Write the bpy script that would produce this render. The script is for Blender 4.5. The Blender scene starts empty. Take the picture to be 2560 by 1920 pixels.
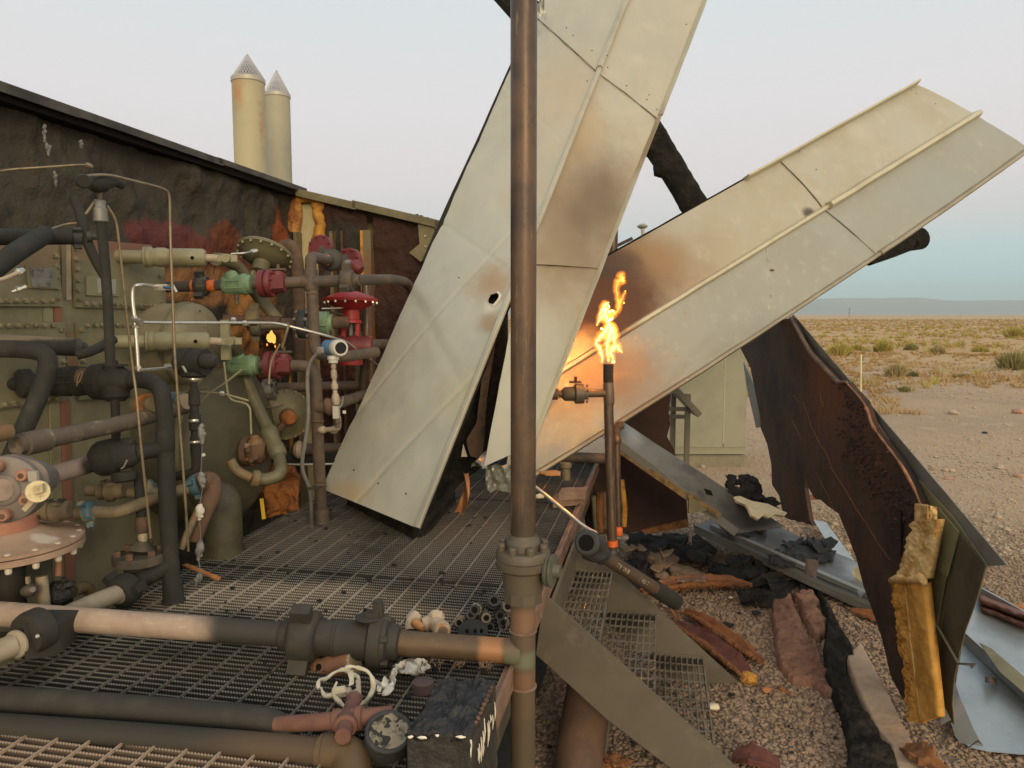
import bpy, bmesh, math, random
import numpy as np
from mathutils import Vector, Matrix, noise
from math import sin, cos, pi, radians
random.seed(7)
scene = bpy.context.scene
COL = scene.collection
V = Vector

# ------------------------------------------------------------------ camera
F, CX, CY, PITCH, CAMZ = 1850.0, 1280.0, 960.0, radians(5.4), 2.1
cam_data = bpy.data.cameras.new('camera')
cam = bpy.data.objects.new('camera', cam_data)
COL.objects.link(cam)
cam.location = (0, 0, CAMZ)
cam.rotation_euler = (pi / 2 - PITCH, 0, 0)
cam_data.sensor_width = 36
cam_data.lens = 36 * F / 2560
cam_data.clip_start = 0.05
cam_data.clip_end = 60000
scene.camera = cam

# ------------------------------------------------------------------ sky, sun, exposure
SUN_EL, SUN_AZ = radians(17), radians(166)      # compass angle of the sun: behind the camera, a little to its right
world = bpy.data.worlds.new('World')
scene.world = world
world.use_nodes = True
wn, wl_ = world.node_tree.nodes, world.node_tree.links
wn.clear()
w_out = wn.new('ShaderNodeOutputWorld')
w_bg = wn.new('ShaderNodeBackground')
w_tc = wn.new('ShaderNodeTexCoord')
w_sep = wn.new('ShaderNodeSeparateXYZ')
wl_.new(w_tc.outputs['Generated'], w_sep.inputs[0])
w_mr = wn.new('ShaderNodeMapRange')
w_mr.inputs['From Min'].default_value = -0.05
w_mr.inputs['From Max'].default_value = 0.95
wl_.new(w_sep.outputs['Z'], w_mr.inputs['Value'])
w_rp = wn.new('ShaderNodeValToRGB')
stops = [(0.0, (.30, .40, .43)), (0.05, (.46, .70, .75)), (0.085, (.50, .75, .78)), (0.125, (.555, .73, .745)), (0.165, (.71, .70, .69)),
         (0.215, (.80, .738, .735)), (0.31, (.815, .778, .785)), (0.42, (.745, .785, .80)), (0.6, (.56, .67, .77)), (1.0, (.36, .50, .66))]
cr = w_rp.color_ramp
while len(cr.elements) < len(stops):
    cr.elements.new(0.5)
for e, (p_, c_) in zip(cr.elements, stops):
    e.position = p_
    e.color = (*c_, 1)
wl_.new(w_mr.outputs[0], w_rp.inputs[0])
# the twilight glow on the sun's side of the sky
w_dot = wn.new('ShaderNodeVectorMath'); w_dot.operation = 'DOT_PRODUCT'
sun_dir = V((sin(SUN_AZ) * cos(SUN_EL), cos(SUN_AZ) * cos(SUN_EL), sin(SUN_EL)))
w_dot.inputs[1].default_value = sun_dir
wl_.new(w_tc.outputs['Generated'], w_dot.inputs[0])
w_gl = wn.new('ShaderNodeMapRange'); w_gl.interpolation_type = 'SMOOTHSTEP'
w_gl.inputs['From Min'].default_value = -0.1
w_gl.inputs['From Max'].default_value = 1.0
wl_.new(w_dot.outputs['Value'], w_gl.inputs['Value'])
w_mx = wn.new('ShaderNodeMix'); w_mx.data_type = 'RGBA'; w_mx.blend_type = 'ADD'
w_mx.inputs[7].default_value = (.92, .62, .32, 1)
wl_.new(w_gl.outputs[0], w_mx.inputs[0])
wl_.new(w_rp.outputs[0], w_mx.inputs[6])
w_sky = wn.new('ShaderNodeTexSky'); w_sky.sky_type = 'NISHITA'
w_sky.sun_disc = False
w_sky.sun_elevation = SUN_EL
w_sky.sun_rotation = SUN_AZ
w_mul = wn.new('ShaderNodeMix'); w_mul.data_type = 'RGBA'; w_mul.blend_type = 'ADD'
w_mul.inputs[0].default_value = 0.004
wl_.new(w_mx.outputs[2], w_mul.inputs[6])
wl_.new(w_sky.outputs[0], w_mul.inputs[7])
wl_.new(w_mul.outputs[2], w_bg.inputs['Color'])
w_bg.inputs['Strength'].default_value = 0.985
wl_.new(w_bg.outputs[0], w_out.inputs[0])

sun_data = bpy.data.lights.new('sun', 'SUN')
sun_data.energy = 1.45
sun_data.angle = radians(18)
sun_data.color = (1.0, .76, .47)
sun = bpy.data.objects.new('sun', sun_data)
COL.objects.link(sun)
sun.rotation_euler = sun_dir.to_track_quat('Z', 'Y').to_euler()

scene.view_settings.view_transform = 'Standard'
scene.view_settings.look = 'None'
scene.view_settings.exposure = 0.0
scene.view_settings.gamma = 1.0
scene.view_settings.use_curve_mapping = False
scene.render.engine = 'CYCLES'
scene.cycles.use_denoising = True
scene.cycles.max_bounces = 6
scene.cycles.diffuse_bounces = 3
scene.cycles.glossy_bounces = 3
scene.cycles.sample_clamp_indirect = 1.2

# ------------------------------------------------------------------ frames of reference
def ray(u, v):
    a, b = (u - CX) / F, (v - CY) / F
    return V((a, cos(PITCH) - b * sin(PITCH), -b * cos(PITCH) - sin(PITCH)))
CAM = V((0, 0, CAMZ))
def P(u, v, d):                       # sight line of a photo point, taken at depth d
    return CAM + ray(u, v) * d
def on(u, v, p0, n):                  # where that sight line meets a plane
    r = ray(u, v)
    return CAM + r * ((p0 - CAM).dot(n) / r.dot(n))
TH = radians(11.3)
EW = V((sin(TH), cos(TH), 0))         # along the platform, away
EB = V((cos(TH), -sin(TH), 0))        # across the platform
UP = V((0, 0, 1))
ORG = V((-1.58, 3.70, 0))             # on the platform's inner edge
PZ = 0.86                             # top of the grating
def L(a, s, z):
    return ORG + EB * a + EW * s + UP * z
def A(u, v, a):                       # on the upright plane a metres out from the heater's face
    return on(u, v, L(a, 0, 0), EB)
def S(u, v, s):                       # on the upright plane across the platform
    return on(u, v, L(0, s, 0), EW)
def Z(u, v, z):
    return on(u, v, V((0, 0, z)), UP)

# ------------------------------------------------------------------ materials
def rgb(r, g, b):
    f = lambda x: ((x / 255 + .055) / 1.055) ** 2.4 if x > 10 else x / 255 / 12.92
    return (f(r), f(g), f(b))
MATS = {}
def mat_of(name):                     # a material may be named before it is described
    if name not in MATS:
        MATS[name] = bpy.data.materials.new(name)
    return MATS[name]
def M(name, col, rough=.6, metal=0.0, var=(), bump=(), spots=(), spec=.5):
    m = mat_of(name)
    m.use_nodes = True
    nt = m.node_tree
    N, K = nt.nodes, nt.links
    bs = N['Principled BSDF']
    bs.inputs['Roughness'].default_value = rough
    bs.inputs['Metallic'].default_value = metal
    bs.inputs['Specular IOR Level'].default_value = spec
    geo = N.new('ShaderNodeNewGeometry')
    pos = geo.outputs['Position']
    def nz(scale, detail=4, rgh=.6, stretch=None):
        t = N.new('ShaderNodeTexNoise')
        t.inputs['Scale'].default_value = scale
        t.inputs['Detail'].default_value = detail
        t.inputs['Roughness'].default_value = rgh
        if stretch:
            q = N.new('ShaderNodeVectorMath'); q.operation = 'MULTIPLY'
            q.inputs[1].default_value = stretch
            K.new(pos, q.inputs[0]); K.new(q.outputs[0], t.inputs['Vector'])
        else:
            K.new(pos, t.inputs['Vector'])
        return t.outputs[0]
    rg = N.new('ShaderNodeRGB'); rg.outputs[0].default_value = (*col, 1)
    cur = rg.outputs[0]
    for vv in var:                     # (scale, colour, from, to, stretch)
        sc, c2, lo, hi = vv[:4]
        n_ = nz(sc, 5, .65, vv[4] if len(vv) > 4 else None)
        mr = N.new('ShaderNodeMapRange'); mr.interpolation_type = 'SMOOTHSTEP'
        mr.inputs['From Min'].default_value = lo
        mr.inputs['From Max'].default_value = hi
        if len(vv) > 5:
            mr.inputs['To Max'].default_value = vv[5]
        K.new(n_, mr.inputs['Value'])
        mx = N.new('ShaderNodeMix'); mx.data_type = 'RGBA'
        K.new(mr.outputs[0], mx.inputs[0]); K.new(cur, mx.inputs[6])
        mx.inputs[7].default_value = (*c2, 1)
        cur = mx.outputs[2]
    for sp in spots:                   # (centre, radii, colour, soft, noise amount, noise scale, opacity)
        ctr, rad, c2, soft, na, ns, op = (list(sp) + [.5, .6, 6, 1][len(sp) - 3:])[:7] if len(sp) < 7 else sp
        fr_ = rad if isinstance(rad, dict) else None      # radii measured along a sheet's own directions
        if not hasattr(rad, '__len__'):
            rad = (rad,) * 3
        sb = N.new('ShaderNodeVectorMath'); sb.operation = 'SUBTRACT'
        sb.inputs[1].default_value = ctr
        K.new(pos, sb.inputs[0])
        if fr_:
            ml = N.new('ShaderNodeCombineXYZ')
            for q_, (ax_, r_) in enumerate(fr_['f']):
                dt = N.new('ShaderNodeVectorMath'); dt.operation = 'DOT_PRODUCT'
                dt.inputs[1].default_value = V(ax_) / r_
                K.new(sb.outputs[0], dt.inputs[0]); K.new(dt.outputs['Value'], ml.inputs[q_])
        else:
            ml = N.new('ShaderNodeVectorMath'); ml.operation = 'MULTIPLY'
            ml.inputs[1].default_value = (1 / rad[0], 1 / rad[1], 1 / rad[2])
            K.new(sb.outputs[0], ml.inputs[0])
        ln = N.new('ShaderNodeVectorMath'); ln.operation = 'LENGTH'
        K.new(ml.outputs[0], ln.inputs[0])
        n_ = nz(ns, 4, .6)
        ma = N.new('ShaderNodeMath'); ma.operation = 'MULTIPLY_ADD'
        ma.inputs[1].default_value = na * 2
        K.new(n_, ma.inputs[0]); K.new(ln.outputs['Value'], ma.inputs[2])
        mr = N.new('ShaderNodeMapRange'); mr.interpolation_type = 'SMOOTHSTEP'
        mr.inputs['From Min'].default_value = 1 + na
        mr.inputs['From Max'].default_value = 1 + na - soft
        mr.inputs['To Max'].default_value = op
        K.new(ma.outputs[0], mr.inputs['Value'])
        mx = N.new('ShaderNodeMix'); mx.data_type = 'RGBA'
        K.new(mr.outputs[0], mx.inputs[0]); K.new(cur, mx.inputs[6])
        mx.inputs[7].default_value = (*c2, 1)
        cur = mx.outputs[2]
    K.new(cur, bs.inputs['Base Color'])
    prev = None
    for sc, st, di in bump:
        b = N.new('ShaderNodeBump')
        b.inputs['Strength'].default_value = st
        b.inputs['Distance'].default_value = di
        K.new(nz(sc, 6, .65), b.inputs['Height'])
        if prev:
            K.new(prev, b.inputs['Normal'])
        prev = b.outputs[0]
    if prev:
        K.new(prev, bs.inputs['Normal'])
    return m
def glow(name, col, strength):
    m = bpy.data.materials.new(name)
    m.use_nodes = True
    nt = m.node_tree
    nt.nodes.clear()
    o = nt.nodes.new('ShaderNodeOutputMaterial')
    e = nt.nodes.new('ShaderNodeEmission')
    e.inputs[0].default_value = (*col, 1)
    e.inputs[1].default_value = strength
    nt.links.new(e.outputs[0], o.inputs[0])
    MATS[name] = m
    return m

# ------------------------------------------------------------------ mesh collecting
class MB:
    def __init__(s):
        s.v, s.f = [], []
    def add(s, vs, fs):
        b = len(s.v)
        s.v += [tuple(p) for p in vs]
        s.f += [tuple(i + b for i in f) for f in fs]
        return s
    def tube(s, pts, r, n=16, cap=True):
        pts = [V(p) for p in pts]
        rs = r if hasattr(r, '__len__') else [r] * len(pts)
        k = len(pts)
        tan = []
        for i in range(k):
            t = pts[min(i + 1, k - 1)] - pts[max(i - 1, 0)]
            tan.append(t.normalized() if t.length > 1e-9 else V((0, 0, 1)))
        x = tan[0].orthogonal().normalized()
        vs, fs = [], []
        for i in range(k):
            x = (x - tan[i] * x.dot(tan[i]))
            x = x.normalized() if x.length > 1e-6 else tan[i].orthogonal().normalized()
            y = tan[i].cross(x)
            for j in range(n):
                an = 2 * pi * j / n
                vs.append(pts[i] + (x * cos(an) + y * sin(an)) * rs[i])
        for i in range(k - 1):
            for j in range(n):
                j2 = (j + 1) % n
                fs.append((i * n + j, i * n + j2, (i + 1) * n + j2, (i + 1) * n + j))
        if cap:
            fs.append(tuple(range(n))[::-1])
            fs.append(tuple((k - 1) * n + j for j in range(n)))
        return s.add(vs, fs)
    def lathe(s, p, q, prof, n=20):    # prof: (share of the way p to q, radius)
        p, q = V(p), V(q)
        ax = (q - p).normalized()
        x = ax.orthogonal().normalized(); y = ax.cross(x)
        vs, fs = [], []
        for t, r in prof:
            c = p.lerp(q, t) if 0 <= t <= 1 else p + (q - p) * t
            for j in range(n):
                an = 2 * pi * j / n
                vs.append(c + (x * cos(an) + y * sin(an)) * r)
        for i in range(len(prof) - 1):
            for j in range(n):
                j2 = (j + 1) % n
                fs.append((i * n + j, i * n + j2, (i + 1) * n + j2, (i + 1) * n + j))
        fs.append(tuple(range(n))[::-1])
        fs.append(tuple((len(prof) - 1) * n + j for j in range(n)))
        return s.add(vs, fs)
    def box(s, c, x, y, z):            # centre and three half-edge vectors
        c, x, y, z = V(c), V(x), V(y), V(z)
        vs = [c + x * i + y * j + z * k for k in (-1, 1) for j in (-1, 1) for i in (-1, 1)]
        return s.add(vs, [(0, 2, 3, 1), (4, 5, 7, 6), (0, 1, 5, 4), (2, 6, 7, 3), (0, 4, 6, 2), (1, 3, 7, 5)])
    def bar(s, p, q, w, h, up=UP):     # square bar from p to q
        p, q = V(p), V(q)
        t = (q - p)
        side = t.cross(V(up))
        side = side.normalized() if side.length > 1e-6 else t.orthogonal().normalized()
        u2 = side.cross(t).normalized()
        return s.box((p + q) / 2, t / 2, side * w / 2, u2 * h / 2)
    def slab(s, pts, th):              # polygon given thickness th (a vector)
        n = len(pts)
        pts = [V(p) for p in pts]
        th = V(th)
        vs = pts + [p + th for p in pts]
        fs = [tuple(range(n)), tuple(range(2 * n - 1, n - 1, -1))]
        fs += [(i, i + n, (i + 1) % n + n, (i + 1) % n) for i in range(n)]
        return s.add(vs, fs)
    def grid(s, fn, nu, nv, th=None, keep=None):   # fn(i/nu, j/nv) -> point ; th: thickness vector
        vs = [V(fn(i / nu, j / nv)) for j in range(nv + 1) for i in range(nu + 1)]
        w = nu + 1
        fs = [(j * w + i, j * w + i + 1, (j + 1) * w + i + 1, (j + 1) * w + i)
              for j in range(nv) for i in range(nu) if keep is None or keep((i + .5) / nu, (j + .5) / nv)]
        if th is None:
            return s.add(vs, fs)
        th = V(th)
        m = len(vs)
        cnt = {}
        for f in fs:
            for a in range(4):
                e = (f[a], f[(a + 1) % 4])
                cnt[e] = 1
        side = [(a, a + m, b + m, b) for (a, b) in cnt if (b, a) not in cnt]
        return s.add(vs + [p + th for p in vs], fs + [tuple(x + m for x in f[::-1]) for f in fs] + side)
    def blob(s, c, r, amp=.3, fr=3.0, sub=2, seed=0.0, axes=None):
        bm = bmesh.new()
        bmesh.ops.create_icosphere(bm, subdivisions=sub, radius=1)
        c = V(c)
        r = V(r) if hasattr(r, '__len__') else V((r, r, r))
        vs = []
        for q in bm.verts:
            d = 1 + amp * noise.noise(q.co * fr + V((seed, seed * 1.7, -seed)))
            p = V((q.co.x * r.x, q.co.y * r.y, q.co.z * r.z)) * d
            if axes:
                p = axes[0] * p.x + axes[1] * p.y + axes[2] * p.z
            vs.append(c + p)
        fs = [tuple(x.index for x in f.verts) for f in bm.faces]
        bm.free()
        return s.add(vs, fs)

WLOC = {}
def link(o, parent, world_loc):
    WLOC[o] = V(world_loc)
    if parent is not None:
        o.parent = parent
        o.location = V(world_loc) - WLOC[parent]
    else:
        o.location = world_loc
    COL.objects.link(o)
    return o
def build(name, mb, mat, parent=None, ang=35, **props):
    me = bpy.data.meshes.new(name)
    c = V((0, 0, 0))
    if mb.v:
        arr = np.array(mb.v, dtype=float)
        c = V(((arr.min(0) + arr.max(0)) / 2).tolist())
        arr -= np.array(c)
        me.from_pydata(arr.tolist(), [], mb.f)
    if ang:
        me.polygons.foreach_set('use_smooth', [True] * len(me.polygons))
        if ang < 180:
            me.set_sharp_from_angle(angle=radians(ang))
    me.materials.append(mat_of(mat) if isinstance(mat, str) else mat)
    o = bpy.data.objects.new(name, me)
    link(o, parent, c)
    for k, v in props.items():
        o[k] = v
    return o
def tag(o, label, cat, group=None):
    o['label'] = label
    o['category'] = cat
    if group:
        o['group'] = group
    return o
def thing(name, label, cat, loc, group=None):
    o = bpy.data.objects.new(name, None)
    o.empty_display_size = .05
    link(o, None, V(loc))
    return tag(o, label, cat, group)
def struct(name, mb, mat, **k):
    return build(name, mb, mat, kind='structure', **k)
BOLTS = {}
def bolt(p, axis, r, h, mat, parent, name='bolt', n=6):
    key = (round(r, 4), round(h, 4), mat, name, n)
    if key not in BOLTS:
        me = bpy.data.meshes.new(name)
        b = MB().lathe((0, 0, 0), (0, 0, h), [(0, r), (.75, r), (1, r * .8)], n)
        me.from_pydata(b.v, [], b.f)
        me.materials.append(mat_of(mat))
        BOLTS[key] = me
    o = bpy.data.objects.new(name, BOLTS[key])
    o.rotation_euler = V(axis).to_track_quat('Z', 'Y').to_euler()
    return link(o, parent, p)
def fillet(pts, bend, seg=6):
    pts = [V(p) for p in pts]
    out = [pts[0]]
    for i in range(1, len(pts) - 1):
        a, b, c = pts[i - 1], pts[i], pts[i + 1]
        d1 = min(bend, (a - b).length * .48); d2 = min(bend, (c - b).length * .48)
        p = b + (a - b).normalized() * d1; q = b + (c - b).normalized() * d2
        for k in range(seg + 1):
            t = k / seg
            out.append(p * (1 - t) ** 2 + b * 2 * t * (1 - t) + q * t * t)
    out.append(pts[-1])
    return out
def pipe(name, pts, r, mat, parent=None, bend=.08, n=16, **k):
    pp = fillet(pts, bend) if len(pts) > 2 else [V(p) for p in pts]
    return build(name, MB().tube(pp, r, n), mat, parent, ang=50, **k)
def turned(name, p, q, prof, mat, parent=None, n=22, **k):
    return build(name, MB().lathe(p, q, prof, n), mat, parent, ang=40, **k)
def frame(ax):
    ax = V(ax).normalized()
    x = ax.cross(UP)
    x = x.normalized() if x.length > 1e-3 else V((1, 0, 0))
    return ax, x, x.cross(ax).normalized()
def disc(name, p, ax, r, th, mat, parent, n=28, nb=0, br=.008, bh=.012, bmat=None, both=False, ring=.88, prof=None):
    ax, x, y = frame(ax)
    p = V(p)
    q = p + ax * th
    o = turned(name, p, q, prof or [(0, r * .97), (.08, r), (.92, r), (1, r * .97)], mat, parent, n)
    for k in range(nb):
        an = 2 * pi * (k + .5) / nb
        off = (x * cos(an) + y * sin(an)) * r * ring
        bolt(q + off, ax, br, bh, bmat or mat, o)
        if both:
            bolt(p + off, -ax, br, bh, bmat or mat, o)
    return o
def hammer_union(p, ax, r, mat, parent, w=None, lugs=3, rot=.3, name='hammer_union', lug=1.0):
    ax, x, y = frame(ax)
    p = V(p)
    w = w or r * 1.3
    mb = MB().lathe(p - ax * w * .5, p + ax * w * .5, [(0, r * .72), (.12, r * .95), (.22, r), (.8, r), (.92, r * .93), (1, r * .75)], 24)
    for k in range(lugs):
        an = rot + 2 * pi * k / lugs
        dr = x * cos(an) + y * sin(an)
        tn = ax.cross(dr)
        c = p + dr * r * (1.05 + .12 * lug)
        vs = []
        mb.box(c, dr * r * .32 * lug, tn * r * .24, ax * w * .32)
    return build(name, mb, mat, parent, ang=40)
def text(name, body, p, right, up, size, mat, parent, depth=.001, wrap=None):
    cu = bpy.data.curves.new(name, 'FONT')
    cu.body = body
    cu.size = size
    cu.extrude = depth
    cu.align_x = 'CENTER'; cu.align_y = 'CENTER'
    t = bpy.data.objects.new(name, cu)
    COL.objects.link(t)
    bpy.context.view_layer.update()
    me = bpy.data.meshes.new_from_object(t.evaluated_get(bpy.context.evaluated_depsgraph_get()))
    bpy.data.objects.remove(t)
    right, up = V(right).normalized(), V(up).normalized()
    nrm = right.cross(up).normalized()
    vs = []
    for q in me.vertices:
        if wrap:
            an = q.co.y / wrap
            vs.append(V(p) + right * q.co.x + (up * sin(an) + nrm * cos(an)) * (wrap + q.co.z) - nrm * wrap)
        else:
            vs.append(V(p) + right * q.co.x + up * q.co.y + nrm * q.co.z)
    return build(name, MB().add(vs, [tuple(f.vertices) for f in me.polygons]), mat, parent, ang=0)
def ragged(pts, jit, step, seed=0):
    random.seed(seed * 31 + 5)
    out = []
    n = len(pts)
    ctr = sum((V(p) for p in pts), V((0, 0, 0))) / n
    for i in range(n):
        a, b = V(pts[i]), V(pts[(i + 1) % n])
        k = max(1, int((b - a).length / step))
        for j in range(k):
            q = a.lerp(b, j / k)
            if j or True:
                q = q + (ctr - q).normalized() * random.uniform(-jit, jit)
            out.append(q)
    return out
def relief(name, uv, fn, n, step, amp, fr, seed, th, mat, parent, edge=22, jit=4, gaps=0, **k):
    """rough sheet with a ragged outline: uv outline on the surface fn(u, v), raised along n"""
    pts = []
    m = len(uv)
    for i in range(m):
        a, b = uv[i], uv[(i + 1) % m]
        s = max(1, int(math.dist(a, b) / 9))
        for j in range(s):
            f = j / s
            u, v = a[0] + (b[0] - a[0]) * f, a[1] + (b[1] - a[1]) * f
            w = jit * (noise.noise(V((u * .06, v * .06, seed))) + .8 * noise.noise(V((u * .19, v * .19, seed + 4))))
            pts.append((u + w, v + w * .8))
    X = np.array([p[0] for p in pts]); Y = np.array([p[1] for p in pts])
    X2, Y2 = np.roll(X, -1), np.roll(Y, -1)
    gu = np.arange(X.min(), X.max() + step, step); gv = np.arange(Y.min(), Y.max() + step, step)
    def inside(u, v):
        c = ((Y > v) != (Y2 > v)) & (u < (X2 - X) * (v - Y) / (Y2 - Y + 1e-12) + X)
        return np.count_nonzero(c) % 2 == 1
    def dist(u, v):
        dx, dy = X2 - X, Y2 - Y
        t = np.clip(((u - X) * dx + (v - Y) * dy) / (dx * dx + dy * dy + 1e-12), 0, 1)
        return float(np.min(np.hypot(u - X - t * dx, v - Y - t * dy)))
    ids, top, low, faces, cnt, uvs = {}, [], [], [], {}, []
    n = V(n)
    def vid(i, j):
        if (i, j) not in ids:
            u, v = gu[i], gv[j]
            p = fn(u, v)
            h = th * math.sqrt(min(1, dist(u, v) / edge))
            e = amp * nz3(p, fr, seed) + amp * .45 * nz3(p, fr * 3.1, seed + 2)
            ids[(i, j)] = len(top)
            top.append(p + n * (h + e)); low.append(p - n * .012); uvs.append((u, v))
        return ids[(i, j)]
    for i in range(len(gu) - 1):
        for j in range(len(gv) - 1):
            u, v = gu[i] + step / 2, gv[j] + step / 2
            if inside(u, v) and (not gaps or noise.noise(V((u * .035, v * .035, seed + 9))) > gaps - 1):
                f = (vid(i, j), vid(i + 1, j), vid(i + 1, j + 1), vid(i, j + 1))
                faces.append(f)
                for a in range(4):
                    cnt[(f[a], f[(a + 1) % 4])] = 1
    for q in {x for (a, b) in cnt if (b, a) not in cnt for x in (a, b)}:      # draw the rim onto the outline
        u, v = uvs[q]
        dx, dy = X2 - X, Y2 - Y
        t = np.clip(((u - X) * dx + (v - Y) * dy) / (dx * dx + dy * dy + 1e-12), 0, 1)
        dd = np.hypot(u - X - t * dx, v - Y - t * dy)
        i = int(np.argmin(dd))
        if dd[i] < step * 1.5:
            p = fn(X[i] + t[i] * dx[i], Y[i] + t[i] * dy[i])
            top[q] = p + n * (.35 * amp * nz3(p, fr, seed)); low[q] = p - n * .012
    m = len(top)
    side = [(a, a + m, b + m, b) for (a, b) in cnt if (b, a) not in cnt]
    return build(name, MB().add(top + low, faces + side), mat, parent, ang=70, **k)
def nz3(p, f, seed=0):
    return noise.fractal(V(p) * f + V((seed * 3.1, seed, -seed)), 1.0, 2.0, 4)
# ------------------------------------------------------------------ materials of the place
SOOT = (.021, .0215, .0175)
WARM = (.50, .45, .30)
M('soot', SOOT, .85, 0, [(9, (.036, .035, .028), .45, .75)], [(60, .25, .01)])
M('soot_bluish', (.035, .037, .036), .7, 0, [(14, (.075, .075, .075), .5, .8)], [(50, .3, .01)])
M('char', (.022, .021, .018), .95, 0, [(6, (.055, .048, .036), .45, .7)], [(14, .9, .06), (55, .8, .02)], spec=.2)
M('char_flake', (.018, .018, .018), .75, 0, [(12, (.045, .045, .042), .5, .8)], [(25, .8, .03)], spec=.3)
M('rust_pipe', (.128, .094, .064), .72, .15, [(5, (.075, .062, .048), .40, .62), (22, (.20, .13, .075), .58, .80), (9, (.06, .045, .035), .62, .78)], [(70, .25, .006)])
M('heat_pipe', (.130, .084, .053), .42, .3, [((3.2), (.070, .052, .040), .40, .62), (9, (.20, .115, .06), .52, .72, (2.5, 2.5, .16)), (22, (.34, .235, .135), .60, .76, (2.5, 2.5, .2)), (60, (.06, .045, .035), .62, .74)], [(90, .2, .004)])
M('pale_pipe', (.40, .335, .245), .7, .1, [(5, (.28, .22, .16), .42, .68), (28, (.55, .45, .32), .55, .75, (.3, .3, 2))], [(60, .2, .004)])
M('pinkash', (.36, .285, .225), .85, 0, [(9, (.24, .185, .16), .42, .7), (30, (.52, .44, .38), .6, .8)], [(45, .4, .008)])
M('olive', (.165, .152, .082), .55, 0, [(3.5, (.105, .098, .054), .40, .65), (13, (.20, .12, .055), .66, .80), (20, (.20, .185, .11), .6, .8)], [(80, .08, .003)])
M('olive_light', (.255, .245, .145), .5, 0, [(4, (.19, .175, .10), .42, .68), (18, (.32, .29, .17), .58, .8)], [(80, .08, .003)])
M('olive_rust', (.17, .14, .075), .65, 0, [(6, (.20, .105, .045), .46, .64), (18, (.09, .075, .045), .55, .75)], [(60, .25, .006)])
M('dark_olive', (.100, .092, .054), .62, 0, [(3, (.062, .057, .036), .4, .65), (9, (.15, .085, .042), .60, .78)], [(60, .15, .004)])
M('rust_orange', (.33, .13, .035), .85, 0, [(7, (.17, .06, .02), .4, .66), (24, (.45, .23, .08), .6, .8)], [(22, .6, .03)])
M('rust_brown', (.13, .075, .042), .8, 0, [(8, (.075, .05, .033), .42, .66), (28, (.23, .12, .055), .58, .78)], [(40, .35, .01)])
M('tan_steel', (.36, .30, .20), .7, 0, [(9, (.26, .21, .14), .42, .68)], [(60, .2, .004)])
M('silver', (.62, .60, .52), .32, .75, [(20, (.45, .43, .36), .5, .75)])
M('brass_tube', (.24, .19, .115), .42, .4, [(14, (.13, .105, .07), .45, .7)])
M('valve_red', (.150, .026, .028), .5, 0, [(9, (.12, .03, .03), .45, .7), (26, (.26, .13, .10), .66, .82)], [(70, .12, .004)])
M('actuator_red', (.36, .022, .018), .45, 0, [(9, (.25, .02, .018), .45, .7)], [(70, .08, .003)])
M('valve_green', (.19, .30, .17), .55, 0, [(10, (.14, .23, .13), .42, .68), (24, (.30, .36, .22), .62, .82)], [(60, .12, .004)])
M('tape_orange', (.80, .17, .03), .55, 0, [(18, (.55, .10, .02), .5, .75), (40, (.85, .40, .16), .62, .8)])
M('meter_blue', (.06, .15, .30), .45, 0, [(14, (.12, .19, .28), .5, .75)])
M('meter_white', (.55, .54, .46), .4, 0, [(14, (.40, .39, .33), .5, .75)])
M('black_glass', (.012, .013, .014), .12)
M('dark_gap', (.010, .009, .008), .95, spec=.1)
M('yellow', (.75, .50, .04), .6)
M('union_blue', (.06, .13, .165), .6, 0, [(18, (.22, .18, .11), .5, .7)], [(50, .2, .004)])
M('brick_red', (.18, .088, .062), .8, 0, [(10, (.14, .062, .045), .42, .68), (28, (.30, .18, .13), .6, .8)], [(45, .3, .006)])
M('ash_white', (.62, .59, .50), .9, 0, [(12, (.40, .38, .33), .45, .7), (30, (.75, .72, .64), .6, .8)], [(40, .5, .01)])
M('ash_grey', (.25, .245, .23), .95, 0, [(22, (.12, .115, .105), .42, .65), (60, (.42, .41, .38), .6, .8)], [(70, .7, .01)])
M('ring_white', (.55, .52, .40), .7, 0, [(40, (.09, .085, .07), .58, .68), (16, (.42, .38, .28), .5, .75)], [(50, .3, .006)])
M('gauge_dirt', (.26, .235, .17), .95, 0, [(30, (.06, .055, .04), .5, .66)], [(60, .7, .01)])
M('melt_black', (.020, .020, .020), .38, 0, [(16, (.05, .05, .048), .5, .75)], [(18, .9, .03), (60, .5, .01)])
M('melt_white', (.75, .71, .60), .6)
M('wood_brown', (.25, .165, .105), .8, 0, [(9, (.17, .11, .07), .42, .66), (50, (.32, .22, .14), .55, .75, (.4, 3, 3))], [(50, .4, .006)])
M('peel_orange', (.50, .23, .085), .75, 0, [(9, (.30, .13, .05), .42, .66), (26, (.62, .36, .16), .6, .8)], [(30, .5, .01)])
M('plate', (.148, .130, .096), .55, .15, [(2, (.112, .098, .072), .38, .66), (9, (.18, .16, .12), .52, .78), (26, (.20, .15, .085), .66, .8), (60, (.095, .085, .06), .64, .8)], [(110, .12, .002)])
M('plate_lit', (.24, .225, .15), .55, .1, [(5, (.19, .175, .115), .4, .66), (26, (.33, .28, .16), .66, .82)], [(110, .12, .002)])
M('band_rust', (.25, .15, .095), .75, 0, [(7, (.15, .10, .068), .4, .64), (20, (.35, .22, .14), .58, .78)], [(50, .3, .006)])
M('grey_cabinet', (.30, .30, .215), .6, 0, [(2.5, (.26, .26, .185), .42, .66), (30, (.42, .43, .31), .70, .80)], [(60, .05, .003)])
M('grey_cabinet_seam', (.42, .41, .28), .6)
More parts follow.
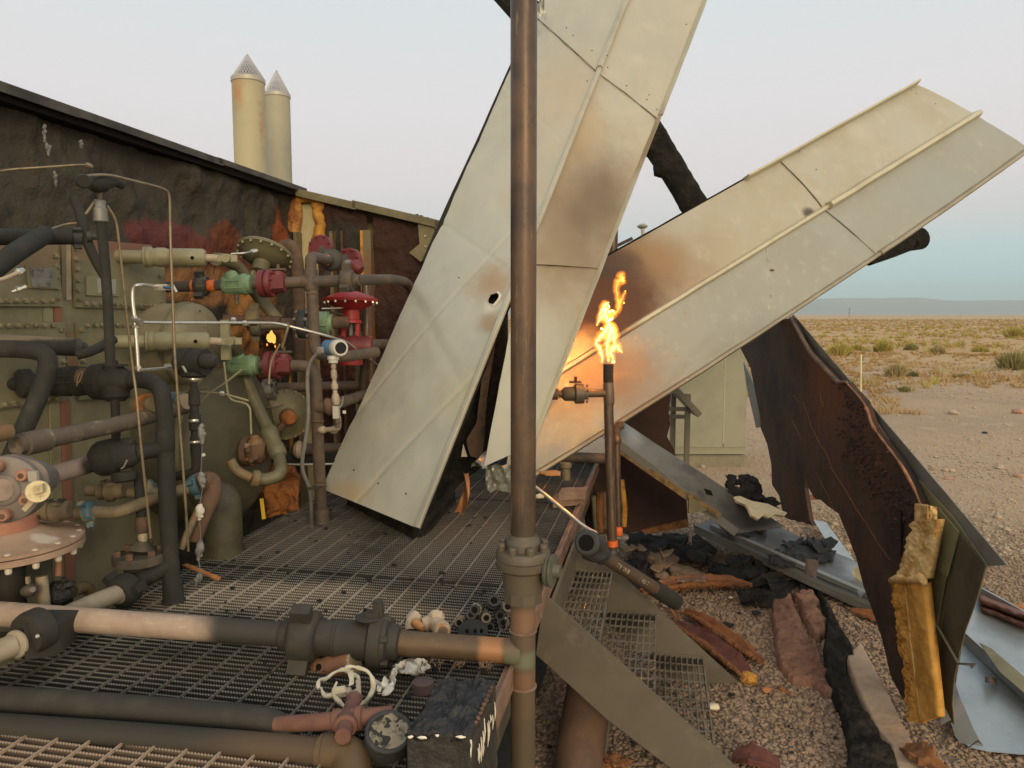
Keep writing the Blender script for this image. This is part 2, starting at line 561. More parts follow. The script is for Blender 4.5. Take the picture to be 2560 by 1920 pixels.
M('stack_cream', (.43, .395, .245), .6, 0, [(1.2, (.34, .33, .215), .42, .66), (3.2, (.44, .24, .09), .60, .78, (2.2, 2.2, .22)), (30, (.26, .12, .06), .72, .76)], [(50, .05, .003)],
  [(P(598, 230, 7.9), (.10, .2, .30), (.42, .20, .065), .9, .5, 9, .75), (P(652, 300, 7.9), (.05, .2, .5), (.34, .17, .07), .9, .7, 12, .7)])
M('stack_band', (.42, .40, .34), .5, .3)
M('mesh_cap', (.48, .48, .48), .45, .55)
M('mesh_gap', (.20, .20, .21), .6, .3)
M('stone', (.32, .235, .160), .9, 0, [(23, (.21, .155, .105), .42, .62), (31, (.47, .385, .28), .60, .76)], spec=.25)
M('stone_pale', (.45, .37, .265), .9, 0, [(9, (.36, .29, .205), .42, .66)], [(30, .4, .01)], spec=.25)
M('stone_pink', (.42, .27, .18), .9, 0, [(9, (.34, .2, .13), .42, .66)], [(30, .4, .01)], spec=.25)
M('chip', (.74, .66, .45), .85)
M('foam_gold', (.60, .32, .075), .95, 0, [(11, (.38, .17, .035), .42, .64), (34, (.62, .38, .12), .58, .76), (60, (.15, .065, .018), .62, .74)], [(28, .8, .02), (80, .7, .01)], spec=.1)
M('foam_gold_smooth', (.66, .35, .085), .9, 0, [(4, (.40, .21, .045), .40, .66), (26, (.62, .40, .15), .58, .78), (12, (.36, .19, .045), .60, .74, (1, 1, 4))], [(55, .6, .008), (120, .4, .004)], spec=.1)
M('foam_pale', (.74, .54, .25), .95, 0, [(8, (.50, .29, .085), .44, .64), (30, (.74, .60, .36), .58, .78), (50, (.28, .14, .04), .66, .76)], [(30, .8, .02), (80, .5, .008)], spec=.1)
M('foam_cream', (.72, .66, .42), .8, 0, [(10, (.60, .46, .22), .5, .72)], [(30, .6, .02)])
M('foam_rust', (.25, .105, .032), .85, 0, [(14, (.13, .055, .02), .42, .62), (36, (.42, .21, .065), .58, .78)], [(42, .8, .015)])
M('foam_wine', (.135, .046, .032), .85, 0, [(8, (.08, .032, .024), .42, .66), (26, (.20, .085, .055), .6, .8)], [(40, .5, .01)])
M('foam_pink', (.25, .138, .090), .95, 0, [(4, (.165, .088, .058), .42, .62), (16, (.33, .205, .145), .56, .78), (40, (.14, .08, .055), .62, .74)], [(11, .7, .05), (50, .5, .012)], spec=.2)
M('foam_dusty', (.27, .20, .135), .95, 0, [(7, (.19, .13, .085), .42, .66), (22, (.36, .28, .20), .58, .8)], [(22, .8, .03)], spec=.2)
M('board_tan', (.40, .30, .20), .85, 0, [(5, (.33, .235, .15), .42, .66), (24, (.48, .375, .26), .56, .78)], [(34, .6, .01)])
M('galv', (.42, .455, .455), .42, .55, [(3, (.34, .38, .385), .4, .66), (22, (.50, .53, .52), .56, .78)], [(30, .05, .004)])
M('galv_dark', (.135, .14, .125), .5, .35, [(4, (.085, .085, .072), .4, .64), (16, (.18, .18, .16), .6, .8)], [(30, .1, .004)])
M('galv_edge', (.22, .225, .20), .5, .4, [(4, (.17, .17, .145), .4, .64)], [(30, .05, .004)])
M('lining_olive', (.215, .195, .095), .6, 0, [(3, (.13, .115, .06), .42, .64), (12, (.26, .22, .11), .58, .8)], [(30, .2, .006)])
M('lining_dark', (.085, .072, .045), .6, 0, [(4, (.050, .040, .026), .42, .64), (12, (.13, .11, .06), .6, .8)], [(30, .2, .006)])
M('mountain', (.22, .20, .17), 1, spec=0)
M('shrub_tan', (.42, .335, .16), .9, 0, [(3, (.33, .27, .12), .4, .6)], spec=.1)
M('shrub_yellow', (.45, .36, .115), .9, 0, [(3, (.36, .33, .08), .4, .6)], spec=.1)
M('shrub_green', (.22, .225, .09), .9, 0, [(3, (.33, .28, .12), .4, .6)], spec=.1)
M('grass_dry', (.46, .34, .175), .9, 0, [(.12, (.38, .24, .10), .42, .6)], spec=.1)
M('stake', (.75, .68, .42), .6)
glow('flame_core', (1, .74, .36), 1.7)
glow('flame_tip', (1, .60, .12), 1.15)
glow('ember', (1, .25, .02), 2.2)

# ------------------------------------------------------------------ ground, distance
M('ground_dirt', (.52, .375, .235), .95, 0,
  [(.16, (.42, .31, .20), .40, .62), (1.6, (.55, .44, .31), .52, .72), (24, (.33, .245, .165), .52, .66), (38, (.30, .225, .155), .50, .66), (60, (.66, .56, .42), .62, .72)],
  [(2.2, .35, .12), (30, .8, .03), (90, .5, .012)],
  [(V((0, 700, 0)), (3000, 676, 400), (.50, .345, .175), .018, .010, .09, .95),
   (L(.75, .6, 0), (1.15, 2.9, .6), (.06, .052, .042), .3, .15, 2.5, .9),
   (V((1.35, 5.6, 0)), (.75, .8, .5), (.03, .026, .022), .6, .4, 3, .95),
   (V((1.4, 4.2, 0)), (2.6, 3.0, .5), (.19, .148, .108), .7, .3, 2, .9),  # near ground coloured darker, for shade from the structure
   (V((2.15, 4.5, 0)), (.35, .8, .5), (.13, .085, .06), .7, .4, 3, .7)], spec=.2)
mb = MB()
vs = []
xs = [-6000, -600, -60, -12, -4, -1, 2, 5, 9, 14, 22, 40, 80, 160, 400, 1000, 3000, 9000]
ys = [-400, -40, -6, 0, 2, 3.5, 5, 7, 9, 12, 16, 22, 32, 48, 75, 120, 200, 400, 900, 2400, 7000]
def gz(x, y):
    r = math.hypot(x, y)
    return 0 if r < 9 else min(1, (r - 9) / 30) * .14 * noise.noise(V((x, y, 0)) * .11) + (0 if r < 200 else min(1, (r - 200) / 800) * 1.2 * noise.noise(V((x, y, 5)) * .004))
nx, ny = len(xs), len(ys)
mb.add([(x, y, gz(x, y)) for y in ys for x in xs], [(j * nx + i, j * nx + i + 1, (j + 1) * nx + i + 1, (j + 1) * nx + i) for j in range(ny - 1) for i in range(nx - 1)])
struct('ground', mb, 'ground_dirt', ang=180)
def ridge(name, y, h, seed, mat, base=-5):
    n = 160
    top = []
    for i in range(n + 1):
        x = -y * 1.6 + 3.6 * y * i / n
        q = x / y
        hh = h * (.62 + .30 * noise.noise(V((q * 4.2 + seed, seed, 0))) + .16 * noise.noise(V((q * 13, seed, 1))) + .05 * noise.noise(V((q * 42, seed, 2))))
        hh += h * .30 * math.exp(-((q - .50) / .09) ** 2) + h * .45 * max(0, q - .52) + h * .35 * max(0, -q)
        top.append((x, y, max(2, hh)))
    mb = MB()
    k = 7
    vs = []
    for j in range(k):
        t = j / (k - 1)
        for x, yy, hh in top:
            vs.append((x, yy - (1 - t) * y * .14 + .02 * y * noise.noise(V((x / y * 9, t * 3, seed))), base + (hh - base) * (t ** .8) * (1 + .12 * (1 - t) * noise.noise(V((x / y * 20, t * 5, seed))))))
    w = n + 1
    mb.add(vs, [(j * w + i, j * w + i + 1, (j + 1) * w + i + 1, (j + 1) * w + i) for j in range(k - 1) for i in range(n)])
    struct(name, mb, mat, ang=180)
ridge('mountain', 6800, 165, 3.3, 'mountain')

# gravel, built stone by stone near the stair, sparser farther off
def stones(name, mat, n, region, size, seed, zfn=lambda x, y: 0.0):
    rng = np.random.default_rng(seed)
    bm = bmesh.new(); bmesh.ops.create_icosphere(bm, subdivisions=1, radius=1)
    bv = np.array([q.co[:] for q in bm.verts]); bf = np.array([[q.index for q in f.verts] for f in bm.faces]); bm.free()
    pts = region(rng, n)
    n = len(pts)
    sz = size(rng, pts)
    sc = sz[:, None] * rng.uniform(.65, 1.25, (n, 3)); sc[:, 2] *= .62
    an = rng.uniform(0, 2 * pi, n)
    tl = rng.uniform(-.5, .5, n)
    vv = bv[None] * (1 + rng.uniform(-.20, .20, (n, len(bv), 1))) * sc[:, None, :]
    c, s_ = np.cos(tl)[:, None], np.sin(tl)[:, None]
    y2 = vv[:, :, 1] * c - vv[:, :, 2] * s_; z2 = vv[:, :, 1] * s_ + vv[:, :, 2] * c
    c, s_ = np.cos(an)[:, None], np.sin(an)[:, None]
    X = vv[:, :, 0] * c - y2 * s_; Y = vv[:, :, 0] * s_ + y2 * c
    zz = np.array([zfn(p[0], p[1]) for p in pts])
    out = np.stack([X + pts[:, 0:1], Y + pts[:, 1:2], z2 + (zz + sz * .22)[:, None]], -1).reshape(-1, 3)
    faces = (bf[None] + (np.arange(n) * len(bv))[:, None, None]).reshape(-1, 3)
    me = bpy.data.meshes.new(name)
    me.vertices.add(len(out)); me.vertices.foreach_set('co', out.astype(np.float32).ravel())
    me.loops.add(faces.size); me.loops.foreach_set('vertex_index', faces.astype(np.int32).ravel())
    me.polygons.add(len(faces)); me.polygons.foreach_set('loop_start', np.arange(0, faces.size, 3, dtype=np.int32))
    me.polygons.foreach_set('loop_total', np.full(len(faces), 3, dtype=np.int32))
    me.update(calc_edges=True)
    me.materials.append(MATS[mat])
    o = bpy.data.objects.new(name, me)
    link(o, None, (0, 0, 0))
    o['kind'] = 'stuff'
    return o
def reg_near(rng, n):
    p = rng.uniform((-.75, 1.7), (5.2, 8.2), (n * 3, 2))
    a = (p[:, 0] + 1.58) * cos(TH) - (p[:, 1] - 3.7) * sin(TH)
    keep = (a > 1.45) & (p[:, 0] < .80 * p[:, 1] + .4) & (rng.uniform(0, 1, len(p)) < np.clip(1.5 - p[:, 1] / 7.5, .12, 1) * np.clip((5.3 - p[:, 0]) / 1.8, 0, 1) * np.clip((8.3 - p[:, 1]) / 1.5, 0, 1))
    return p[keep][:n]
stones('gravel', 'stone', 68000, reg_near, lambda r, p: r.uniform(.0065, .0155, len(p)) * (1 + (r.uniform(0, 1, len(p)) < .05) * .7), 1)
def reg_far(rng, n):
    y = 6.3 + 26 * rng.uniform(0, 1, n) ** 1.7
    x = y * rng.uniform(.12, .78, n)
    return np.stack([x, y], 1)
stones('pebbles', 'stone_pale', 12000, reg_far, lambda r, p: r.uniform(.006, .018, len(p)) * (1 + p[:, 1] * .02) * (1 + (r.uniform(0, 1, len(p)) < .03) * 1.2), 2, gz)

# desert plants
def tuft(mb, c, r, h, n, rng, lean=.6, blade=.012):
    for _ in range(n):
        an = rng.uniform(0, 2 * pi); q = rng.uniform(0, 1) ** .6 * r
        b = V((c[0] + cos(an) * q * .5, c[1] + sin(an) * q * .5, c[2] - .01))
        hh = h * rng.uniform(.55, 1) * (1 - .45 * (q / r) ** 2)
        t = V((c[0] + cos(an) * q * (1 + lean * .2), c[1] + sin(an) * q * (1 + lean * .2), c[2] + hh))
        w = V((rng.uniform(-1, 1), rng.uniform(-1, 1), 0)) * blade
        m = b.lerp(t, .55) + V((0, 0, hh * .08))
        mb.add([b - w, b + w, m + w * .8, t, m - w * .8], [(0, 1, 2, 4), (4, 2, 3)])
def shrub(u, v, wpx, hpx, mat, label, n=260):
    g = Z(u, v, 0); g.z = gz(g.x, g.y)
    d = (g.y) / .995
    r, h = wpx / 2 * d / F, hpx * d / F
    rng = random.Random(int(u * 7 + v))
    t = thing('desert_shrub', label, 'shrub', g, 'shrubs at the edge of the desert')
    mb = MB(); tuft(mb, g, r, h, n, rng, blade=.0011 * d)
    for k in range(4):
        tuft(mb, g + V((rng.uniform(-.6, .6) * r, rng.uniform(-.4, .4) * r, 0)), r * .55, h * rng.uniform(.5, .85), n // 6, rng, blade=.0011 * d)
    build('twigs', mb, mat, t, ang=0)
    mb = MB()
    for k in range(9):
        an = rng.uniform(0, 2 * pi)
        mb.tube([g, g + V((cos(an) * r * .35, sin(an) * r * .35, h * .4))], [.0009 * d, .0005 * d], 5)
    build('stems', mb, 'wood_brown', t)
shrub(2210, 880, 50, 42, 'shrub_yellow', 'tall yellow green bush highest against the tan flat, straight above the white stake')
shrub(2104, 888, 60, 40, 'shrub_yellow', 'golden flowering bush close to the leaning panel edge')
shrub(2143, 876, 36, 22, 'shrub_yellow', 'small golden flowering bush between two larger yellow bushes')
shrub(2278, 876, 34, 26, 'shrub_green', 'small pale green bush beyond the round straw coloured bush')
shrub(2241, 943, 62, 44, 'shrub_tan', 'round straw coloured bush standing alone at the edge of the gravel')
shrub(2283, 941, 34, 16, 'shrub_green', 'low grey green cushion plant beside the round straw coloured bush')
shrub(2260, 981, 30, 17, 'shrub_green', 'small dark green ball shaped plant alone on the bare gravel')
shrub(2537, 925, 90, 62, 'shrub_green', 'large green bush cut by the frame edge')
shrub(2345, 885, 36, 28, 'shrub_tan', 'straw bush with thin upright stems behind the gravel edge')
shrub(2450, 880, 44, 24, 'shrub_yellow', 'broad low yellow bush in front of the large green bush')
shrub(2535, 845, 60, 34, 'shrub_yellow', 'wide yellow bush far out near the frame edge')
shrub(2130, 960, 20, 12, 'shrub_tan', 'tiny dry tuft on bare gravel near the white stake')
shrub(2400, 945, 60, 16, 'shrub_tan', 'flat dry mat of grass on the gravel edge')
mb = MB(); rng = random.Random(4)
for k in range(14500):
    y = 15.5 + 260 * rng.random() ** 2.0
    x = y * rng.uniform(-.05, .84)
    if noise.noise(V((x, y * .5, 1)) * .22) + min(.5, (y - 20) * .028) < rng.uniform(-.15, .3): continue
    s_ = rng.uniform(.6, 1.3)
    tuft(mb, (x, y, gz(x, y)), .26 * s_, .15 * s_ * (1 + y * .002), 9 if y > 50 else 16, rng, blade=.0009 * y)
build('dry_grass', mb, 'grass_dry', None, ang=0, kind='stuff')
mb = MB()
for k in range(1400):
    y = 20 + 240 * rng.random() ** 1.6
    x = y * rng.uniform(-.05, .84)
    if noise.noise(V((x, y * .5, 9)) * .15) + min(.4, (y - 24) * .02) < rng.uniform(-.1, .4): continue
    s_ = rng.uniform(.7, 1.5)
    tuft(mb, (x, y, gz(x, y)), .34 * s_, .36 * s_, 24, rng, blade=.0008 * y)
build('scrub', mb, 'shrub_yellow', None, ang=0, kind='stuff')
g = V((1.15 * 12 / 1.0 * .47, 12, 0))
g = P(2156.5, 993, 12); g.z = 0
t = thing('marker_stake', 'thin white marker stake standing on gravel behind the leaning panel', 'stake', g)
build('rod', MB().tube([g, P(2153, 886, 12)], .011, 8), 'stake', t)
g = Z(2123, 789, 0) if False else P(2123, 786, 420); 
t = thing('power_pole', 'tiny dark power pole far away on the horizon', 'pole', V((g.x, g.y, 0)))
build('post', MB().tube([V((g.x, g.y, 0)), V((g.x, g.y, 5.4))], .14, 8), 'dark_olive', t)
build('crossarm', MB().box(V((g.x, g.y - .16, 4.9)), V((.9, 0, 0)), V((0, .05, 0)), V((0, 0, .07))), 'dark_olive', t)

# ------------------------------------------------------------------ cabinet beyond, and the rack before it
p0, p1 = P(1606, 1150, 10.3), P(1862, 1150, 10.3)
zb, zt = .16, 1.86
dv = V((-.15, 1, 0)) * .9
t = thing('equipment_cabinet', 'grey green metal cabinet with flaking paint standing on gravel behind the wreck', 'cabinet', V((p0.x, p0.y, 0)))
mb = MB().slab([V((p0.x, p0.y, zb)), V((p1.x, p1.y, zb)), V((p1.x, p1.y, zt)), V((p0.x, p0.y, zt))], dv)
build('body', mb, 'grey_cabinet', t)
for a, b in ((.03, .775), (.785, .975)):
    q0, q1 = p0.lerp(p1, a), p0.lerp(p1, b)
    build('door_panel', MB().slab([V((q0.x, q0.y - .018, zb + .1)), V((q1.x, q1.y - .018, zb + .1)), V((q1.x, q1.y - .018, zt - .05)), V((q0.x, q0.y - .018, zt - .05))], V((0, .017, 0))), 'grey_cabinet', t)
q0 = p0.lerp(p1, .78)
build('seam_strip', MB().box(V((q0.x, q0.y - .012, (zb + zt) / 2 + .05)), V((.006, 0, 0)), V((0, .01, 0)), V((0, 0, .75))), 'grey_cabinet_seam', t)
build('base_rail', MB().box(V(((p0.x + p1.x) / 2, p0.y + .3, .075)), V(((p1.x - p0.x) / 2 * 1.01, 0, 0)), V((0, .42, 0)), V((0, 0, .075))), 'plate_lit', t)
t = thing('steel_rack', 'dark steel frame with sloping hood in front of the grey green cabinet', 'rack', P(1712, 1160, 9.2))
for u in (1680, 1716):
    q = P(u, 1160, 9.2 if u > 1700 else 9.5); q.z = 0
    build('post', MB().box(q + UP * .56, V((.03, 0, 0)), V((0, .03, 0)), V((0, 0, .56))), 'plate', t)
for v in (1022, 1041):
    build('rail', MB().bar(P(1668, v, 9.3), P(1716, v + 1, 9.13), .04, .05), 'plate', t)
build('hood', MB().slab([P(1676, 968, 9.0), P(1690, 962, 9.0), P(1756, 1034, 9.0), P(1746, 1044, 9.0)], V((0, .35, 0))), 'plate', t)

# ------------------------------------------------------------------ twin stacks behind the wall
M('stack_grey', (.36, .345, .245), .6, 0, [(1.2, (.29, .285, .21), .42, .66), (24, (.22, .11, .06), .72, .77)], [(50, .05, .003)])
def stack(ul, ur, vb, vt, utip, vtip, d, label, mat='stack_cream'):
    uc = (ul + ur) / 2
    r = (ur - ul) / 2 / F * d
    top = P(uc, vt, d); bot = V((top.x + (uc - 616) * 0, top.y, 0))
    t = thing('exhaust_stack', label, 'chimney', bot, 'exhaust stacks behind the burnt wall')
    build('shell', MB().tube([bot, V((top.x, top.y, top.z * .33)), V((top.x, top.y, top.z * .66)), top], r, 32), mat, t, ang=50)
    disc('collar', top - UP * .012, UP, r * 1.05, .05, 'stack_band', t, 32)
    h = (vt - vtip) * d / F * 1.0
    mb = MB()
    n = 30
    apex = top + UP * (h + .02)
    b0 = top + UP * .03
    build('cap_lining', MB().lathe(b0, apex - UP * .03, [(0, r * .97), (1, .004)], 24), 'mesh_gap', t)
    for k in range(n):                     # woven wires of the conical screen
        an = 2 * pi * k / n
        for tw in (.9, -.9):
            pts = []
            for i in range(5):
                f = i / 4
                a2 = an + tw * f
                pts.append(b0.lerp(apex, f) + V((cos(a2), sin(a2), 0)) * (r * 1.0 * (1 - f) + .003))
            mb.tube(pts, .0055 * d / 8, 4, cap=False)
    build('screen_cap', mb, 'mesh_cap', t)
stack(581, 660, 450, 206, 616, 143, 8.0, 'taller nearer cream exhaust stack with cone screen cap behind the burnt wall')
stack(662, 724, 470, 243, 682, 182, 9.6, 'shorter farther grey cream exhaust stack with cone cap, partly behind the taller one', 'stack_grey')
# ------------------------------------------------------------------ burnt side wall and gable wall of the wrecked building
WA = -1.0                     # side wall's plane
WS = 2.99                     # gable wall's plane
M('wall_foam', (.066, .060, .046), .92, 0, [(2, (.060, .055, .042), .40, .66), (14, (.092, .082, .06), .56, .78, (1, 1, .35))], [(5, .7, .06), (13, .7, .03), (48, .6, .012)],
  [(A(425, 610, WA), (.50, .50, .17), (.13, .045, .045), .25, .75, 5, .95),
   (A(560, 660, WA), (.62, .62, .24), (.135, .047, .027), .35, .6, 5, .92),
   (A(560, 588, WA), (.24, .24, .11), (.185, .062, .028), .35, .55, 9, .8),
   (A(520, 720, WA), (.75, .75, .16), (.26, .13, .055), .3, .4, 3, .92),
   (A(640, 800, WA), (.45, .5, .40), (.33, .165, .05), .25, .5, 4, .95),
   (A(700, 590, WA), (.12, .14, .26), (.25, .07, .025), .25, .6, 7, .9),
   (A(650, 950, WA), (.35, .4, .35), (.14, .06, .03), .5, .4, 5, .9)], spec=.15)
M('gable_foam', (.058, .028, .020), .8, 0, [(3, (.036, .023, .018), .42, .66), (11, (.095, .040, .025), .58, .8)], [(9, .8, .05), (44, .7, .015)],
  [(S(860, 610, WS), (.28, .3, .30), (.040, .036, .028), .5, .3, 5, .95), (S(850, 900, WS), (.3, .4, .3), (.10, .030, .022), .6, .4, 4, .8)], spec=.3)
t = thing('burnt_wall', 'charred foam lined side wall with dark capping behind the heater and its piping', 'wall', L(WA, 0, 0))
s0, s1 = -2.6, WS
def wz(s): return 3.17
def wall_pt(a, b):
    s = s0 + (s1 - s0) * a
    z = .02 + (wz(s) - .02) * b
    p = L(WA, s, z)
    q = V((p.x, p.y, p.z * .6))
    e = .075 * nz3(p, 2.0, 1) + .030 * nz3(q, 6, 2) + .008 * nz3(q, 17, 3)
    return p + EB * e
build('foam_lining', MB().grid(wall_pt, 240, 130), 'wall_foam', t, ang=180)
build('outer_sheet', MB().box(L(WA - .14, (s0 + s1) / 2, 1.55), EB * .02, EW * (s1 - s0) / 2, UP * 1.55), 'galv_dark', t)
build('top_shadow_gap', MB().box(L(WA - .02, (s0 + s1) / 2, 3.165), EB * .11, EW * (s1 - s0) / 2, UP * .022), 'dark_gap', t)  # dark strip standing in for the shadow gap under the capping
def flash(sa, sb, z0, z1, lift):
    pts = [L(WA + .12, sa, z0), L(WA + .12, sa, z1), L(WA - .16, sa, z1 + .03), L(WA - .16, sa, z1 + .012), L(WA + .108, sa, z1 - .018), L(WA + .108, sa, z0)]
    build('capping', MB().slab([p + UP * lift for p in pts], EW * (sb - sa)), 'soot_cap', t)
M('soot_cap', (.085, .078, .066), .7, .1, [(3, (.035, .033, .028), .42, .66), (20, (.11, .10, .085), .62, .8)], [(50, .2, .004)])
flash(s0, .33, 3.165, 3.215, .010)
flash(.26, 1.7, 3.18, 3.225, .0)
flash(1.64, WS + .02, 3.185, 3.225, .004)
q = A(118, 395, WA)
for k, (u, v, w, h) in enumerate([(106, 330, 16, 40), (116, 372, 14, 26), (134, 445, 10, 34), (198, 360, 8, 18)]):   # pale cracks in the char
    p = A(u, v, WA + .045)
    mb = MB()
    pts = [p + UP * ((i / 7 - .5) * h * .0022) + EW * (.018 * noise.noise(V((i * .9, k, 2)))) for i in range(8)]
    for i in range(7):
        mb.blob(pts[i] + EB * .012, (.006, .012, .012), .6, 3, 1, i + k)
    build('ash_crack', mb, 'ash_grey', t)

gz_top = lambda a: 3.20 - .245 * (a + 1.0)
t = thing('gable_wall', 'burnt wine brown gable end wall with sloping olive eave trim behind the red valve', 'wall', L(WA, WS, 0))
def gab(a0, a1, off, seed, mat, z0=.05, amp=.03):
    def f(i, j):
        a = a0 + (a1 - a0) * i
        z = z0 + (gz_top(a) - .05 - z0) * j
        p = L(a, WS, z)
        return p - EW * (off + amp * nz3(p, 4, seed) + amp * .8 * nz3(V((p.x, p.y, p.z * 1.8)), 13, seed + 1))
    build('foam_panel', MB().grid(f, 40, 90), mat, t, ang=180)
a_at = lambda u, v: (S(u, v, WS) - L(0, WS, 0)).dot(EB)
aA, aB, aC, aD = a_at(800, 600), a_at(922, 600), a_at(940, 600), 1.9
gab(WA, a_at(730, 600), .01, 3, 'gable_foam')
gab(aA, aB, .05, 5, 'gable_foam')
gab(aC, .9, .05, 7, 'gable_foam')
build('outer_sheet', MB().slab([L(WA - .1, WS + .12, .02), L(.95, WS + .12, .02), L(.95, WS + .12, gz_top(.95)), L(WA - .1, WS + .12, gz_top(WA))], EW * .03), 'lining_olive', t)
build('cream_sheet', MB().slab([L(a_at(722, 600), WS - .01, .1), L(a_at(812, 600), WS - .01, .1), L(a_at(812, 600), WS - .01, gz_top(aA) - .03), L(a_at(722, 600), WS - .01, gz_top(WA) - .03)], EW * .02), 'cream', t)
M('cream', (.52, .46, .25), .55, 0, [(4, (.40, .35, .18), .42, .66)], [(30, .1, .004)],
  [(S(735, 520, WS), (.05, .2, .35), (.45, .20, .05), .5, .4, 8, .9), (S(800, 560, WS), (.06, .2, .35), (.55, .27, .06), .5, .4, 8, .9), (S(740, 900, WS), (.3, .4, .9), (.16, .09, .045), .4, .4, 5, .9)])
relief('foam_edge', [(700, 486), (748, 488), (756, 540), (744, 600), (740, 640), (754, 694), (698, 706), (702, 640), (716, 590), (716, 540)], lambda u, v: S(u, v, WS - .055), -EW, 3, .014, 12, 3, .03, 'foam_orange', t, 14, 5)
relief('foam_edge', [(768, 480), (806, 496), (810, 560), (808, 606), (798, 650), (782, 640), (778, 600), (788, 560), (780, 524)], lambda u, v: S(u, v, WS - .055), -EW, 3, .012, 14, 5, .03, 'foam_gold', t, 12, 5)
relief('foam_edge', [(728, 470), (806, 494), (806, 514), (770, 506), (744, 510), (722, 494)], lambda u, v: S(u, v, WS - .06), -EW, 3, .012, 14, 6, .03, 'foam_gold', t, 10, 4)
M('foam_orange', (.30, .115, .030), .8, 0, [(7, (.50, .26, .07), .46, .62), (20, (.16, .055, .022), .52, .7)], [(26, .7, .02)])
for us, vs, w, nm, mt in [] and [((733, 727, 745, 749), (490, 589, 621, 690), 26, 1, 'foam_rust'), ((806, 784, 794, 800), (495, 560, 600, 640), 22, 2, 'foam_gold')]:
    mb = MB()
    pts = [S(u, v, WS - .05) for u, v in zip(us, vs)]
    mb.tube(fillet(pts, .1, 4), .045, 8)
    o = build('foam_edge', mb, mt, t)
for u0, u1, mt in ((914, 921, 'foam_gold'), (921, 940, 'olive_rust'), (711, 724, 'galv_dark'), (726, 733, 'foam_gold'), (738, 745, 'soot'), (750, 758, 'olive_rust'), (838, 846, 'olive_rust'), (866, 871, 'heat_pipe')):
    a0, a1 = a_at(u0, 600), a_at(u1, 600)
    build('stud', MB().box(L((a0 + a1) / 2, WS - .075, 1.45), EB * (a1 - a0) / 2, EW * .05, UP * 1.38), mt, t)
pts = [S(1046, 560, WS - .1), S(1092, 556, WS - .1), S(1082, 600, WS - .1), S(1062, 652, WS - .1), S(1052, 654, WS - .1), S(1024, 632, WS - .1), S(1050, 610, WS - .1)]
o = build('gusset', MB().slab(pts, EW * -.012), 'lining_olive', t)
for u, v in ((1064, 590), (1064, 616), (1064, 640)):
    bolt(S(u, v, WS - .113), -EW, .011, .012, 'silver', o)
for i, (x0, x1, dz) in enumerate(((WA + .05, -.35, 0), (-.38, .4, .012), (.37, .95, 0))):
    mb = MB().slab([L(x0, WS - .14, gz_top(x0) - .035 + dz), L(x1, WS - .14, gz_top(x1) - .035 + dz), L(x1, WS - .14, gz_top(x1) + .03 + dz), L(x0, WS - .14, gz_top(x0) + .03 + dz)], EW * .26)
    build('eave_trim', mb, 'lining_olive', t)
for k, (u, v) in enumerate([(1040, 541), (1052, 545), (1064, 548), (1078, 553), (1086, 556)]):
    build('char_lump', MB().blob(S(u, v + 1, WS - .05), (.03, .03, .024), .5, 2, 2, k), 'char', t)

# ------------------------------------------------------------------ the heater: bolted cover plates, drums
HA = -.45
AH = lambda u, v, o: A(u, v, HA + o)
HX = L(HA, -1.35, 0)
t = thing('line_heater', 'dark olive bolted steel heater shell with four cover plates and rusty joint strip', 'heater', HX)
build('shell', MB().box(L(HA - .25, -1.08, 1.22), EB * .25, EW * 1.48, UP * 1.22), 'olive_sooty', t)
M('olive_sooty', (.235, .218, .130), .55, 0, [(3, (.16, .148, .088), .40, .65), (20, (.28, .26, .16), .6, .8)], [(80, .08, .003)],
  [(A(280, 590, -.45), (.5, .5, .15), (.20, .07, .045), .6, .4, 5, .8), (A(90, 630, -.45), (.4, .4, .09), (.22, .14, .08), .6, .3, 5, .7), (A(60, 1400, -.4), (.6, .6, .25), (.06, .055, .04), .7, .3, 5, .8)])
def plate(name, q, offs, th=.016):
    pts = [AH(u, v, offs) for u, v in q]
    return build(name, MB().slab(pts, EB * th), 'olive_sooty', t, ang=30)
M('bolt_olive', (.24, .215, .13), .55, 0, [(30, (.11, .10, .06), .42, .66)])
def bolts(o, uv, offs, r=.0115):
    for u, v in uv:
        bolt(AH(u, v, offs), EB, r, .018, 'bolt_olive', o)
p1 = plate('cover_plate', [(-160, 590), (136, 608), (150, 766), (-160, 764)], .004)
bolts(p1, [(x, 752) for x in (-4, 18, 40, 62, 84, 106, 128)] + [(144, 745), (142, 720), (141, 692), (139, 667), (137, 640)], .020)
p2 = plate('cover_plate', [(177, 596), (372, 612), (408, 773), (184, 768)], .004)
bolts(p2, [(186, 622), (188, 648), (190, 673), (192, 700), (192, 725), (195, 748)] + [(x, 759 + i * .5) for i, x in enumerate((213, 232, 251, 270, 287, 303, 319, 334, 348, 361, 374, 385))] + [(402, 756), (398, 690)], .020)
p3 = plate('cover_plate', [(-160, 806), (155, 805), (158, 1002), (-160, 1040)], .004)
bolts(p3, [(x, 814) for x in (-4, 20, 43, 65, 87, 109, 130)] + [(150, 825), (155, 903)] + [(10, 1012), (34, 1009), (118, 998), (140, 995)], .020)
p4 = plate('cover_plate', [(187, 806), (410, 806), (412, 985), (192, 1000)], .004)
bolts(p4, [(x, 813) for x in (216, 236, 254, 272, 290, 306, 322, 340, 355, 370, 384, 397)] + [(200, 825), (204, 902), (408, 822)], .020)
def strip(q, mt, o=.008, th=.006):
    build('joint_strip', MB().slab([AH(u, v, o) for u, v in q], EB * th), mt, t)
strip([(152, 600), (163, 600), (163, 745), (152, 745)], 'olive_rust', .002)
strip([(163, 598), (175, 598), (176, 750), (164, 750)], 'tan_steel', .002)
strip([(108, 770), (129, 770), (130, 804), (108, 804)], 'olive_light', .002)
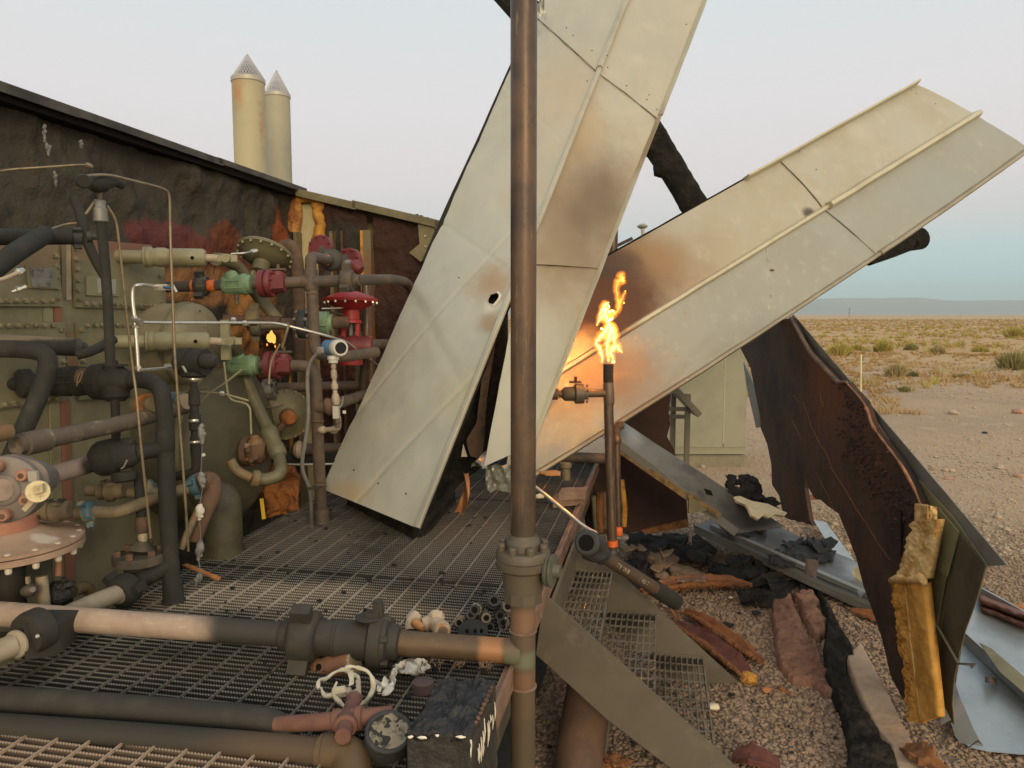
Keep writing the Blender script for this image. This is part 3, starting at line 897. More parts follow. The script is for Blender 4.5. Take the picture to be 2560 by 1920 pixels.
strip([(131, 768), (152, 768), (153, 804), (132, 804)], 'rust_brick', .002)
M('rust_brick', (.27, .125, .075), .8, 0, [(12, (.19, .085, .055), .42, .66, (1, 1, .2)), (30, (.35, .20, .12), .58, .8, (1, 1, .2))])
strip([(122, 1003), (146, 1000), (160, 1480), (132, 1480)], 'olive_light', .002)
strip([(147, 1000), (170, 997), (188, 1480), (162, 1480)], 'rust_brick', .002)
strip([(160, 830), (184, 830), (190, 915), (165, 915)], 'olive_rust', .002)
np_ = build('name_plate', MB().slab([AH(62, 662, .022), AH(138, 668, .022), AH(139, 722, .022), AH(69, 720, .022)], EB * .012), 'olive_sooty', t)
build('face', MB().slab([AH(76, 669, .035), AH(129, 671, .035), AH(131, 718, .035), AH(80, 717, .035)], EB * .003), 'ash_grey', np_)
np2 = build('name_plate', MB().slab([AH(213, 690, .022), AH(294, 694, .022), AH(295, 741, .022), AH(214, 738, .022)], EB * .010), 'olive_light', t)
build('face', MB().slab([AH(242, 696, .033), AH(289, 698, .033), AH(288, 735, .033), AH(244, 733, .033)], EB * .003), 'stack_band', np2)

t = thing('end_drum', 'large dark olive drum end behind the lower process pipe', 'vessel', L(-.3, .45, .88))
def dished(c, ax, r, depth, lenb, mat, parent, name='shell'):
    prof = [(0, r), (.6, r)] + [(.6 + .4 * sin(k / 8 * pi / 2), r * cos(k / 8 * pi / 2) * .999 + .002) for k in range(1, 9)]
    return turned(name, c - ax * lenb, c + ax * depth, [((0), r), (lenb / (lenb + depth), r)] + [((lenb + depth * sin(k / 9 * pi / 2)) / (lenb + depth), max(.003, r * cos(k / 9 * pi / 2))) for k in range(1, 10)], mat, parent, 40)
dished(L(-.14, .50, 1.36), EB, .45, .10, .9, 'dark_olive', t)
build('weld_band', MB().lathe(L(-.20, .50, 1.36), L(-.16, .50, 1.36), [(0, .452), (.3, .458), (.7, .458), (1, .452)], 40), 'olive', t)
t = thing('small_drum', 'beige topped domed drum head above the large dark drum end', 'vessel', L(-.2, .34, 1.7))
c = P(513, 862, 4.05)
M('dome', (.235, .205, .125), .6, 0, [(4, (.18, .16, .10), .42, .66), (24, (.13, .11, .07), .66, .8)], [(60, .1, .003)])
dished(c - EB * .06, EB, .226, .09, .5, 'dome', t)
build('neck_ring', MB().lathe(c - EB * .12, c - EB * .08, [(0, .228), (.2, .236), (.8, .236), (1, .228)], 40), 'olive', t)
for u, v in ((463, 793), (498, 777), (484, 840)):
    bolt(P(u, v, 3.98), EB, .006, .008, 'dark_olive', t, 'plug')
t = thing('drain_pot', 'upright dark pot with rust brown domed top on the grating edge', 'vessel', P(552, 1330, 3.85))
p = P(552, 1335, 3.85)
M('pot', (.085, .078, .042), .6, 0, [(5, (.055, .05, .03), .42, .66)], [(60, .15, .004)], [(P(545, 1160, 3.8), (.16, .2, .12), (.21, .095, .045), .5, .4, 6, .9)])
turned('shell', V((p.x, p.y, .80)), V((p.x, p.y, 1.24)), [(0, .108), (.72, .108), (.80, .104), (.88, .088), (.95, .055), (1, .006)], 'pot', t, 28)

# ------------------------------------------------------------------ tall standpipe with regulator head, tubing
t = thing('standpipe', 'tall thin black standpipe topped by a small regulator head before the heater', 'pipe', A(250, 560, .16))
sp = [A(276, 915, .20), A(270, 760, .19), A(261, 640, .18), A(252, 552, .17)]
pipe('pipe', sp, .0185, 'soot', t, .1, 14)
turned('coupling', A(252, 556, .17), A(249, 500, .17), [(0, .021), (.05, .026), (.62, .026), (.66, .022), (.72, .020), (.95, .022), (1, .016)], 'galv_edge', t)
pipe('nipple', [A(249, 502, .17), A(250, 468, .17)], .009, 'rust_pipe', t, n=10)
rh = turned('regulator_head', A(222, 462, .17), A(285, 454, .17), [(0, .014), (.15, .027), (.3, .034), (.55, .034), (.62, .026), (.8, .024), (1, .018)], 'soot', t)
build('bonnet', MB().lathe(A(248, 470, .17), A(246, 442, .17), [(0, .022), (.5, .032), (.8, .032), (1, .02)], 16), 'soot', rh)
pipe('spigot', [A(282, 455, .17), A(305, 465, .17)], .014, 'soot', rh, n=10)
build('gauge', MB().lathe(A(206, 452, .20), A(210, 453, .24), [(0, .026), (.8, .026), (1, .022)], 18), 'soot', rh)
pipe('tube', [A(200, 442, .2), A(235, 438, .2), A(272, 437, .2), A(405, 470, .22), A(424, 482, .22), A(426, 600, .24), A(437, 890, .26), A(464, 1260, .28), A(471, 1378, .28)], .0058, 'brass_tube', t, .05, 8)
pipe('tube', [A(268, 515, .19), A(290, 548, .2), A(297, 600, .2), A(315, 770, .2), A(333, 930, .2), A(341, 985, .22), A(352, 1110, .24), A(362, 1205, .24), A(377, 1345, .24)], .0054, 'brass_tube', t, .05, 8)
pipe('tube', [A(214, 536, .15), A(240, 500, .16)], .0054, 'brass_tube', t, n=8)
t = thing('impulse_tube', 'bent dark tube ending in mid air against the charred wall', 'tube', A(100, 420, -.2))
pipe('tube', [P(-20, 432, 3.3), P(20, 424, 3.3), P(85, 420, 3.35), P(215, 411, 3.4), P(228, 418, 3.42)], .0058, 'brass_tube', t, .05, 8)
pipe('tube', [P(130, 572, 3.2), P(165, 560, 3.3), P(196, 558, 3.3)], .0058, 'brass_tube', t, .05, 8)
turned('fitting', P(213, 411, 3.4), P(232, 419, 3.42), [(0, .010), (.3, .013), (.8, .013), (1, .008)], 'brass_tube', t, 8)

# black pipes high on the heater's near end
t = thing('black_header', 'soot black horizontal pipe meeting a slanting pipe near the heater top', 'pipe', P(60, 600, 2.8))
pipe('pipe', [P(-90, 592, 2.75), P(60, 592, 3.0), P(172, 592, 3.15)], .033, 'soot', t, n=18)
pipe('branch', [P(-110, 745, 2.5), P(30, 637, 2.75), P(112, 586, 2.98)], .037, 'soot', t, n=18)
hammer_union(P(190, 594, 3.18), P(210, 594, 3.2) - P(170, 594, 3.16), .034, 'soot_bluish', t, .05, 3, .8)
o = build('handle_arm', MB().tube(fillet([P(184, 490, 3.2), P(206, 545, 3.2), P(214, 592, 3.2), P(232, 625, 3.2), P(262, 680, 3.2)], .05), [.020] * 22, 10), 'soot', t) if False else pipe('handle_arm', [P(184, 492, 3.2), P(206, 550, 3.2), P(216, 600, 3.2), P(238, 650, 3.2), P(262, 690, 3.22)], .022, 'soot', t, .06, 10)
turned('plug', P(216, 592, 3.18), P(240, 592, 3.2), [(0, .022), (.5, .022), (.55, .014), (1, .013)], 'soot_bluish', t, 12)
t = thing('bent_header', 'thick soot black pipe bending down past the lower cover plate', 'pipe', P(60, 870, 2.9))
pipe('pipe', [P(-60, 858, 2.8), P(60, 862, 2.95), P(190, 868, 3.1)], .038, 'header_dust', t, n=18)
M('header_dust', SOOT, .85, 0, [(9, (.05, .047, .035), .45, .75)], [(60, .2, .006)], [(P(60, 838, 2.9), (.8, .8, .032), (.22, .17, .11), .6, .4, 12, .9)])
pipe('bend', [P(-60, 872, 2.72), P(60, 872, 2.72), P(125, 885, 2.72), P(112, 955, 2.72), P(70, 1050, 2.7), P(15, 1175, 2.66)], .0325, 'soot_flecked', t, .16, 20)
M('soot_flecked', SOOT, .8, 0, [(9, (.05, .048, .037), .45, .75), (13, (.30, .31, .31), .745, .765)], [(60, .2, .006)])
turned('union', P(182, 867, 3.08), P(216, 868, 3.12), [(0, .028), (.1, .036), (.45, .036), (.5, .024), (.8, .022), (1, .018)], 'soot_bluish', t, 14)
pipe('valve_lever', [P(192, 888, 2.98), P(225, 880, 3.0), P(262, 862, 3.1), P(284, 848, 3.15)], .020, 'soot', t, .05, 10)
t = thing('copper_tube', 'short pale bent tube with nut at the photo edge above the name plate', 'tube', P(30, 690, 2.6))
pipe('tube', [P(-30, 706, 2.55), P(10, 698, 2.6), P(48, 680, 2.66)], .0075, 'pale_pipe', t, .04, 10)
turned('nut', P(42, 683, 2.65), P(58, 675, 2.68), [(0, .009), (.1, .014), (.5, .014), (.6, .010), (1, .010)], 'silver', t, 6)
turned('valve_stub', P(28, 730, 2.7), P(64, 717, 2.74), [(0, .006), (.3, .009), (.35, .013), (.6, .013), (.65, .008), (1, .010)], 'silver', t, 8)

# ------------------------------------------------------------------ bright impulse line with two small valves
t = thing('steel_tube_line', 'bright stainless tube line looping between two small needle valves', 'tube', P(338, 800, 3.25))
D_ = 3.25
pipe('tube', [P(392, 716, 3.5), P(350, 712, D_), P(333, 716, D_), P(330, 745, D_), P(338, 805, D_), P(346, 926, D_)], .0088, 'silver', t, .05, 10)
pipe('tube', [P(338, 806, D_), P(420, 807, 3.4), P(690, 807, 4.0), P(768, 827, 4.05), P(820, 840, 4.1), P(866, 854, 4.4), P(955, 921, 5.1)], .0075, 'silver', t, .06, 10)
pipe('tube', [P(347, 926, D_), P(400, 922, 3.4), P(440, 916, 3.5)], .008, 'silver', t, .03, 10)
for u, v, du, dv in ((336, 790, 1, 9), (339, 812, 1, 9), (345, 915, 1, 9)):
    turned('nut', P(u, v, D_), P(u + du, v + dv, D_), [(0, .010), (.1, .014), (.9, .014), (1, .010)], 'silver', t, 6)
turned('tee', P(337, 799, D_), P(352, 806, D_ - .02), [(0, .013), (.4, .013), (.5, .015), (1, .015)], 'silver', t, 8)
for uu, vv in ((398, 718), (422, 917)):
    o = build('needle_valve', MB().box(P(uu + 8, vv, 3.5), V((.03, 0, 0)), V((0, .016, 0)), UP * .014), 'silver', t)
    turned('nut', P(uu - 10, vv, 3.5), P(uu, vv, 3.5), [(0, .010), (.3, .014), (1, .014)], 'silver', o, 6)
    pipe('stem', [P(uu + 12, vv, 3.47), P(uu + 34, vv + 2, 3.42)], .007, 'meter_blue', o, n=8)
    pipe('lever', [P(uu + 34, vv - 4, 3.40), P(uu + 44, vv + 14, 3.38)], .007, 'silver', o, n=8)
pipe('drop_tube', [P(722, 812, 4.0), P(716, 832, 4.0), P(705, 870, 4.02)], .007, 'brass_tube', t, .02, 8)

# ------------------------------------------------------------------ two olive operator cylinders with curving downcomers
def operator(pts_cyl, down, label, r0):
    (u0, v0, d0), (u1, v1, d1) = pts_cyl
    q = lambda f: P(u0 + (u1 - u0) * f, v0 + (v1 - v0) * f, d0 + (d1 - d0) * f)
    t = thing('operator_cylinder', label, 'valve operator', q(.5))
    turned('barrel', q(0), q(.40), [(0, r0 * .82), (.05, r0 * .9), (.9, r0 * .9), (1, r0 * .9)], 'olive_light', t)
    turned('neck_ring', q(.36), q(.47), [(0, r0 * 1.0), (.12, r0 * 1.42), (.30, r0 * 1.42), (.36, r0 * 1.28), (.44, r0 * 1.28), (.5, r0 * 1.38), (.8, r0 * 1.38), (1, r0 * 1.15)], 'olive_light', t)
    turned('body', q(.45), q(.64), [(0, r0 * 1.1), (.3, r0 * 1.3), (.7, r0 * 1.3), (1, r0 * 1.05)], 'olive_light', t)
    b = turned('cylinder', q(.62), q(1), [(0, r0 * 1.05), (.06, r0 * 1.25), (.9, r0 * 1.25), (.96, r0 * 1.12), (1, r0 * 1.0)], 'olive_light', t)
    bolt(q(.86) + (CAM - q(.86)).normalized() * r0 * 1.22, CAM - q(.86), .010, .006, 'dark_gap', b, 'port')
    turned('rod', q(1), q(1.12), [(0, r0 * .55), (1, r0 * .5)], 'pale_pipe', t, 12)
    build('clevis', MB().bar(q(1.08), q(1.32), r0 * .7, r0 * .9), 'olive_light', t)
    turned('swivel', q(1.22) - V((0, .03, 0)), q(1.22) + V((0, .03, 0)), [(0, r0 * .6), (1, r0 * .6)], 'olive_light', t, 14)
    pipe('downcomer', down, .036, 'olive', t, .22, 18)
operator(((270, 641, 3.75), (515, 645, 3.85)), [P(540, 648, 4.05), P(566, 650, 4.2), P(600, 668, 4.35), P(640, 735, 4.42), P(694, 800, 4.45)], 'upper olive green operator cylinder level with the dished actuator', .038)
operator(((272, 855, 3.65), (524, 853, 3.8)), [P(548, 853, 3.95), P(576, 856, 4.0), P(600, 890, 4.3), P(612, 945, 4.32), P(640, 1010, 4.3), P(676, 1085, 4.25)], 'lower olive green operator cylinder above the black instrument head', .038)
t = thing('olive_elbow_run', 'fat olive pipe coming off the drum and ending in a union and elbow', 'pipe', P(690, 1150, 4.05))
pipe('pipe', [P(640, 1010, 4.31), P(676, 1085, 4.255), P(698, 1140, 4.15), P(704, 1185, 4.02), P(672, 1199, 4.0), P(640, 1197, 3.98)], .0345, 'olive', t, .08, 18)
ax = P(690, 1120, 4.05) - P(672, 1075, 4.05)
turned('union', P(669, 1072, 4.25), P(698, 1142, 4.15), [(0, .042), (.06, .050), (.3, .050), (.36, .044), (.6, .044), (.66, .050), (.92, .050), (1, .04)], 'olive', t)
turned('elbow_collar', P(648, 1198, 3.97), P(628, 1195, 3.95), [(0, .040), (.2, .046), (.8, .046), (1, .036)], 'olive_rust', t)
pipe('reducer', [P(628, 1195, 3.95), P(590, 1178, 3.93), P(575, 1150, 3.92)], .026, 'olive_rust', t, .05, 14)
t = thing('drum_valve', 'rust crusted flanged valve on the drum end behind the olive elbow pipe', 'valve', P(635, 1130, 4.2))
pipe('pipe', [P(572, 1127, 4.3), P(700, 1127, 4.25)], .030, 'rust_pipe', t)
disc('flange', P(612, 1127, 4.22), V((1, -.1, 0)), .085, .035, 'rust_brown', t, 24, 6, .010, .016, 'rust_orange')
turned('body', P(625, 1127, 4.2), P(668, 1127, 4.2), [(0, .06), (.3, .075), (.7, .075), (1, .05)], 'rust_brown', t)
turned('bonnet', P(640, 1112, 4.18), P(636, 1088, 4.18), [(0, .05), (.6, .04), (.65, .028), (1, .02)], 'olive_rust', t, 14)
build('stop_bar', MB().bar(P(614, 1113, 4.15), P(645, 1109, 4.15), .02, .02), 'ash_grey', t)
for k, (u, v) in enumerate(((630, 1150), (641, 1143), (622, 1125))):
    bolt(P(u, v, 4.12), V((0, -1, .1)), .016, .02, 'rust_brown', t, 'stud', 8)

# dished actuators
def dish(c, ax, r, mat, label, cat='valve actuator'):
    t = thing('diaphragm_actuator', label, cat, c)
    ax = V(ax).normalized()
    o = turned('lower_dish', c + ax * .012, c + ax * .075, [(0, r), (.12, r), (.13, r * .9), (.5, r * .72), (1, r * .28)], mat, t, 36)
    p = turned('upper_dish', c - ax * .045, c + ax * .010, [(0, r * .3), (.55, r * .82), (.82, r * .92), (.83, r), (1, r)], mat, t, 36)
    a_, x, y = frame(ax)
    for k in range(16):
        an = 2 * pi * k / 16
        bolt(c + (x * cos(an) + y * sin(an)) * r * .95 + ax * .02, ax, .008, .014, 'silver' if 'red' in mat else 'olive_light', o)
    return t, ax
c = P(664, 632, 4.5)
t, ax = dish(c, V((-.13, -.50, -.85)), .168, 'olive', 'olive green dished actuator tilted upward beside the upper cylinder')
turned('neck', c + ax * .06, c + ax * .14, [(0, .052), (.3, .05), (1, .05)], 'olive', t)
for dx in (-.03, .03):
    build('yoke_leg', MB().bar(c + ax * .13 + V((dx, 0, 0)), c + ax * .27 + V((dx * 1.3, 0, 0)), .018, .03), 'olive_light', t)
pipe('stem', [c + ax * .12, c + ax * .26], .012, 'silver', t, n=10)
pipe('air_tube', [P(578, 635, 4.2), P(610, 633, 4.2), P(632, 629, 4.3)], .006, 'silver', t, .02, 8)
turned('nut', P(626, 630, 4.29), P(642, 626, 4.33), [(0, .010), (.4, .014), (1, .012)], 'silver', t, 6)
c = P(712, 1035, 4.75)
t, ax = dish(c, V((.50, -.86, -.10)), .165, 'olive', 'olive dished actuator standing on edge above the rusty drum valve')
turned('neck', c + ax * .06, c + ax * .11, [(0, .055), (.5, .052), (1, .045)], 'rust_brown', t)
turned('hub', c + ax * .10, c + ax * .15, [(0, .048), (.7, .045), (1, .03)], 'rust_orange', t)
pipe('air_tube', [P(606, 1017, 4.5), P(690, 1019, 4.5), P(706, 1012, 4.55)], .006, 'rust_pipe', t, .02, 8)
build('yoke_leg', MB().bar(c + ax * .1, c + ax * .16 + V((-.12, 0, -.1)), .03, .03), 'rust_brown', t)

# ------------------------------------------------------------------ process lines across the platform's far part
def check_valve(t, u0, u1, v0, v1, d, mat='valve_green'):
    p, q = P(u0, v0, d), P(u1, v1, d)
    r = .047
    ax = (q - p).normalized()
    L_ = (q - p).length
    b = turned('check_valve', p, q, [(0, r * .75), (.04, r * 1.0), (.12, r * 1.12), (.2, r * 1.15), (.62, r * 1.18), (.70, r * 1.30), (.80, r * 1.30), (.84, r * 1.12), (.97, r * 1.12), (1, r * .8)], mat, t, 24)
    c = p.lerp(q, .36)
    build('cover', MB().lathe(c + UP * .01 - ax * .0, c + UP * .078 - ax * .022, [(0, r * .95), (.55, r * .92), (.85, r * .75), (1, r * .4)], 18), mat, b)
    build('boss', MB().box(c - UP * .04 + ax * .01, ax * L_ * .27, V((0, .02, 0)), UP * .012), mat, b)
    f = c + V((0, -r * 1.12, 0)) + ax * .02
    n_ = V((0, -1, 0))
    mb = MB()
    hx, hz = L_ * .28, .020
    up = n_.cross(ax).normalized() * 1.0
    up = up if up.z > 0 else -up
    for a_, b_, w_ in ((-hx, hx, hz), (-hx, hx, -hz)):
        mb.bar(f + ax * a_ + up * w_, f + ax * b_ + up * w_, .012, .005)
    for a_ in (-hx, hx):
        mb.bar(f + ax * a_ - up * hz, f + ax * a_ + up * hz, .012, .005)
    build('name_frame', mb, mat, b)
    text('raised_letters', 'STEEL', f + n_ * .001, ax, up, .034, mat, b, .005)
    return b
def red_valve(t, u0, u1, v0, v1, d):
    p, q = P(u0, v0, d), P(u1, v1, d)
    ax = (q - p).normalized()
    b = turned('ball_valve', p, q, [(0, .03), (.05, .052), (.08, .078), (.28, .080), (.30, .066), (.36, .066), (.38, .080), (.52, .078), (.55, .058), (.95, .056), (1, .044)], 'valve_red', t, 28)
    a_, x, y = frame(ax)
    for k in range(8):
        an = 2 * pi * k / 8 + .3
        bolt(p.lerp(q, .52) + (x * cos(an) + y * sin(an)) * .068, ax, .009, .014, 'valve_red', b)
    c = p.lerp(q, .72)
    build('body_block', MB().box(c + V((0, -.045, 0)), ax * .045, V((0, .014, 0)), UP * .032), 'valve_red', b)
    tp = c + UP * .055
    build('bonnet', MB().lathe(c + UP * .04, tp + UP * .012, [(0, .035), (.6, .035), (1, .028)], 12), 'valve_red', b)
    build('stop_plate', MB().box(tp + UP * .022, ax * .045, V((0, .02, 0)), UP * .005), 'rust_pipe', b)
    pipe('stem', [tp, tp + UP * .05], .011, 'rust_pipe', b, n=8)
    return b
def band(t, u0, u1, v0, v1, d, r, mat='tape_orange'):
    turned('orange_band', P(u0, v0, d), P(u1, v1, d), [(0, r * .98), (.08, r * 1.06), (.92, r * 1.06), (1, r * .98)], mat, t)
d = 4.2
t = thing('upper_process_line', 'upper brown pipe run with green check valve and wine red ball valve', 'pipe run', P(700, 710, d))
def lv(u): return 717 - (u - 440) * .036
RP = .0305
pipe('pipe', [P(380, lv(380), d), P(560, lv(560), d)], RP, 'rust_pipe', t)
pipe('pipe', [P(628, lv(628), d), P(660, lv(660), d)], RP, 'rust_pipe', t)
pipe('pipe', [P(700, lv(700), d), P(860, lv(860), d)], RP * 1.08, 'rust_pipe', t)
disc('flange', P(358, 718, d + .15), V((1, 0, 0)), .075, .03, 'rust_brown', t, 24, 6, .01, .012, 'rust_orange')
band(t, 479, 491, lv(479), lv(491), d, RP)
band(t, 517, 539, lv(517), lv(539), d, RP)
hammer_union(P(504, lv(504), d), V((1, 0, 0)), .058, 'union_black', t, .075, 3, 1.2)
M('union_black', (.040, .040, .034), .6, 0, [(7, (.20, .175, .11), .52, .7)], [(40, .2, .005)])
check_valve(t, 556, 632, lv(556), lv(632), d)
build('drain_stub', MB().lathe(P(592, 738, d - .02), P(592, 760, d - .02), [(0, .014), (.4, .014), (.45, .010), (1, .010)], 10), 'union_black', t)
red_valve(t, 645, 716, lv(645), lv(716), d)
turned('ring', P(706, lv(706), d), P(714, lv(714), d), [(0, .036), (.5, .042), (1, .036)], 'tan_steel', t)
cx_, cz_ = 778, lv(778)
turned('cross', P(756, lv(756), d), P(800, lv(800), d), [(0, .034), (.1, .039), (.9, .039), (1, .034)], 'rust_pipe', t)
pipe('riser', [P(781, 722, d), P(778, 690, d), P(776, 655, d), P(779, 642, d + .03), P(806, 648, d + .34), P(830, 652, d + .6)], RP * 1.08, 'rust_pipe', t, .09)
turned('cross_collar', P(779, 728, d), P(777, 672, d), [(0, .034), (.08, .040), (.92, .040), (1, .034)], 'rust_pipe', t)
band(t, 810, 822, 649, 651, d + .42, RP)
hammer_union(P(828, 650, d + .55), P(835, 651, d + .7) - P(822, 650, d + .45), .072, 'union_black', t, .07, 3, .2)
turned('nipple', P(842, 656, d + .7), P(876, 661, d + .95), [(0, .035), (.5, .038), (1, .030)], 'ash_grey', t)
disc('red_flange', P(880, 657, d + 1.0), V((-.45, -.9, .1)), .098, .045, 'valve_red', t, 28, 8, .012, .018, 'valve_red')
turned('red_body', P(884, 664, d + .9), P(903, 676, d + .88), [(0, .05), (.5, .055), (1, .03)], 'valve_red', t, 12)
hammer_union(P(868, lv(868), d - .03), V((1, -.05, 0)), .064, 'rust_pipe', t, .075, 3, 1.5)
turned('adapter', P(876, lv(876), d - .03), P(900, lv(900), d - .04), [(0, .036), (.5, .042), (.6, .034), (1, .032)], 'rust_pipe', t)
pipe('pipe', [P(890, lv(890), d - .04), P(985, lv(985), d + .5), P(1024, 708, d + .85), P(1034, 760, d + 1.0), P(1034, 860, d + 1.05)], RP * 1.0, 'rust_pipe', t, .14)
pipe('drop', [P(781, 722, d), P(783, 790, d), P(785, 868, d), P(800, 890, d), P(860, 892, d + .1), P(940, 880, d + .35)], .033, 'rust_pipe', t, .09, 18)
turned('weld', P(781, 733, d), P(781, 739, d), [(0, .032), (.5, .037), (1, .032)], 'rust_brown', t)
t = thing('blanked_flange', 'wine red round flange face half hidden behind the black hammer union', 'flange', P(806, 622, 5.4))
disc('plate', P(806, 622, 5.4), V((-.3, -.95, .15)), .095, .04, 'valve_red', t, 26, 8, .01, .012, 'valve_red')
t = thing('rusty_hanger', 'curved rust stained pipe bend rising behind the tilted olive dish', 'pipe', P(730, 650, 5.2))
pipe('pipe', [P(706, 618, 5.3), P(724, 610, 5.3), P(742, 636, 5.3), P(746, 700, 5.3), P(748, 900, 5.3)], .045, 'rust_brown', t, .14, 16)

t = thing('lower_process_line', 'lower brown pipe run with green check valve turning down to the grating', 'pipe run', P(700, 910, d))
lw = lambda u: 914 - (u - 540) * .0
band(t, 529, 553, 916, 915, d, RP * 1.12)
pipe('pipe', [P(500, 915, d), P(575, 914, d)], RP, 'rust_pipe', t)
check_valve(t, 571, 648, 914, 913, d)
pipe('pipe', [P(645, 913, d), P(672, 913, d)], RP, 'rust_pipe', t)
turned('ring', P(641, 913, d), P(648, 913, d), [(0, .036), (.5, .042), (1, .036)], 'tan_steel', t)
red_valve(t, 661, 730, 913, 913, d)
pipe('leg', [P(720, 914, d), P(768, 915, d), P(788, 930, d), P(791, 985, d), P(796, 1130, d + .08), P(802, 1250, d + .17), P(806, 1302, d + .2)], .034, 'rust_pipe', t, .14, 20)
for u, v in ((790, 950), (792, 1000), (794, 1053), (800, 1212)):
    turned('weld', P(u, v - 3, d + .02), P(u, v + 3, d + .02), [(0, .034), (.5, .0385), (1, .034)], 'rust_brown', t)
turned('foot', P(804, 1272, d + .18), P(806, 1304, d + .2), [(0, .036), (.2, .042), (.9, .042), (1, .048)], 'rust_pipe', t)
pipe('side_branch', [P(794, 1018, d), P(822, 1018, d - .02), P(845, 1008, d), P(870, 1000, d + .25), P(935, 980, d + .95)], .032, 'rust_pipe', t, .06)
turned('weld_ring', P(812, 1018, d - .02), P(832, 1014, d - .02), [(0, .036), (.3, .050), (.6, .050), (1, .036)], 'rust_brown', t)
pipe('small_branch', [P(798, 1075, d), P(840, 1073, d - .05), P(848, 1070, d - .05), P(846, 1040, d - .05)], .014, 'pale_pipe', t, .03, 10)
for u in (806, 834):
    turned('fitting', P(u - 7, 1075, d - .02), P(u + 7, 1074, d - .03), [(0, .017), (.2, .022), (.8, .022), (1, .017)], 'pale_pipe', t, 10)

# cross pipes low behind
t = thing('cross_pipe', 'long grey brown level pipe behind the blue transmitter with rough flange', 'pipe', P(800, 968, 4.7))
pipe('pipe', [P(660, 970, 4.7), P(960, 962, 5.15)], .031, 'rust_pipe', t)
disc('rough_flange', P(660, 972, 4.6), V((1, 0, 0)), .062, .06, 'ash_grey', t, 18, 6, .012, .012, 'rust_pipe')
turned('collar', P(676, 970, 4.65), P(690, 970, 4.66), [(0, .036), (.2, .045), (.8, .045), (1, .036)], 'rust_pipe', t)
t = thing('lower_cross_pipe', 'brown level pipe just above the thin rod and low behind the drum valve', 'pipe', P(800, 1124, 4.8))
pipe('pipe', [P(735, 1124, 4.8), P(900, 1120, 5.2)], .040, 'rust_pipe', t)
turned('stub', P(738, 1124, 4.78), P(756, 1124, 4.78), [(0, .045), (.5, .06), (1, .045)], 'pale_pipe', t)
t = thing('skid_rod', 'thin level rod with dark beam low across the back of the skid', 'rod', P(750, 1160, 4.9))
pipe('rod', [P(600, 1163, 4.8), P(850, 1160, 4.85)], .008, 'silver', t, n=8)
build('beam', MB().bar(P(660, 1146, 4.95), P(900, 1143, 4.95), .06, .08), 'soot', t)
t = thing('rear_pipe', 'dark upright pipe rising behind the red control valve', 'pipe', P(917, 900, 5.0))
pipe('pipe', [P(916, 690, 5.0), P(917, 870, 5.0), P(905, 1010, 5.05)], .034, 'heat_pipe', t)
t = thing('olive_channel', 'short olive upright channel below the red control valve', 'support', P(897, 930, 5.2))
build('channel', MB().box(P(900, 930, 5.2), V((.03, 0, 0)), V((0, .02, 0)), UP * .28), 'lining_olive', t)
build('torn_edge', MB().slab([P(908, 878, 5.15), P(914, 872, 5.15), P(910, 958, 5.15), P(906, 958, 5.15)], V((0, .02, 0))), 'ash_white', t)

# red control valve
c = P(877, 747, 4.7)
t, ax = dish(c, V((0, -.06, -1)), .172, 'actuator_red', 'bright red control valve with flat dished actuator on top', 'control valve')
turned('stem_housing', c + ax * .07, c + ax * .155, [(0, .052), (.3, .054), (.75, .054), (.8, .068), (1, .068)], 'actuator_red', t)
for dx in (-.045, .045):
    build('yoke_leg', MB().bar(c + ax * .15 + V((dx, 0, 0)), c + ax * .33 + V((dx, 0, 0)), .022, .045, V((0, 1, 0))), 'actuator_red', t)
pipe('stem', [c + ax * .15, c + ax * .34], .012, 'ash_grey', t, n=10)
turned('packing', c + ax * .27, c + ax * .32, [(0, .02), (1, .026)], 'ash_white', t, 10)
o = turned('bonnet', c + ax * .32, c + ax * .42, [(0, .07), (.15, .075), (.3, .075), (.32, .06), (.6, .06), (.62, .072), (1, .072)], 'actuator_red', t)
for k in range(6):
    an = k * pi / 3 + .2
    bolt(c + ax * .32 + V((cos(an), sin(an), 0)) * .064, -ax, .008, .016, 'ash_white', o)
bc = P(884, 866, 4.7)
turned('body', bc + V((-.11, 0, 0)), bc + V((.12, 0, 0)), [(0, .06), (.15, .075), (.3, .06), (.5, .075), (.7, .06), (.85, .072), (1, .06)], 'valve_red', t)
pipe('outlet', [bc + V((.1, 0, .01)), P(1000, 861, 5.25)], .036, 'rust_pipe', t)
pipe('air_tube', [P(805, 772, 4.6), P(850, 770, 4.6), P(862, 768, 4.65)], .006, 'silver', t, .02, 8)
pipe('air_tube', [P(812, 776, 4.62), P(858, 787, 4.62)], .006, 'dark_olive', t, .02, 8)
t = thing('inner_check_valve', 'small green valve half hidden behind the brown drop pipe', 'valve', P(808, 808, 4.55))
turned('body', P(792, 808, 4.55), P(832, 808, 4.55), [(0, .05), (.1, .072), (.75, .072), (.8, .055), (1, .05)], 'valve_green', t)
build('name_frame', MB().box(P(800, 808, 4.47), V((.035, 0, 0)), V((0, .008, 0)), UP * .016), 'valve_green', t)
pipe('nipple', [P(826, 807, 4.55), P(868, 805, 4.6)], .038, 'rust_brown', t)
disc('flange', P(748, 810, 4.5), V((1, 0, 0)), .088, .05, 'soot_bluish', t, 24, 8, .011, .016, 'ash_grey', both=True)
pipe('nipple', [P(690, 806, 4.45), P(760, 810, 4.5)], .03, 'rust_brown', t)
pipe('nipple', [P(756, 810, 4.5), P(796, 809, 4.53)], .03, 'ash_grey', t)
t = thing('side_union', 'dark brown hammer union and pipe level with the bright tube behind the drum dome', 'pipe', P(640, 800, 4.4))
pipe('pipe', [P(560, 800, 4.35), P(700, 803, 4.4)], .032, 'rust_brown', t)
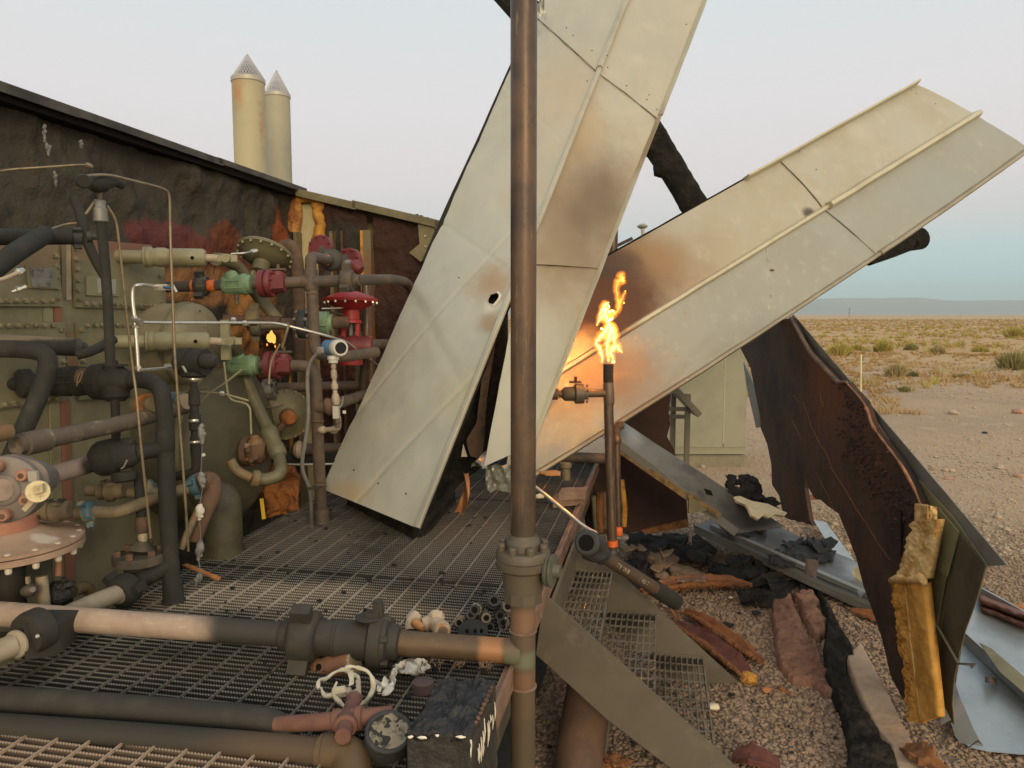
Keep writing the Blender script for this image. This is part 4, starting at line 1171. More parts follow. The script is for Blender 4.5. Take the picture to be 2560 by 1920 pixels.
hammer_union(P(634, 800, 4.36), V((1, 0, 0)), .066, 'olive_rust', t, .08, 3, 1.9)
hammer_union(P(640, 820, 4.3), V((1, .1, 0)), .050, 'dark_olive', t, .06, 3, .5)
pipe('lower_pipe', [P(640, 816, 4.3), P(724, 814, 4.35)], .022, 'dark_olive', t)

# the small fire still burning behind the piping
t = thing('small_fire', 'small yellow flame licking up rusty foam behind the pipes near the drum', 'flame', P(678, 850, 5.0))
mb = MB()
for (u, v, w, h, k) in ((672, 846, 8, 18, 0), (680, 846, 8, 27, 1), (676, 850, 7, 22, 2), (686, 852, 5, 18, 3)):
    pts = [P(u + 2 * sin(i + k), v + 6 - h * i / 5, 4.82) for i in range(6)]
    mb.tube(pts, [.006, w * .0026, w * .0027, w * .002, w * .0012, .001], 10)
build('flame', mb, 'flame_tip', t, ang=180)
M('burning_foam', (.13, .05, .02), .85, 0, [(11, (.05, .02, .012), .42, .62), (30, (.38, .17, .05), .6, .78)], [(26, .9, .03)])
def ff(i, j):
    p = P(646 + 50 * i, 1000 - 180 * j, 5.05)
    return p + V((0, -.05 * nz3(p, 9, 4) - .02 * nz3(p, 25, 5), 0))
build('charred_foam', MB().grid(ff, 24, 60, V((0, .05, 0))), 'burning_foam', t, ang=180)
for k, (u, v) in enumerate(((668, 862), (688, 866), (672, 884))):
    build('ember', MB().blob(P(u, v, 4.93), (.005, .005, .010), .6, 2, 1, k), 'ember', t)
t = thing('rust_foam_slab', 'rust orange burnt foam slab standing low behind the drain pot', 'foam slab', P(700, 1290, 4.75))
def ff(i, j):
    p = P(655 + 95 * i - 10 * j, 1300 - 128 * j - 12 * sin(i * 3), 4.72)
    return p + V((0, -.06 * nz3(p, 7, 8) - .025 * nz3(p, 21, 9), 0))
build('slab', MB().grid(ff, 44, 44, V((0, .06, 0))), 'rust_orange', t, ang=180)
t = thing('tape_strip', 'yellow strip of tape beside the rust orange foam slab', 'tape', P(656, 1296, 4.5))
build('strip', MB().slab([P(649, 1247, 4.45), P(658, 1246, 4.45), P(664, 1297, 4.45), P(655, 1298, 4.45)], V((0, .004, 0))), 'yellow', t)

# ------------------------------------------------------------------ blue transmitter with its stem and grey conduit
d = 3.98
t = thing('blue_transmitter', 'blue and white pressure transmitter with round dark window on a steel stem', 'transmitter', P(836, 880, d))
ax = (P(850, 868, d - .3) - P(822, 874, d)).normalized()
c = P(835, 870, d)
turned('housing', c - V((.055, -.04, -.003)), c + V((.03, -.015, 0)), [(0, .028), (.08, .040), (.5, .042), (.52, .040), (1, .040)], 'meter_blue', t)
h = turned('window_cap', c + V((.012, -.0, 0)), c + V((.048, -.05, .002)), [(0, .042), (.1, .046), (.85, .046), (1, .040)], 'meter_white', t)
build('window', MB().lathe(c + V((.0478, -.0497, .002)), c + V((.0492, -.0516, .002)), [(0, .032), (1, .031)], 24), 'black_glass', h)
for k in range(7):
    q = c + V((-.032 + k * .0065, -.047 - k * .0008, -.022 + .0065 * k))
text('letters', 'ROSET', c + V((.004, -.052, .018)), V((.75, -.1, .65)), V((-.6, 0, .75)), .016, 'meter_white', t, .0005) if False else None
turned('conduit_boss', c + V((-.05, 0, -.012)), c + V((-.085, 0, -.016)), [(0, .02), (.6, .02), (.7, .024), (1, .022)], 'ash_grey', t, 10)
turned('collar', P(833, 890, d), P(833, 908, d), [(0, .030), (.5, .032), (.55, .026), (1, .024)], 'meter_white', t)
turned('stem', P(833, 908, d), P(838, 988, d), [(0, .010), (.06, .014), (.14, .014), (.2, .010), (.24, .016), (.45, .017), (.5, .011), (.62, .012), (.66, .018), (.8, .018), (.84, .012), (1, .013)], 'pale_pipe', t, 12)
turned('tee', P(838, 985, d), P(841, 1012, d), [(0, .016), (.3, .022), (.7, .022), (1, .016)], 'pale_pipe', t, 10)
o = build('needle_valve', MB().box(P(841, 1030, d), V((.016, 0, 0)), V((0, .016, 0)), UP * .034), 'silver', t)
pipe('handle', [P(848, 1022, d - .02), P(856, 1008, d - .02), P(858, 990, d - .02)], .004, 'ash_grey', o, .01, 6)
build('stem_tip', MB().box(P(861, 1030, d - .02), V((.008, 0, 0)), V((0, .004, 0)), UP * .008), 'meter_white', o)
turned('lower_stem', P(843, 1046, d), P(845, 1070, d), [(0, .014), (.3, .014), (.35, .018), (.5, .018), (.6, .012), (1, .014)], 'rust_pipe', t, 10)
pipe('conduit', [P(816, 876, d), P(795, 880, d), P(774, 905, d), P(767, 940, d), P(772, 1030, d), P(766, 1090, d), P(751, 1170, d + .05), P(776, 1222, d + .12), P(779, 1318, d + .28)], .0105, 'conduit', t, .10, 10)
M('conduit', (.17, .165, .145), .6, 0, [(10, (.11, .105, .09), .42, .66), (30, (.26, .25, .22), .6, .8)], [(120, .3, .004)])
build('tie_strap', MB().bar(P(770, 1222, d + .08), P(804, 1217, d + .08), .012, .012), 'soot', t)

t = thing('small_tubing', 'tangle of thin bent tubes in front of the dark drum end beside the black stem', 'tube', P(560, 1000, 3.9))
for pts in ([(515, 880), (514, 925), (500, 960), (472, 978), (560, 984), (622, 1002)], [(604, 925), (560, 960), (520, 985), (500, 1010)], [(560, 905), (566, 960), (572, 1000), (625, 1010), (628, 1085)], [(440, 985), (475, 978), (520, 968)], [(700, 860), (676, 905), (672, 960)], [(512, 800), (514, 850), (512, 905)]):
    pipe('tube', [P(u, v, 3.82) for u, v in pts], .006, 'olive_light' if len(pts) > 3 else 'brass_tube', t, .04, 8)
for u, v in ((480, 978), (555, 984), (584, 800), (612, 808)):
    turned('nut', P(u - 6, v, 3.8), P(u + 6, v, 3.8), [(0, .009), (.2, .014), (.8, .014), (1, .009)], 'silver', t, 6)
t = thing('support_post', 'short olive upright post joining the lower operator cylinder to the bright tube line', 'support', P(514, 880, 3.7))
build('post', MB().bar(P(563, 800, 3.95), P(566, 900, 3.95), .045, .03, V((0, 1, 0))), 'olive_light', t)

# ------------------------------------------------------------------ black instrument column and hanging burnt conduit
d = 3.45
t = thing('black_transmitter', 'soot black instrument head on a knobbly black stem with white disc below', 'transmitter', P(480, 910, d))
c = P(492, 905, d)
turned('housing', c + V((-.09, .02, 0)), c + V((.05, -.02, 0)), [(0, .055), (.08, .066), (.5, .066), (.52, .060), (.6, .060), (.62, .066), (1, .060)], 'soot', t)
turned('cap', P(505, 902, d - .06), P(543, 905, d - .07), [(0, .03), (.3, .036), (.7, .033), (1, .022)], 'soot', t)
turned('neck', P(484, 930, d), P(484, 944, d), [(0, .060), (.7, .058), (1, .048)], 'soot', t)
turned('white_disc', P(484, 944, d), P(484, 954, d), [(0, .032), (.3, .034), (.5, .034), (.6, .018), (1, .016)], 'silver', t)
turned('stem', P(484, 953, d), P(490, 1150, d), [(0, .015), (.1, .018), (.12, .024), (.3, .026), (.31, .021), (.42, .020), (.43, .027), (.62, .026), (.63, .019), (.7, .019), (.71, .024), (.9, .024), (1, .02)], 'soot', t, 14)
turned('ring', P(485, 1048, d - .01), P(485.3, 1055, d - .01), [(0, .022), (.5, .024), (1, .022)], 'silver', t, 14)
turned('ring', P(487, 1102, d - .01), P(487.2, 1108, d - .01), [(0, .022), (.5, .024), (1, .022)], 'silver', t, 14)
pipe('elbow', [P(490, 1148, d), P(490, 1182, d), P(442, 1190, d)], .021, 'soot', t, .06, 12)
t = thing('burnt_conduit', 'string of grey ash segments of burnt cable hanging down to the grating', 'cable', P(500, 1180, 3.35))
pts = [(503, 1060), (506, 1110), (502, 1180), (507, 1218), (500, 1260), (499, 1300), (502, 1350), (496, 1400), (502, 1432), (489, 1466)]
pipe('wire', [P(u, v, 3.35 if v < 1400 else 3.3) for u, v in pts], .0022, 'galv_edge', t, .02, 6)
for (a, b, r) in ((0, 1, .014), (2, 3, .015), (4, 5, .016), (6, 7, .015), (8, 9, .013)):
    p, q = P(*pts[a], 3.34), P(*pts[b], 3.34)
    mb = MB()
    n = 10
    mb.tube([p.lerp(q, i / n) + V((.008 * noise.noise(V((i * .7, a, 0))), 0, 0)) for i in range(n + 1)], [r * (.45 + .75 * sin(pi * min(.95, i / n + .06))) * (1 + .3 * noise.noise(V((i * 1.3, a, 5)))) for i in range(n + 1)], 10)
    build('ash_segment', mb, 'ash_grey' if a != 4 else 'ash_white', t)
build('tag', MB().box(P(509, 1137, 3.3), V((.006, 0, .003)), V((0, .003, 0)), V((-.003, 0, .006))), 'meter_white', t)
# ------------------------------------------------------------------ grating platform
def grating_mat(name, base, extra=()):
    return M(name, base, .8, .1, [(5, tuple(x * .55 for x in base), .42, .66)], [(60, .25, .004)], list(extra))
tanp = (.46, .395, .30)
ash_spots = [(Z(640, 1490, PZ), (.85, .24, .4), tanp, .6, .35, 3.5, .9), (Z(930, 1545, PZ), (.55, .20, .4), tanp, .6, .35, 4, .8),
             (Z(250, 1905, PZ), (.75, .20, .4), (.40, .30, .21), .4, .25, 5, .95), (Z(1150, 1350, PZ), (.5, .8, .4), (.27, .235, .19), .7, .4, 3, .8),
             (Z(1000, 1760, PZ), (.45, .25, .4), (.20, .17, .13), .7, .4, 4, .7), (Z(760, 1350, PZ), (.4, .6, .4), (.20, .175, .145), .7, .4, 3, .7)]
grating_mat('grating_side_shaded', (.022, .022, .020), [(a, b, tuple(x * .35 for x in c_), d_, e, f_, g) for a, b, c_, d_, e, f_, g in ash_spots])  # bar sides coloured darker, for the shade between the bars
grating_mat('grating_top_lit', (.21, .20, .17), ash_spots)  # bar tops coloured lighter, as light from above would show them
grating_mat('grating_cross', (.15, .137, .112), ash_spots)
t = thing('grating_platform', 'soot blackened serrated steel grating platform beside the heater', 'platform', L(.9, .5, PZ))
AW = 1.76
def serrated(length, pitch, th, hgt, tooth):
    n = int(length / pitch)
    vs, fs = [], []
    for i in range(n + 1):
        x = -length / 2 + length * i / n
        zt = 0 if i % 2 == 0 else -tooth
        for y in (-th / 2, th / 2):
            vs.append((x, y, zt)); vs.append((x, y, -hgt))
    for i in range(n):
        a, b = i * 4, i * 4 + 4
        fs += [(a, b, b + 1, a + 1), (a + 2, a + 3, b + 3, b + 2), (a, a + 2, b + 2, b)]
    me = bpy.data.meshes.new('bearing_bar')
    me.from_pydata(vs, [], fs)
    me.materials.append(mat_of('grating_side_shaded'))
    me.materials.append(mat_of('grating_top_lit'))
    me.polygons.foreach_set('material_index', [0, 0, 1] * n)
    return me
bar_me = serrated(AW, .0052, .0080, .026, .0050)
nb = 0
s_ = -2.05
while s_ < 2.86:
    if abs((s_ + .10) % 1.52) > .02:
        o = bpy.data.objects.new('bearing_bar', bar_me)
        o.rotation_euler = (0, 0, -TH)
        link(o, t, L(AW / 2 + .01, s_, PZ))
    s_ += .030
for k in range(18):
    a = .055 + k * .1016
    if a < AW:
        pts = [L(a, -2.05 + i * .05, PZ - .001 + .0012 * (i % 2)) for i in range(99)]
        build('cross_bar', MB().bar(pts[0], pts[-1], .0065, .0085), 'grating_cross', t)
build('edge_band', MB().box(L(1.79, .40, PZ - .02), EB * .006, EW * 2.46, UP * .042), 'band_rust', t)
build('edge_band', MB().box(L(1.772, .40, PZ + .004), EB * .010, EW * 2.46, UP * .006), 'band_rust', t)
for s_ in (-2.07, -.1, 1.42, 2.87):
    build('end_band', MB().box(L(AW / 2, s_, PZ - .016), EB * AW / 2, EW * .003, UP * .016), 'grating_side_shaded', t)
build('skid_beam', MB().box(L(1.70, .40, PZ - .17), EB * .045, EW * 2.45, UP * .105), 'plate', t)
build('skid_beam', MB().box(L(.06, .40, PZ - .17), EB * .045, EW * 2.45, UP * .105), 'soot', t)
for s_ in (-1.9, -.6, .7, 2.0):
    build('cross_beam', MB().box(L(.88, s_, PZ - .14), EB * .77, EW * .04, UP * .08), 'soot', t)
struct('skid_floor', MB().box(L(.6, .2, .05), EB * 1.05, EW * 2.6, UP * .05), 'soot')

# ------------------------------------------------------------------ stair
t = thing('platform_stair', 'short olive steel stair with three grating treads at the platform edge', 'stair', L(2.1, .35, 0))
SN, SF = -.14, .83
def stringer(q, s, th):
    return build('stringer', MB().slab([S(u, v, s) for u, v in q], EW * th), 'plate', t)
stringer([(1361, 1482), (1850, 1924), (2010, 2060), (1790, 2020), (1682, 1921), (1518, 1795), (1341, 1634)], SN, -.010)
stringer([(1437, 1338), (1512, 1400), (1845, 1706), (1700, 1712), (1560, 1596), (1420, 1470), (1405, 1400)], SF, .010)
build('end_plate', MB().box(L(1.815, (SN + SF) / 2, PZ - .16), EB * .008, EW * (SF - SN) / 2, UP * .10), 'plate', t)
for k, (a0, a1, z) in enumerate(((1.80, 2.03, .63), (2.00, 2.28, .40), (2.275, 2.545, .17))):
    tr = build('tread', MB().box(L(a1, (SN + SF) / 2, z - .014), EB * .004, EW * (SF - SN - .01) / 2, UP * .018), 'tread_steel', t)
    n = 9
    for i in range(n):
        a = a0 + (a1 - a0) * i / n
        build('tread_bar', MB().box(L(a, (SN + SF) / 2, z - .012), EB * .0036, EW * (SF - SN - .012) / 2, UP * .014), 'tread_steel', tr)
    m = 10
    for i in range(m + 1):
        s_ = SN + .012 + (SF - SN - .024) * i / m
        build('tread_rod', MB().box(L((a0 + a1) / 2, s_, z - .002), EB * (a1 - a0) / 2, EW * .0046, UP * .0046), 'tread_steel', tr)
    build('end_plate', MB().box(L((a0 + a1) / 2, SF - .006, z - .02), EB * (a1 - a0) / 2, EW * .003, UP * .028), 'plate', tr)
M('tread_steel', (.17, .15, .11), .6, .2, [(8, (.09, .078, .058), .42, .66), (40, (.36, .31, .22), .6, .78)], [(80, .2, .003)])

# ------------------------------------------------------------------ main vertical pipe with swivel valve
t = thing('main_riser', 'tall brown heat stained vertical pipe with bolted flange valve in front of the fallen panels', 'pipe', V((.039, 2.5, 0)))
X0 = V((.0385, 2.5, 0))
def zv(v):
    r = ray(1308, v)
    return CAMZ + r.z * 2.5 / r.y
R = .0435
build('upper_pipe', MB().tube([X0 + UP * zv(1342), X0 + UP * zv(1000), X0 + UP * zv(600), X0 + UP * zv(200), X0 + UP * (zv(0) + .55)], R * 1.0, 32), 'heat_pipe', t, ang=50)
prof = [(1500, .052), (1494, .061), (1474, .063), (1472, .069), (1424, .073), (1419, .080), (1415, .093), (1398, .095), (1396, .091), (1393, .095), (1376, .094), (1371, .088), (1370, .062), (1356, .061), (1348, .058), (1343, .050), (1335, .046)]
z0_, z1_ = zv(1500), zv(1335)
vb = turned('valve_body', X0 + UP * z0_, X0 + UP * z1_, [((zv(v) - z0_) / (z1_ - z0_), r) for v, r in prof], 'valve_brown', t, 36)
M('valve_brown', (.105, .088, .060), .55, .1, [(4, (.075, .062, .045), .42, .66), (11, (.22, .12, .06), .56, .76)], [(60, .2, .005)])
for k in range(8):
    an = 2 * pi * k / 8 + .30
    bolt(X0 + V((cos(an), sin(an), 0)) * .078 + UP * zv(1372), UP, .0145, .026, 'valve_brown', vb, 'bolt', 12)
for k in range(5):
    an = -pi / 2 - .95 + .62 * k
    dr = V((cos(an), sin(an), 0)); tn = V((-sin(an), cos(an), 0))
    build('hex_flat', MB().box(X0 + dr * .056 + UP * zv(1478), dr * .010, tn * .021, UP * .032), 'valve_brown', vb)
ax = V((.94, -.35, 0))
hp = X0 + UP * zv(1418) + ax * .085
o = turned('side_cap', hp, hp + ax * .05, [(0, .052), (.15, .056), (.25, .050), (.4, .058), (.5, .058), (.55, .024), (1, .020)], 'valve_green_grey', vb, 20)
M('valve_green_grey', (.12, .125, .095), .55, .2, [(6, (.09, .085, .06), .42, .66)], [(60, .2, .004)])
lp = build('lower_pipe', MB().tube([X0 + UP * zv(1506), X0 + UP * zv(1640), X0 + UP * zv(1760), X0 + UP * .0], .0438, 32), 'riser_lower', t, ang=50)
M('riser_lower', (.135, .098, .066), .5, .2, [(5, (.11, .09, .062), .42, .66)], [(80, .15, .003)],
  [(X0 + UP * zv(1545), (.3, .3, .06), (.25, .145, .085), .6, .3, 6, .8), (X0 + UP * zv(1640) + V((.02, 0, 0)), (.3, .3, .045), (.17, .20, .13), .7, .3, 7, .8), (X0 + UP * zv(1690), (.3, .3, .04), (.22, .125, .075), .6, .3, 6, .8),
   (X0 + UP * zv(1850), (.3, .3, .13), (.11, .088, .056), .6, .3, 6, .9)])
for v in (1576, 1714):
    turned('weld_ring', X0 + UP * (zv(v) - .005), X0 + UP * (zv(v) + .005), [(0, .044), (.3, .049), (.7, .049), (1, .044)], 'band_rust', t, 32)

# front horizontal pipe with hammer union and valve
HP0 = X0 + UP * zv(1630)
hd = (HP0 - P(0, 1535, 2.66)).normalized()
def hx(u):                                # point of the pipe's axis seen at column u
    r = ray(u, 1600)
    # solve HP0 + hd*k on the upright plane through the eye and column u
    n = V((1.0, -r.x / r.y, 0))
    k = -(HP0 - CAM).dot(n) / hd.dot(n)
    return HP0 + hd * k
t = thing('front_header', 'long level pipe across the grating, pale at one end and black at its hammer union', 'pipe run', hx(640))
M('front_pipe', (.40, .312, .235), .75, 0, [(4, (.31, .225, .17), .42, .68), (26, (.55, .44, .31), .56, .76, (.4, .4, 2.5))], [(60, .2, .004)],
  [(hx(745), (.37, 1, 1), (.040, .037, .029), .28, .18, 5, 1)])
def seg(u0, u1, prof, mat, name):
    return turned(name, hx(u0), hx(u1), prof, mat, t, 32)
build('pale_pipe', MB().tube([hx(-140), hx(200), hx(500), hx(705)], .0435, 32), 'front_pipe', t, ang=50)
seg(700, 732, [(0, .044), (.25, .053), (.9, .056), (1, .050)], 'soot_warm', 'weld_neck')
M('soot_warm', (.030, .028, .022), .72, 0, [(6, (.048, .044, .032), .42, .68), (18, (.10, .06, .035), .66, .8)], [(60, .2, .005)])
hammer_union(hx(762), hd, .090, 'soot_warm', t, .105, 3, 1.15, 'hammer_union', 1.0)
seg(786, 842, [(0, .070), (.03, .074), (.10, .074), (.12, .062), (.88, .062), (.92, .066), (1, .066)], 'soot_warm', 'union_neck')
seg(840, 925, [(0, .064), (.05, .069), (.16, .069), (.2, .067), (.9, .069), (1, .069)], 'soot_warm', 'valve_body')
vb = seg(922, 1000, [(0, .070), (.05, .086), (.10, .095), (.45, .097), (.5, .090), (.62, .088), (.68, .066), (.95, .060), (1, .050)], 'soot_warm', 'valve_flange')
for k in range(6):
    an = k * pi / 3 + .5
    x, y = hd.cross(UP).normalized(), UP
    bolt(hx(962) + (x * cos(an) + y * sin(an)) * .083, hd, .013, .024, 'soot_warm', vb, 'bolt', 8)
q = hx(934)
o = build('stem_block', MB().box(q + UP * .088, hd * .024, hd.cross(UP) * .02, UP * .02), 'soot_warm', t)
build('stop_disc', MB().lathe(q + UP * .084 - hd * .012, q + UP * .094 - hd * .012, [(0, .048), (.5, .052), (1, .040)], 20), 'soot_warm', o)
build('stem', MB().box(q + UP * .122 + hd * .018, hd * .017, hd.cross(UP) * .014, UP * .026), 'soot_warm', o)
build('rust_pipe', MB().tube([hx(990), hx(1120), hx(1240), hx(1296)], .0435, 32), 'front_rust', t, ang=50)
M('front_rust', (.13, .085, .045), .55, .2, [(6, (.085, .062, .038), .42, .66), (20, (.22, .13, .06), .6, .8)], [(60, .2, .004)],
  [(hx(1228), (.055, .3, .3), (.36, .18, .075), .5, .3, 9, .95)])
seg(1262, 1300, [(0, .0436), (.6, .047), (1, .050)], 'riser_lower', 'tee_saddle')

# ------------------------------------------------------------------ black manifold at the platform's inner edge
t = thing('black_manifold', 'soot black manifold of valves, bend and tall leg standing on the grating', 'pipe run', P(420, 1500, 3.2))
rr = .036
d = 3.2
pipe('bend_leg', [P(318, 950, 3.28), P(365, 950, 3.26), P(402, 965, 3.22), P(411, 1020, d), P(414, 1100, d), P(418, 1250, d), P(426, 1400, d), P(432, 1478, d)], rr, 'soot', t, .13, 22)
turned('foot', P(430, 1440, d), P(434, 1504, d), [(0, .036), (.2, .041), (.85, .043), (1, .05)], 'soot', t)
turned('coupling', P(412, 1078, d), P(414, 1130, d), [(0, .036), (.04, .039), (.96, .039), (1, .036)], 'soot', t)
vb = turned('valve_body', P(232, 955, 3.3), P(326, 951, 3.28), [(0, .058), (.05, .078), (.30, .082), (.36, .070), (.75, .066), (.85, .058), (1, .040)], 'soot', t, 26)
build('lower_cover', MB().lathe(P(288, 965, 3.28), P(290, 1004, 3.28), [(0, .06), (.7, .056), (1, .035)], 20), 'soot', vb)
o = build('stop_plate', MB().box(P(290, 913, 3.28), V((.045, -.01, 0)), V((0, .03, 0)), UP * .004), 'soot_bluish', vb)
build('bonnet', MB().lathe(P(283, 930, 3.28), P(280, 902, 3.28), [(0, .045), (.6, .04), (.65, .024), (1, .022)], 14), 'soot', vb)
pipe('stem_leg', [P(287, 1000, 3.25), P(290, 1060, 3.25), P(290, 1108, 3.25)], .0185, 'soot', t, .1, 14)
lb = turned('lower_valve', P(226, 1152, 3.1), P(345, 1130, 3.14), [(0, .040), (.10, .062), (.20, .074), (.50, .078), (.55, .066), (.85, .058), (1, .040)], 'soot', t, 26)
build('side_ear', MB().blob(P(250, 1122, 3.08), (.035, .03, .028), .2, 2, 2, 3), 'soot', lb)
build('top_ear', MB().blob(P(318, 1106, 3.12), (.035, .03, .022), .2, 2, 2, 4), 'soot', lb)
build('drip_nub', MB().lathe(P(309, 1180, 3.08), P(311, 1205, 3.08), [(0, .05), (.8, .046), (1, .03)], 16), 'soot', lb)
build('wire_seal', MB().tube([P(303, 1172, 3.0), P(309, 1168, 3.0), P(318, 1150, 3.0)], .003, 6), 'silver', lb)
pipe('cross_arm', [P(338, 1132, 3.14), P(380, 1126, 3.18), P(414, 1118, d)], .0345, 'soot', t, .1, 20)
pipe('ash_pipe', [P(96, 1192, 2.98), P(160, 1180, 3.02), P(238, 1155, 3.1)], .038, 'pinkash_pipe', t, .1, 22)
M('pinkash_pipe', (.285, .225, .19), .85, 0, [(9, (.21, .155, .13), .42, .7), (30, (.42, .35, .30), .6, .8)], [(45, .4, .006)], [(P(254, 1158, 3.06), (.09, .2, .2), SOOT, .4, .3, 12, 1)])
pipe('bonnet_stem', [P(345, 1175, 3.18), P(350, 1250, 3.18), P(354, 1300, 3.18)], .020, 'soot', t, .1, 14)
turned('stem_collar', P(353, 1292, 3.18), P(355, 1332, 3.18), [(0, .024), (.1, .0255), (.9, .0255), (1, .022)], 'rust_brown', t, 16)
turned('gland_nut', P(356, 1332, 3.18), P(358, 1356, 3.18), [(0, .014), (.2, .020), (.6, .019), (1, .015)], 'tan_steel', t, 8)
bf = disc('bonnet_flange', P(350, 1405, 3.18), UP, .108, .038, 'soot_top', t, 26, 6, .016, .024, 'rust_brown', ring=.78)
M('soot_top', (.055, .048, .038), .8, 0, [(9, (.10, .08, .058), .45, .7)], [(60, .3, .006)])
build('gland', MB().lathe(P(354, 1372, 3.18), P(357, 1352, 3.18), [(0, .055), (.5, .036), (1, .022)], 18), 'soot_top', bf)
turned('globe_body', P(348, 1404, 3.18), P(344, 1450, 3.17), [(0, .10), (.25, .095), (.3, .06), (.7, .055), (1, .05)], 'soot', t)
pipe('lower_arm', [P(306, 1486, 3.06), P(345, 1452, 3.13), P(390, 1428, 3.18), P(422, 1412, d)], .040, 'soot', t, .08, 22)
ax = (P(318, 1470, 3.08) - P(290, 1490, 3.02)).normalized()
hammer_union(P(311, 1476, 3.05), ax, .066, 'soot', t, .085, 3, 2.4, lug=.8)
M('tan_pipe', (.33, .285, .205), .75, 0, [(8, (.24, .205, .14), .42, .68)], [(60, .25, .004)])
pipe('tan_pipe', [P(308, 1478, 3.04), P(240, 1505, 2.9), P(150, 1545, 2.74), P(40, 1596, 2.60)], .036, 'tan_pipe', t, .1, 22)
turned('tan_ring', P(300, 1482, 3.03), P(288, 1487, 3.0), [(0, .037), (.3, .043), (.7, .043), (1, .037)], 'tan_pipe', t)
lo = turned('lower_union', P(60, 1590, 2.46), P(108, 1568, 2.53), [(0, .046), (.08, .068), (.35, .074), (.9, .074), (1, .06)], 'soot_warm', t)
build('saddle', MB().slab([P(60, 1560, 2.44), P(150, 1560, 2.52), P(140, 1640, 2.52), P(62, 1650, 2.42)], V((0, .12, 0))), 'soot_warm', lo)
bolt(P(95, 1590, 2.42), V((0, -1, .2)), .007, .006, 'silver', lo, 'stud')
pipe('lower_tan_pipe', [P(-60, 1650, 2.35), P(36, 1612, 2.44)], .037, 'tan_pipe', t, n=22)
turned('tan_ring', P(34, 1613, 2.43), P(48, 1607, 2.45), [(0, .038), (.3, .046), (.7, .046), (1, .038)], 'tan_pipe', t)

t = thing('black_cross_valve', 'soot black valve body and brown stub pipe at the photo edge behind the bent header', 'valve', P(180, 950, 3.4))
vb = turned('body', P(124, 955, 3.35), P(236, 952, 3.32), [(0, .045), (.08, .062), (.45, .068), (.55, .060), (.62, .068), (.9, .062), (1, .055)], 'soot', t, 24)
for v in (942, 958):
    build('rib', MB().bar(P(128, v, 3.26), P(176, v - 1, 3.26), .006, .006), 'soot', vb)
pipe('ring_wire', [P(192, 965, 3.24), P(194, 940, 3.24), P(208, 925, 3.24), P(203, 945, 3.24), P(196, 958, 3.24)], .002, 'tan_steel', vb, .02, 6)
pipe('stub_pipe', [P(-60, 962, 3.1), P(20, 960, 3.15), P(130, 955, 3.32)], .034, 'header_dust', t, n=18)
turned('stub_union', P(40, 960, 3.15), P(84, 957, 3.2), [(0, .044), (.2, .062), (.8, .062), (1, .044)], 'soot', t)
pipe('hex_end', [P(200, 945, 3.3), P(240, 948, 3.3)], .046, 'rust_brown', t, n=8)

t = thing('grey_brown_pipe', 'long slanting grey brown pipe crossing behind the black bend leg', 'pipe', P(250, 1070, 3.35))
pipe('pipe', [A(40, 1114, .06), A(120, 1098, .06), A(300, 1060, .06), A(474, 1014, .06)], .034, 'dusty_pipe', t, .1, 20)
M('dusty_pipe', (.115, .092, .068), .75, 0, [(4, (.085, .068, .052), .42, .66), (14, (.30, .24, .165), .54, .76)], [(60, .25, .005)])
turned('collar', A(55, 1112, .06), A(118, 1098, .06), [(0, .035), (.04, .043), (.96, .043), (1, .035)], 'dusty_pipe', t)
turned('end_cap', A(468, 1016, .06), A(492, 1009, .06), [(0, .034), (.2, .038), (.6, .034), (1, .012)], 'tan_steel', t)
pipe('end_stub', [A(-30, 1088, .07), A(20, 1080, .07)], .03, 'olive_rust', t)
for k, (u, v, du) in enumerate(((356, 1012, 34), (435, 1006, 34))):
    tt = thing('olive_nozzle', ['short olive brown nozzle end on the heater behind the black bend leg', 'short pale nozzle with blue smear beside the long grey brown pipe'][k], 'nozzle', A(u, v, .1))
    turned('nozzle', A(u - 6, v, -.02), A(u + du, v - 2, .1), [(0, .05), (.3, .05), (.35, .036), (.8, .036), (.85, .040), (1, .036)], ['olive_rust', 'pale_pipe'][k], tt, 18)
    turned('collar', A(u + 4, v, .02), A(u + 14, v, .05), [(0, .045), (.2, .052), (.8, .052), (1, .045)], ['rust_orange', 'union_blue'][k], tt, 18)

# big grey flanged valve end and the regulator dome
t = thing('flanged_valve', 'grey flanged valve end with rust pink bolts and a pale tag plate', 'valve', P(30, 1220, 2.35))
c = P(8, 1225, 2.38)
ax = V((.22, -.97, .08)).normalized()
b = turned('body', c - ax * .12, c, [(0, .05), (.15, .085), (.3, .108), (.62, .108), (.64, .101), (.70, .101), (.72, .108), (.97, .108), (1, .103)], 'flange_grey', t, 32)
M('flange_grey', (.20, .175, .15), .6, .15, [(7, (.13, .115, .10), .42, .66), (22, (.30, .25, .21), .58, .78)], [(50, .25, .005)])
a_, x, y = frame(ax)
build('face_ring', MB().lathe(c, c + ax * .006, [(0, .053), (.5, .051), (1, .046)], 28), 'flange_grey', b)
build('port', MB().lathe(c + ax * .004, c + ax * .010, [(0, .038), (1, .033)], 24), 'pinkash', b)
for k in range(6):
    an = k * pi / 3 + .42
    q = c + (x * cos(an) + y * sin(an)) * .080
    o = bolt(q, ax, .020, .036, 'pink_bolt', b, 'bolt', 14)
    bolt(q + ax * .0362, ax, .009, .003, 'rust_brown', b, 'socket', 6)
M('pink_bolt', (.40, .215, .135), .7, .1, [(12, (.30, .15, .10), .42, .66)], [(60, .2, .004)])
turned('outlet', P(62, 1202, 2.42), P(112, 1196, 2.6), [(0, .07), (.5, .066), (.7, .055), (1, .048)], 'flange_grey', t)
pl = build('tag_plate', MB().lathe(P(94, 1228, 2.30), P(94.5, 1229, 2.285), [(0, .034), (.5, .035), (1, .033)], 24), 'brass_pale', t)
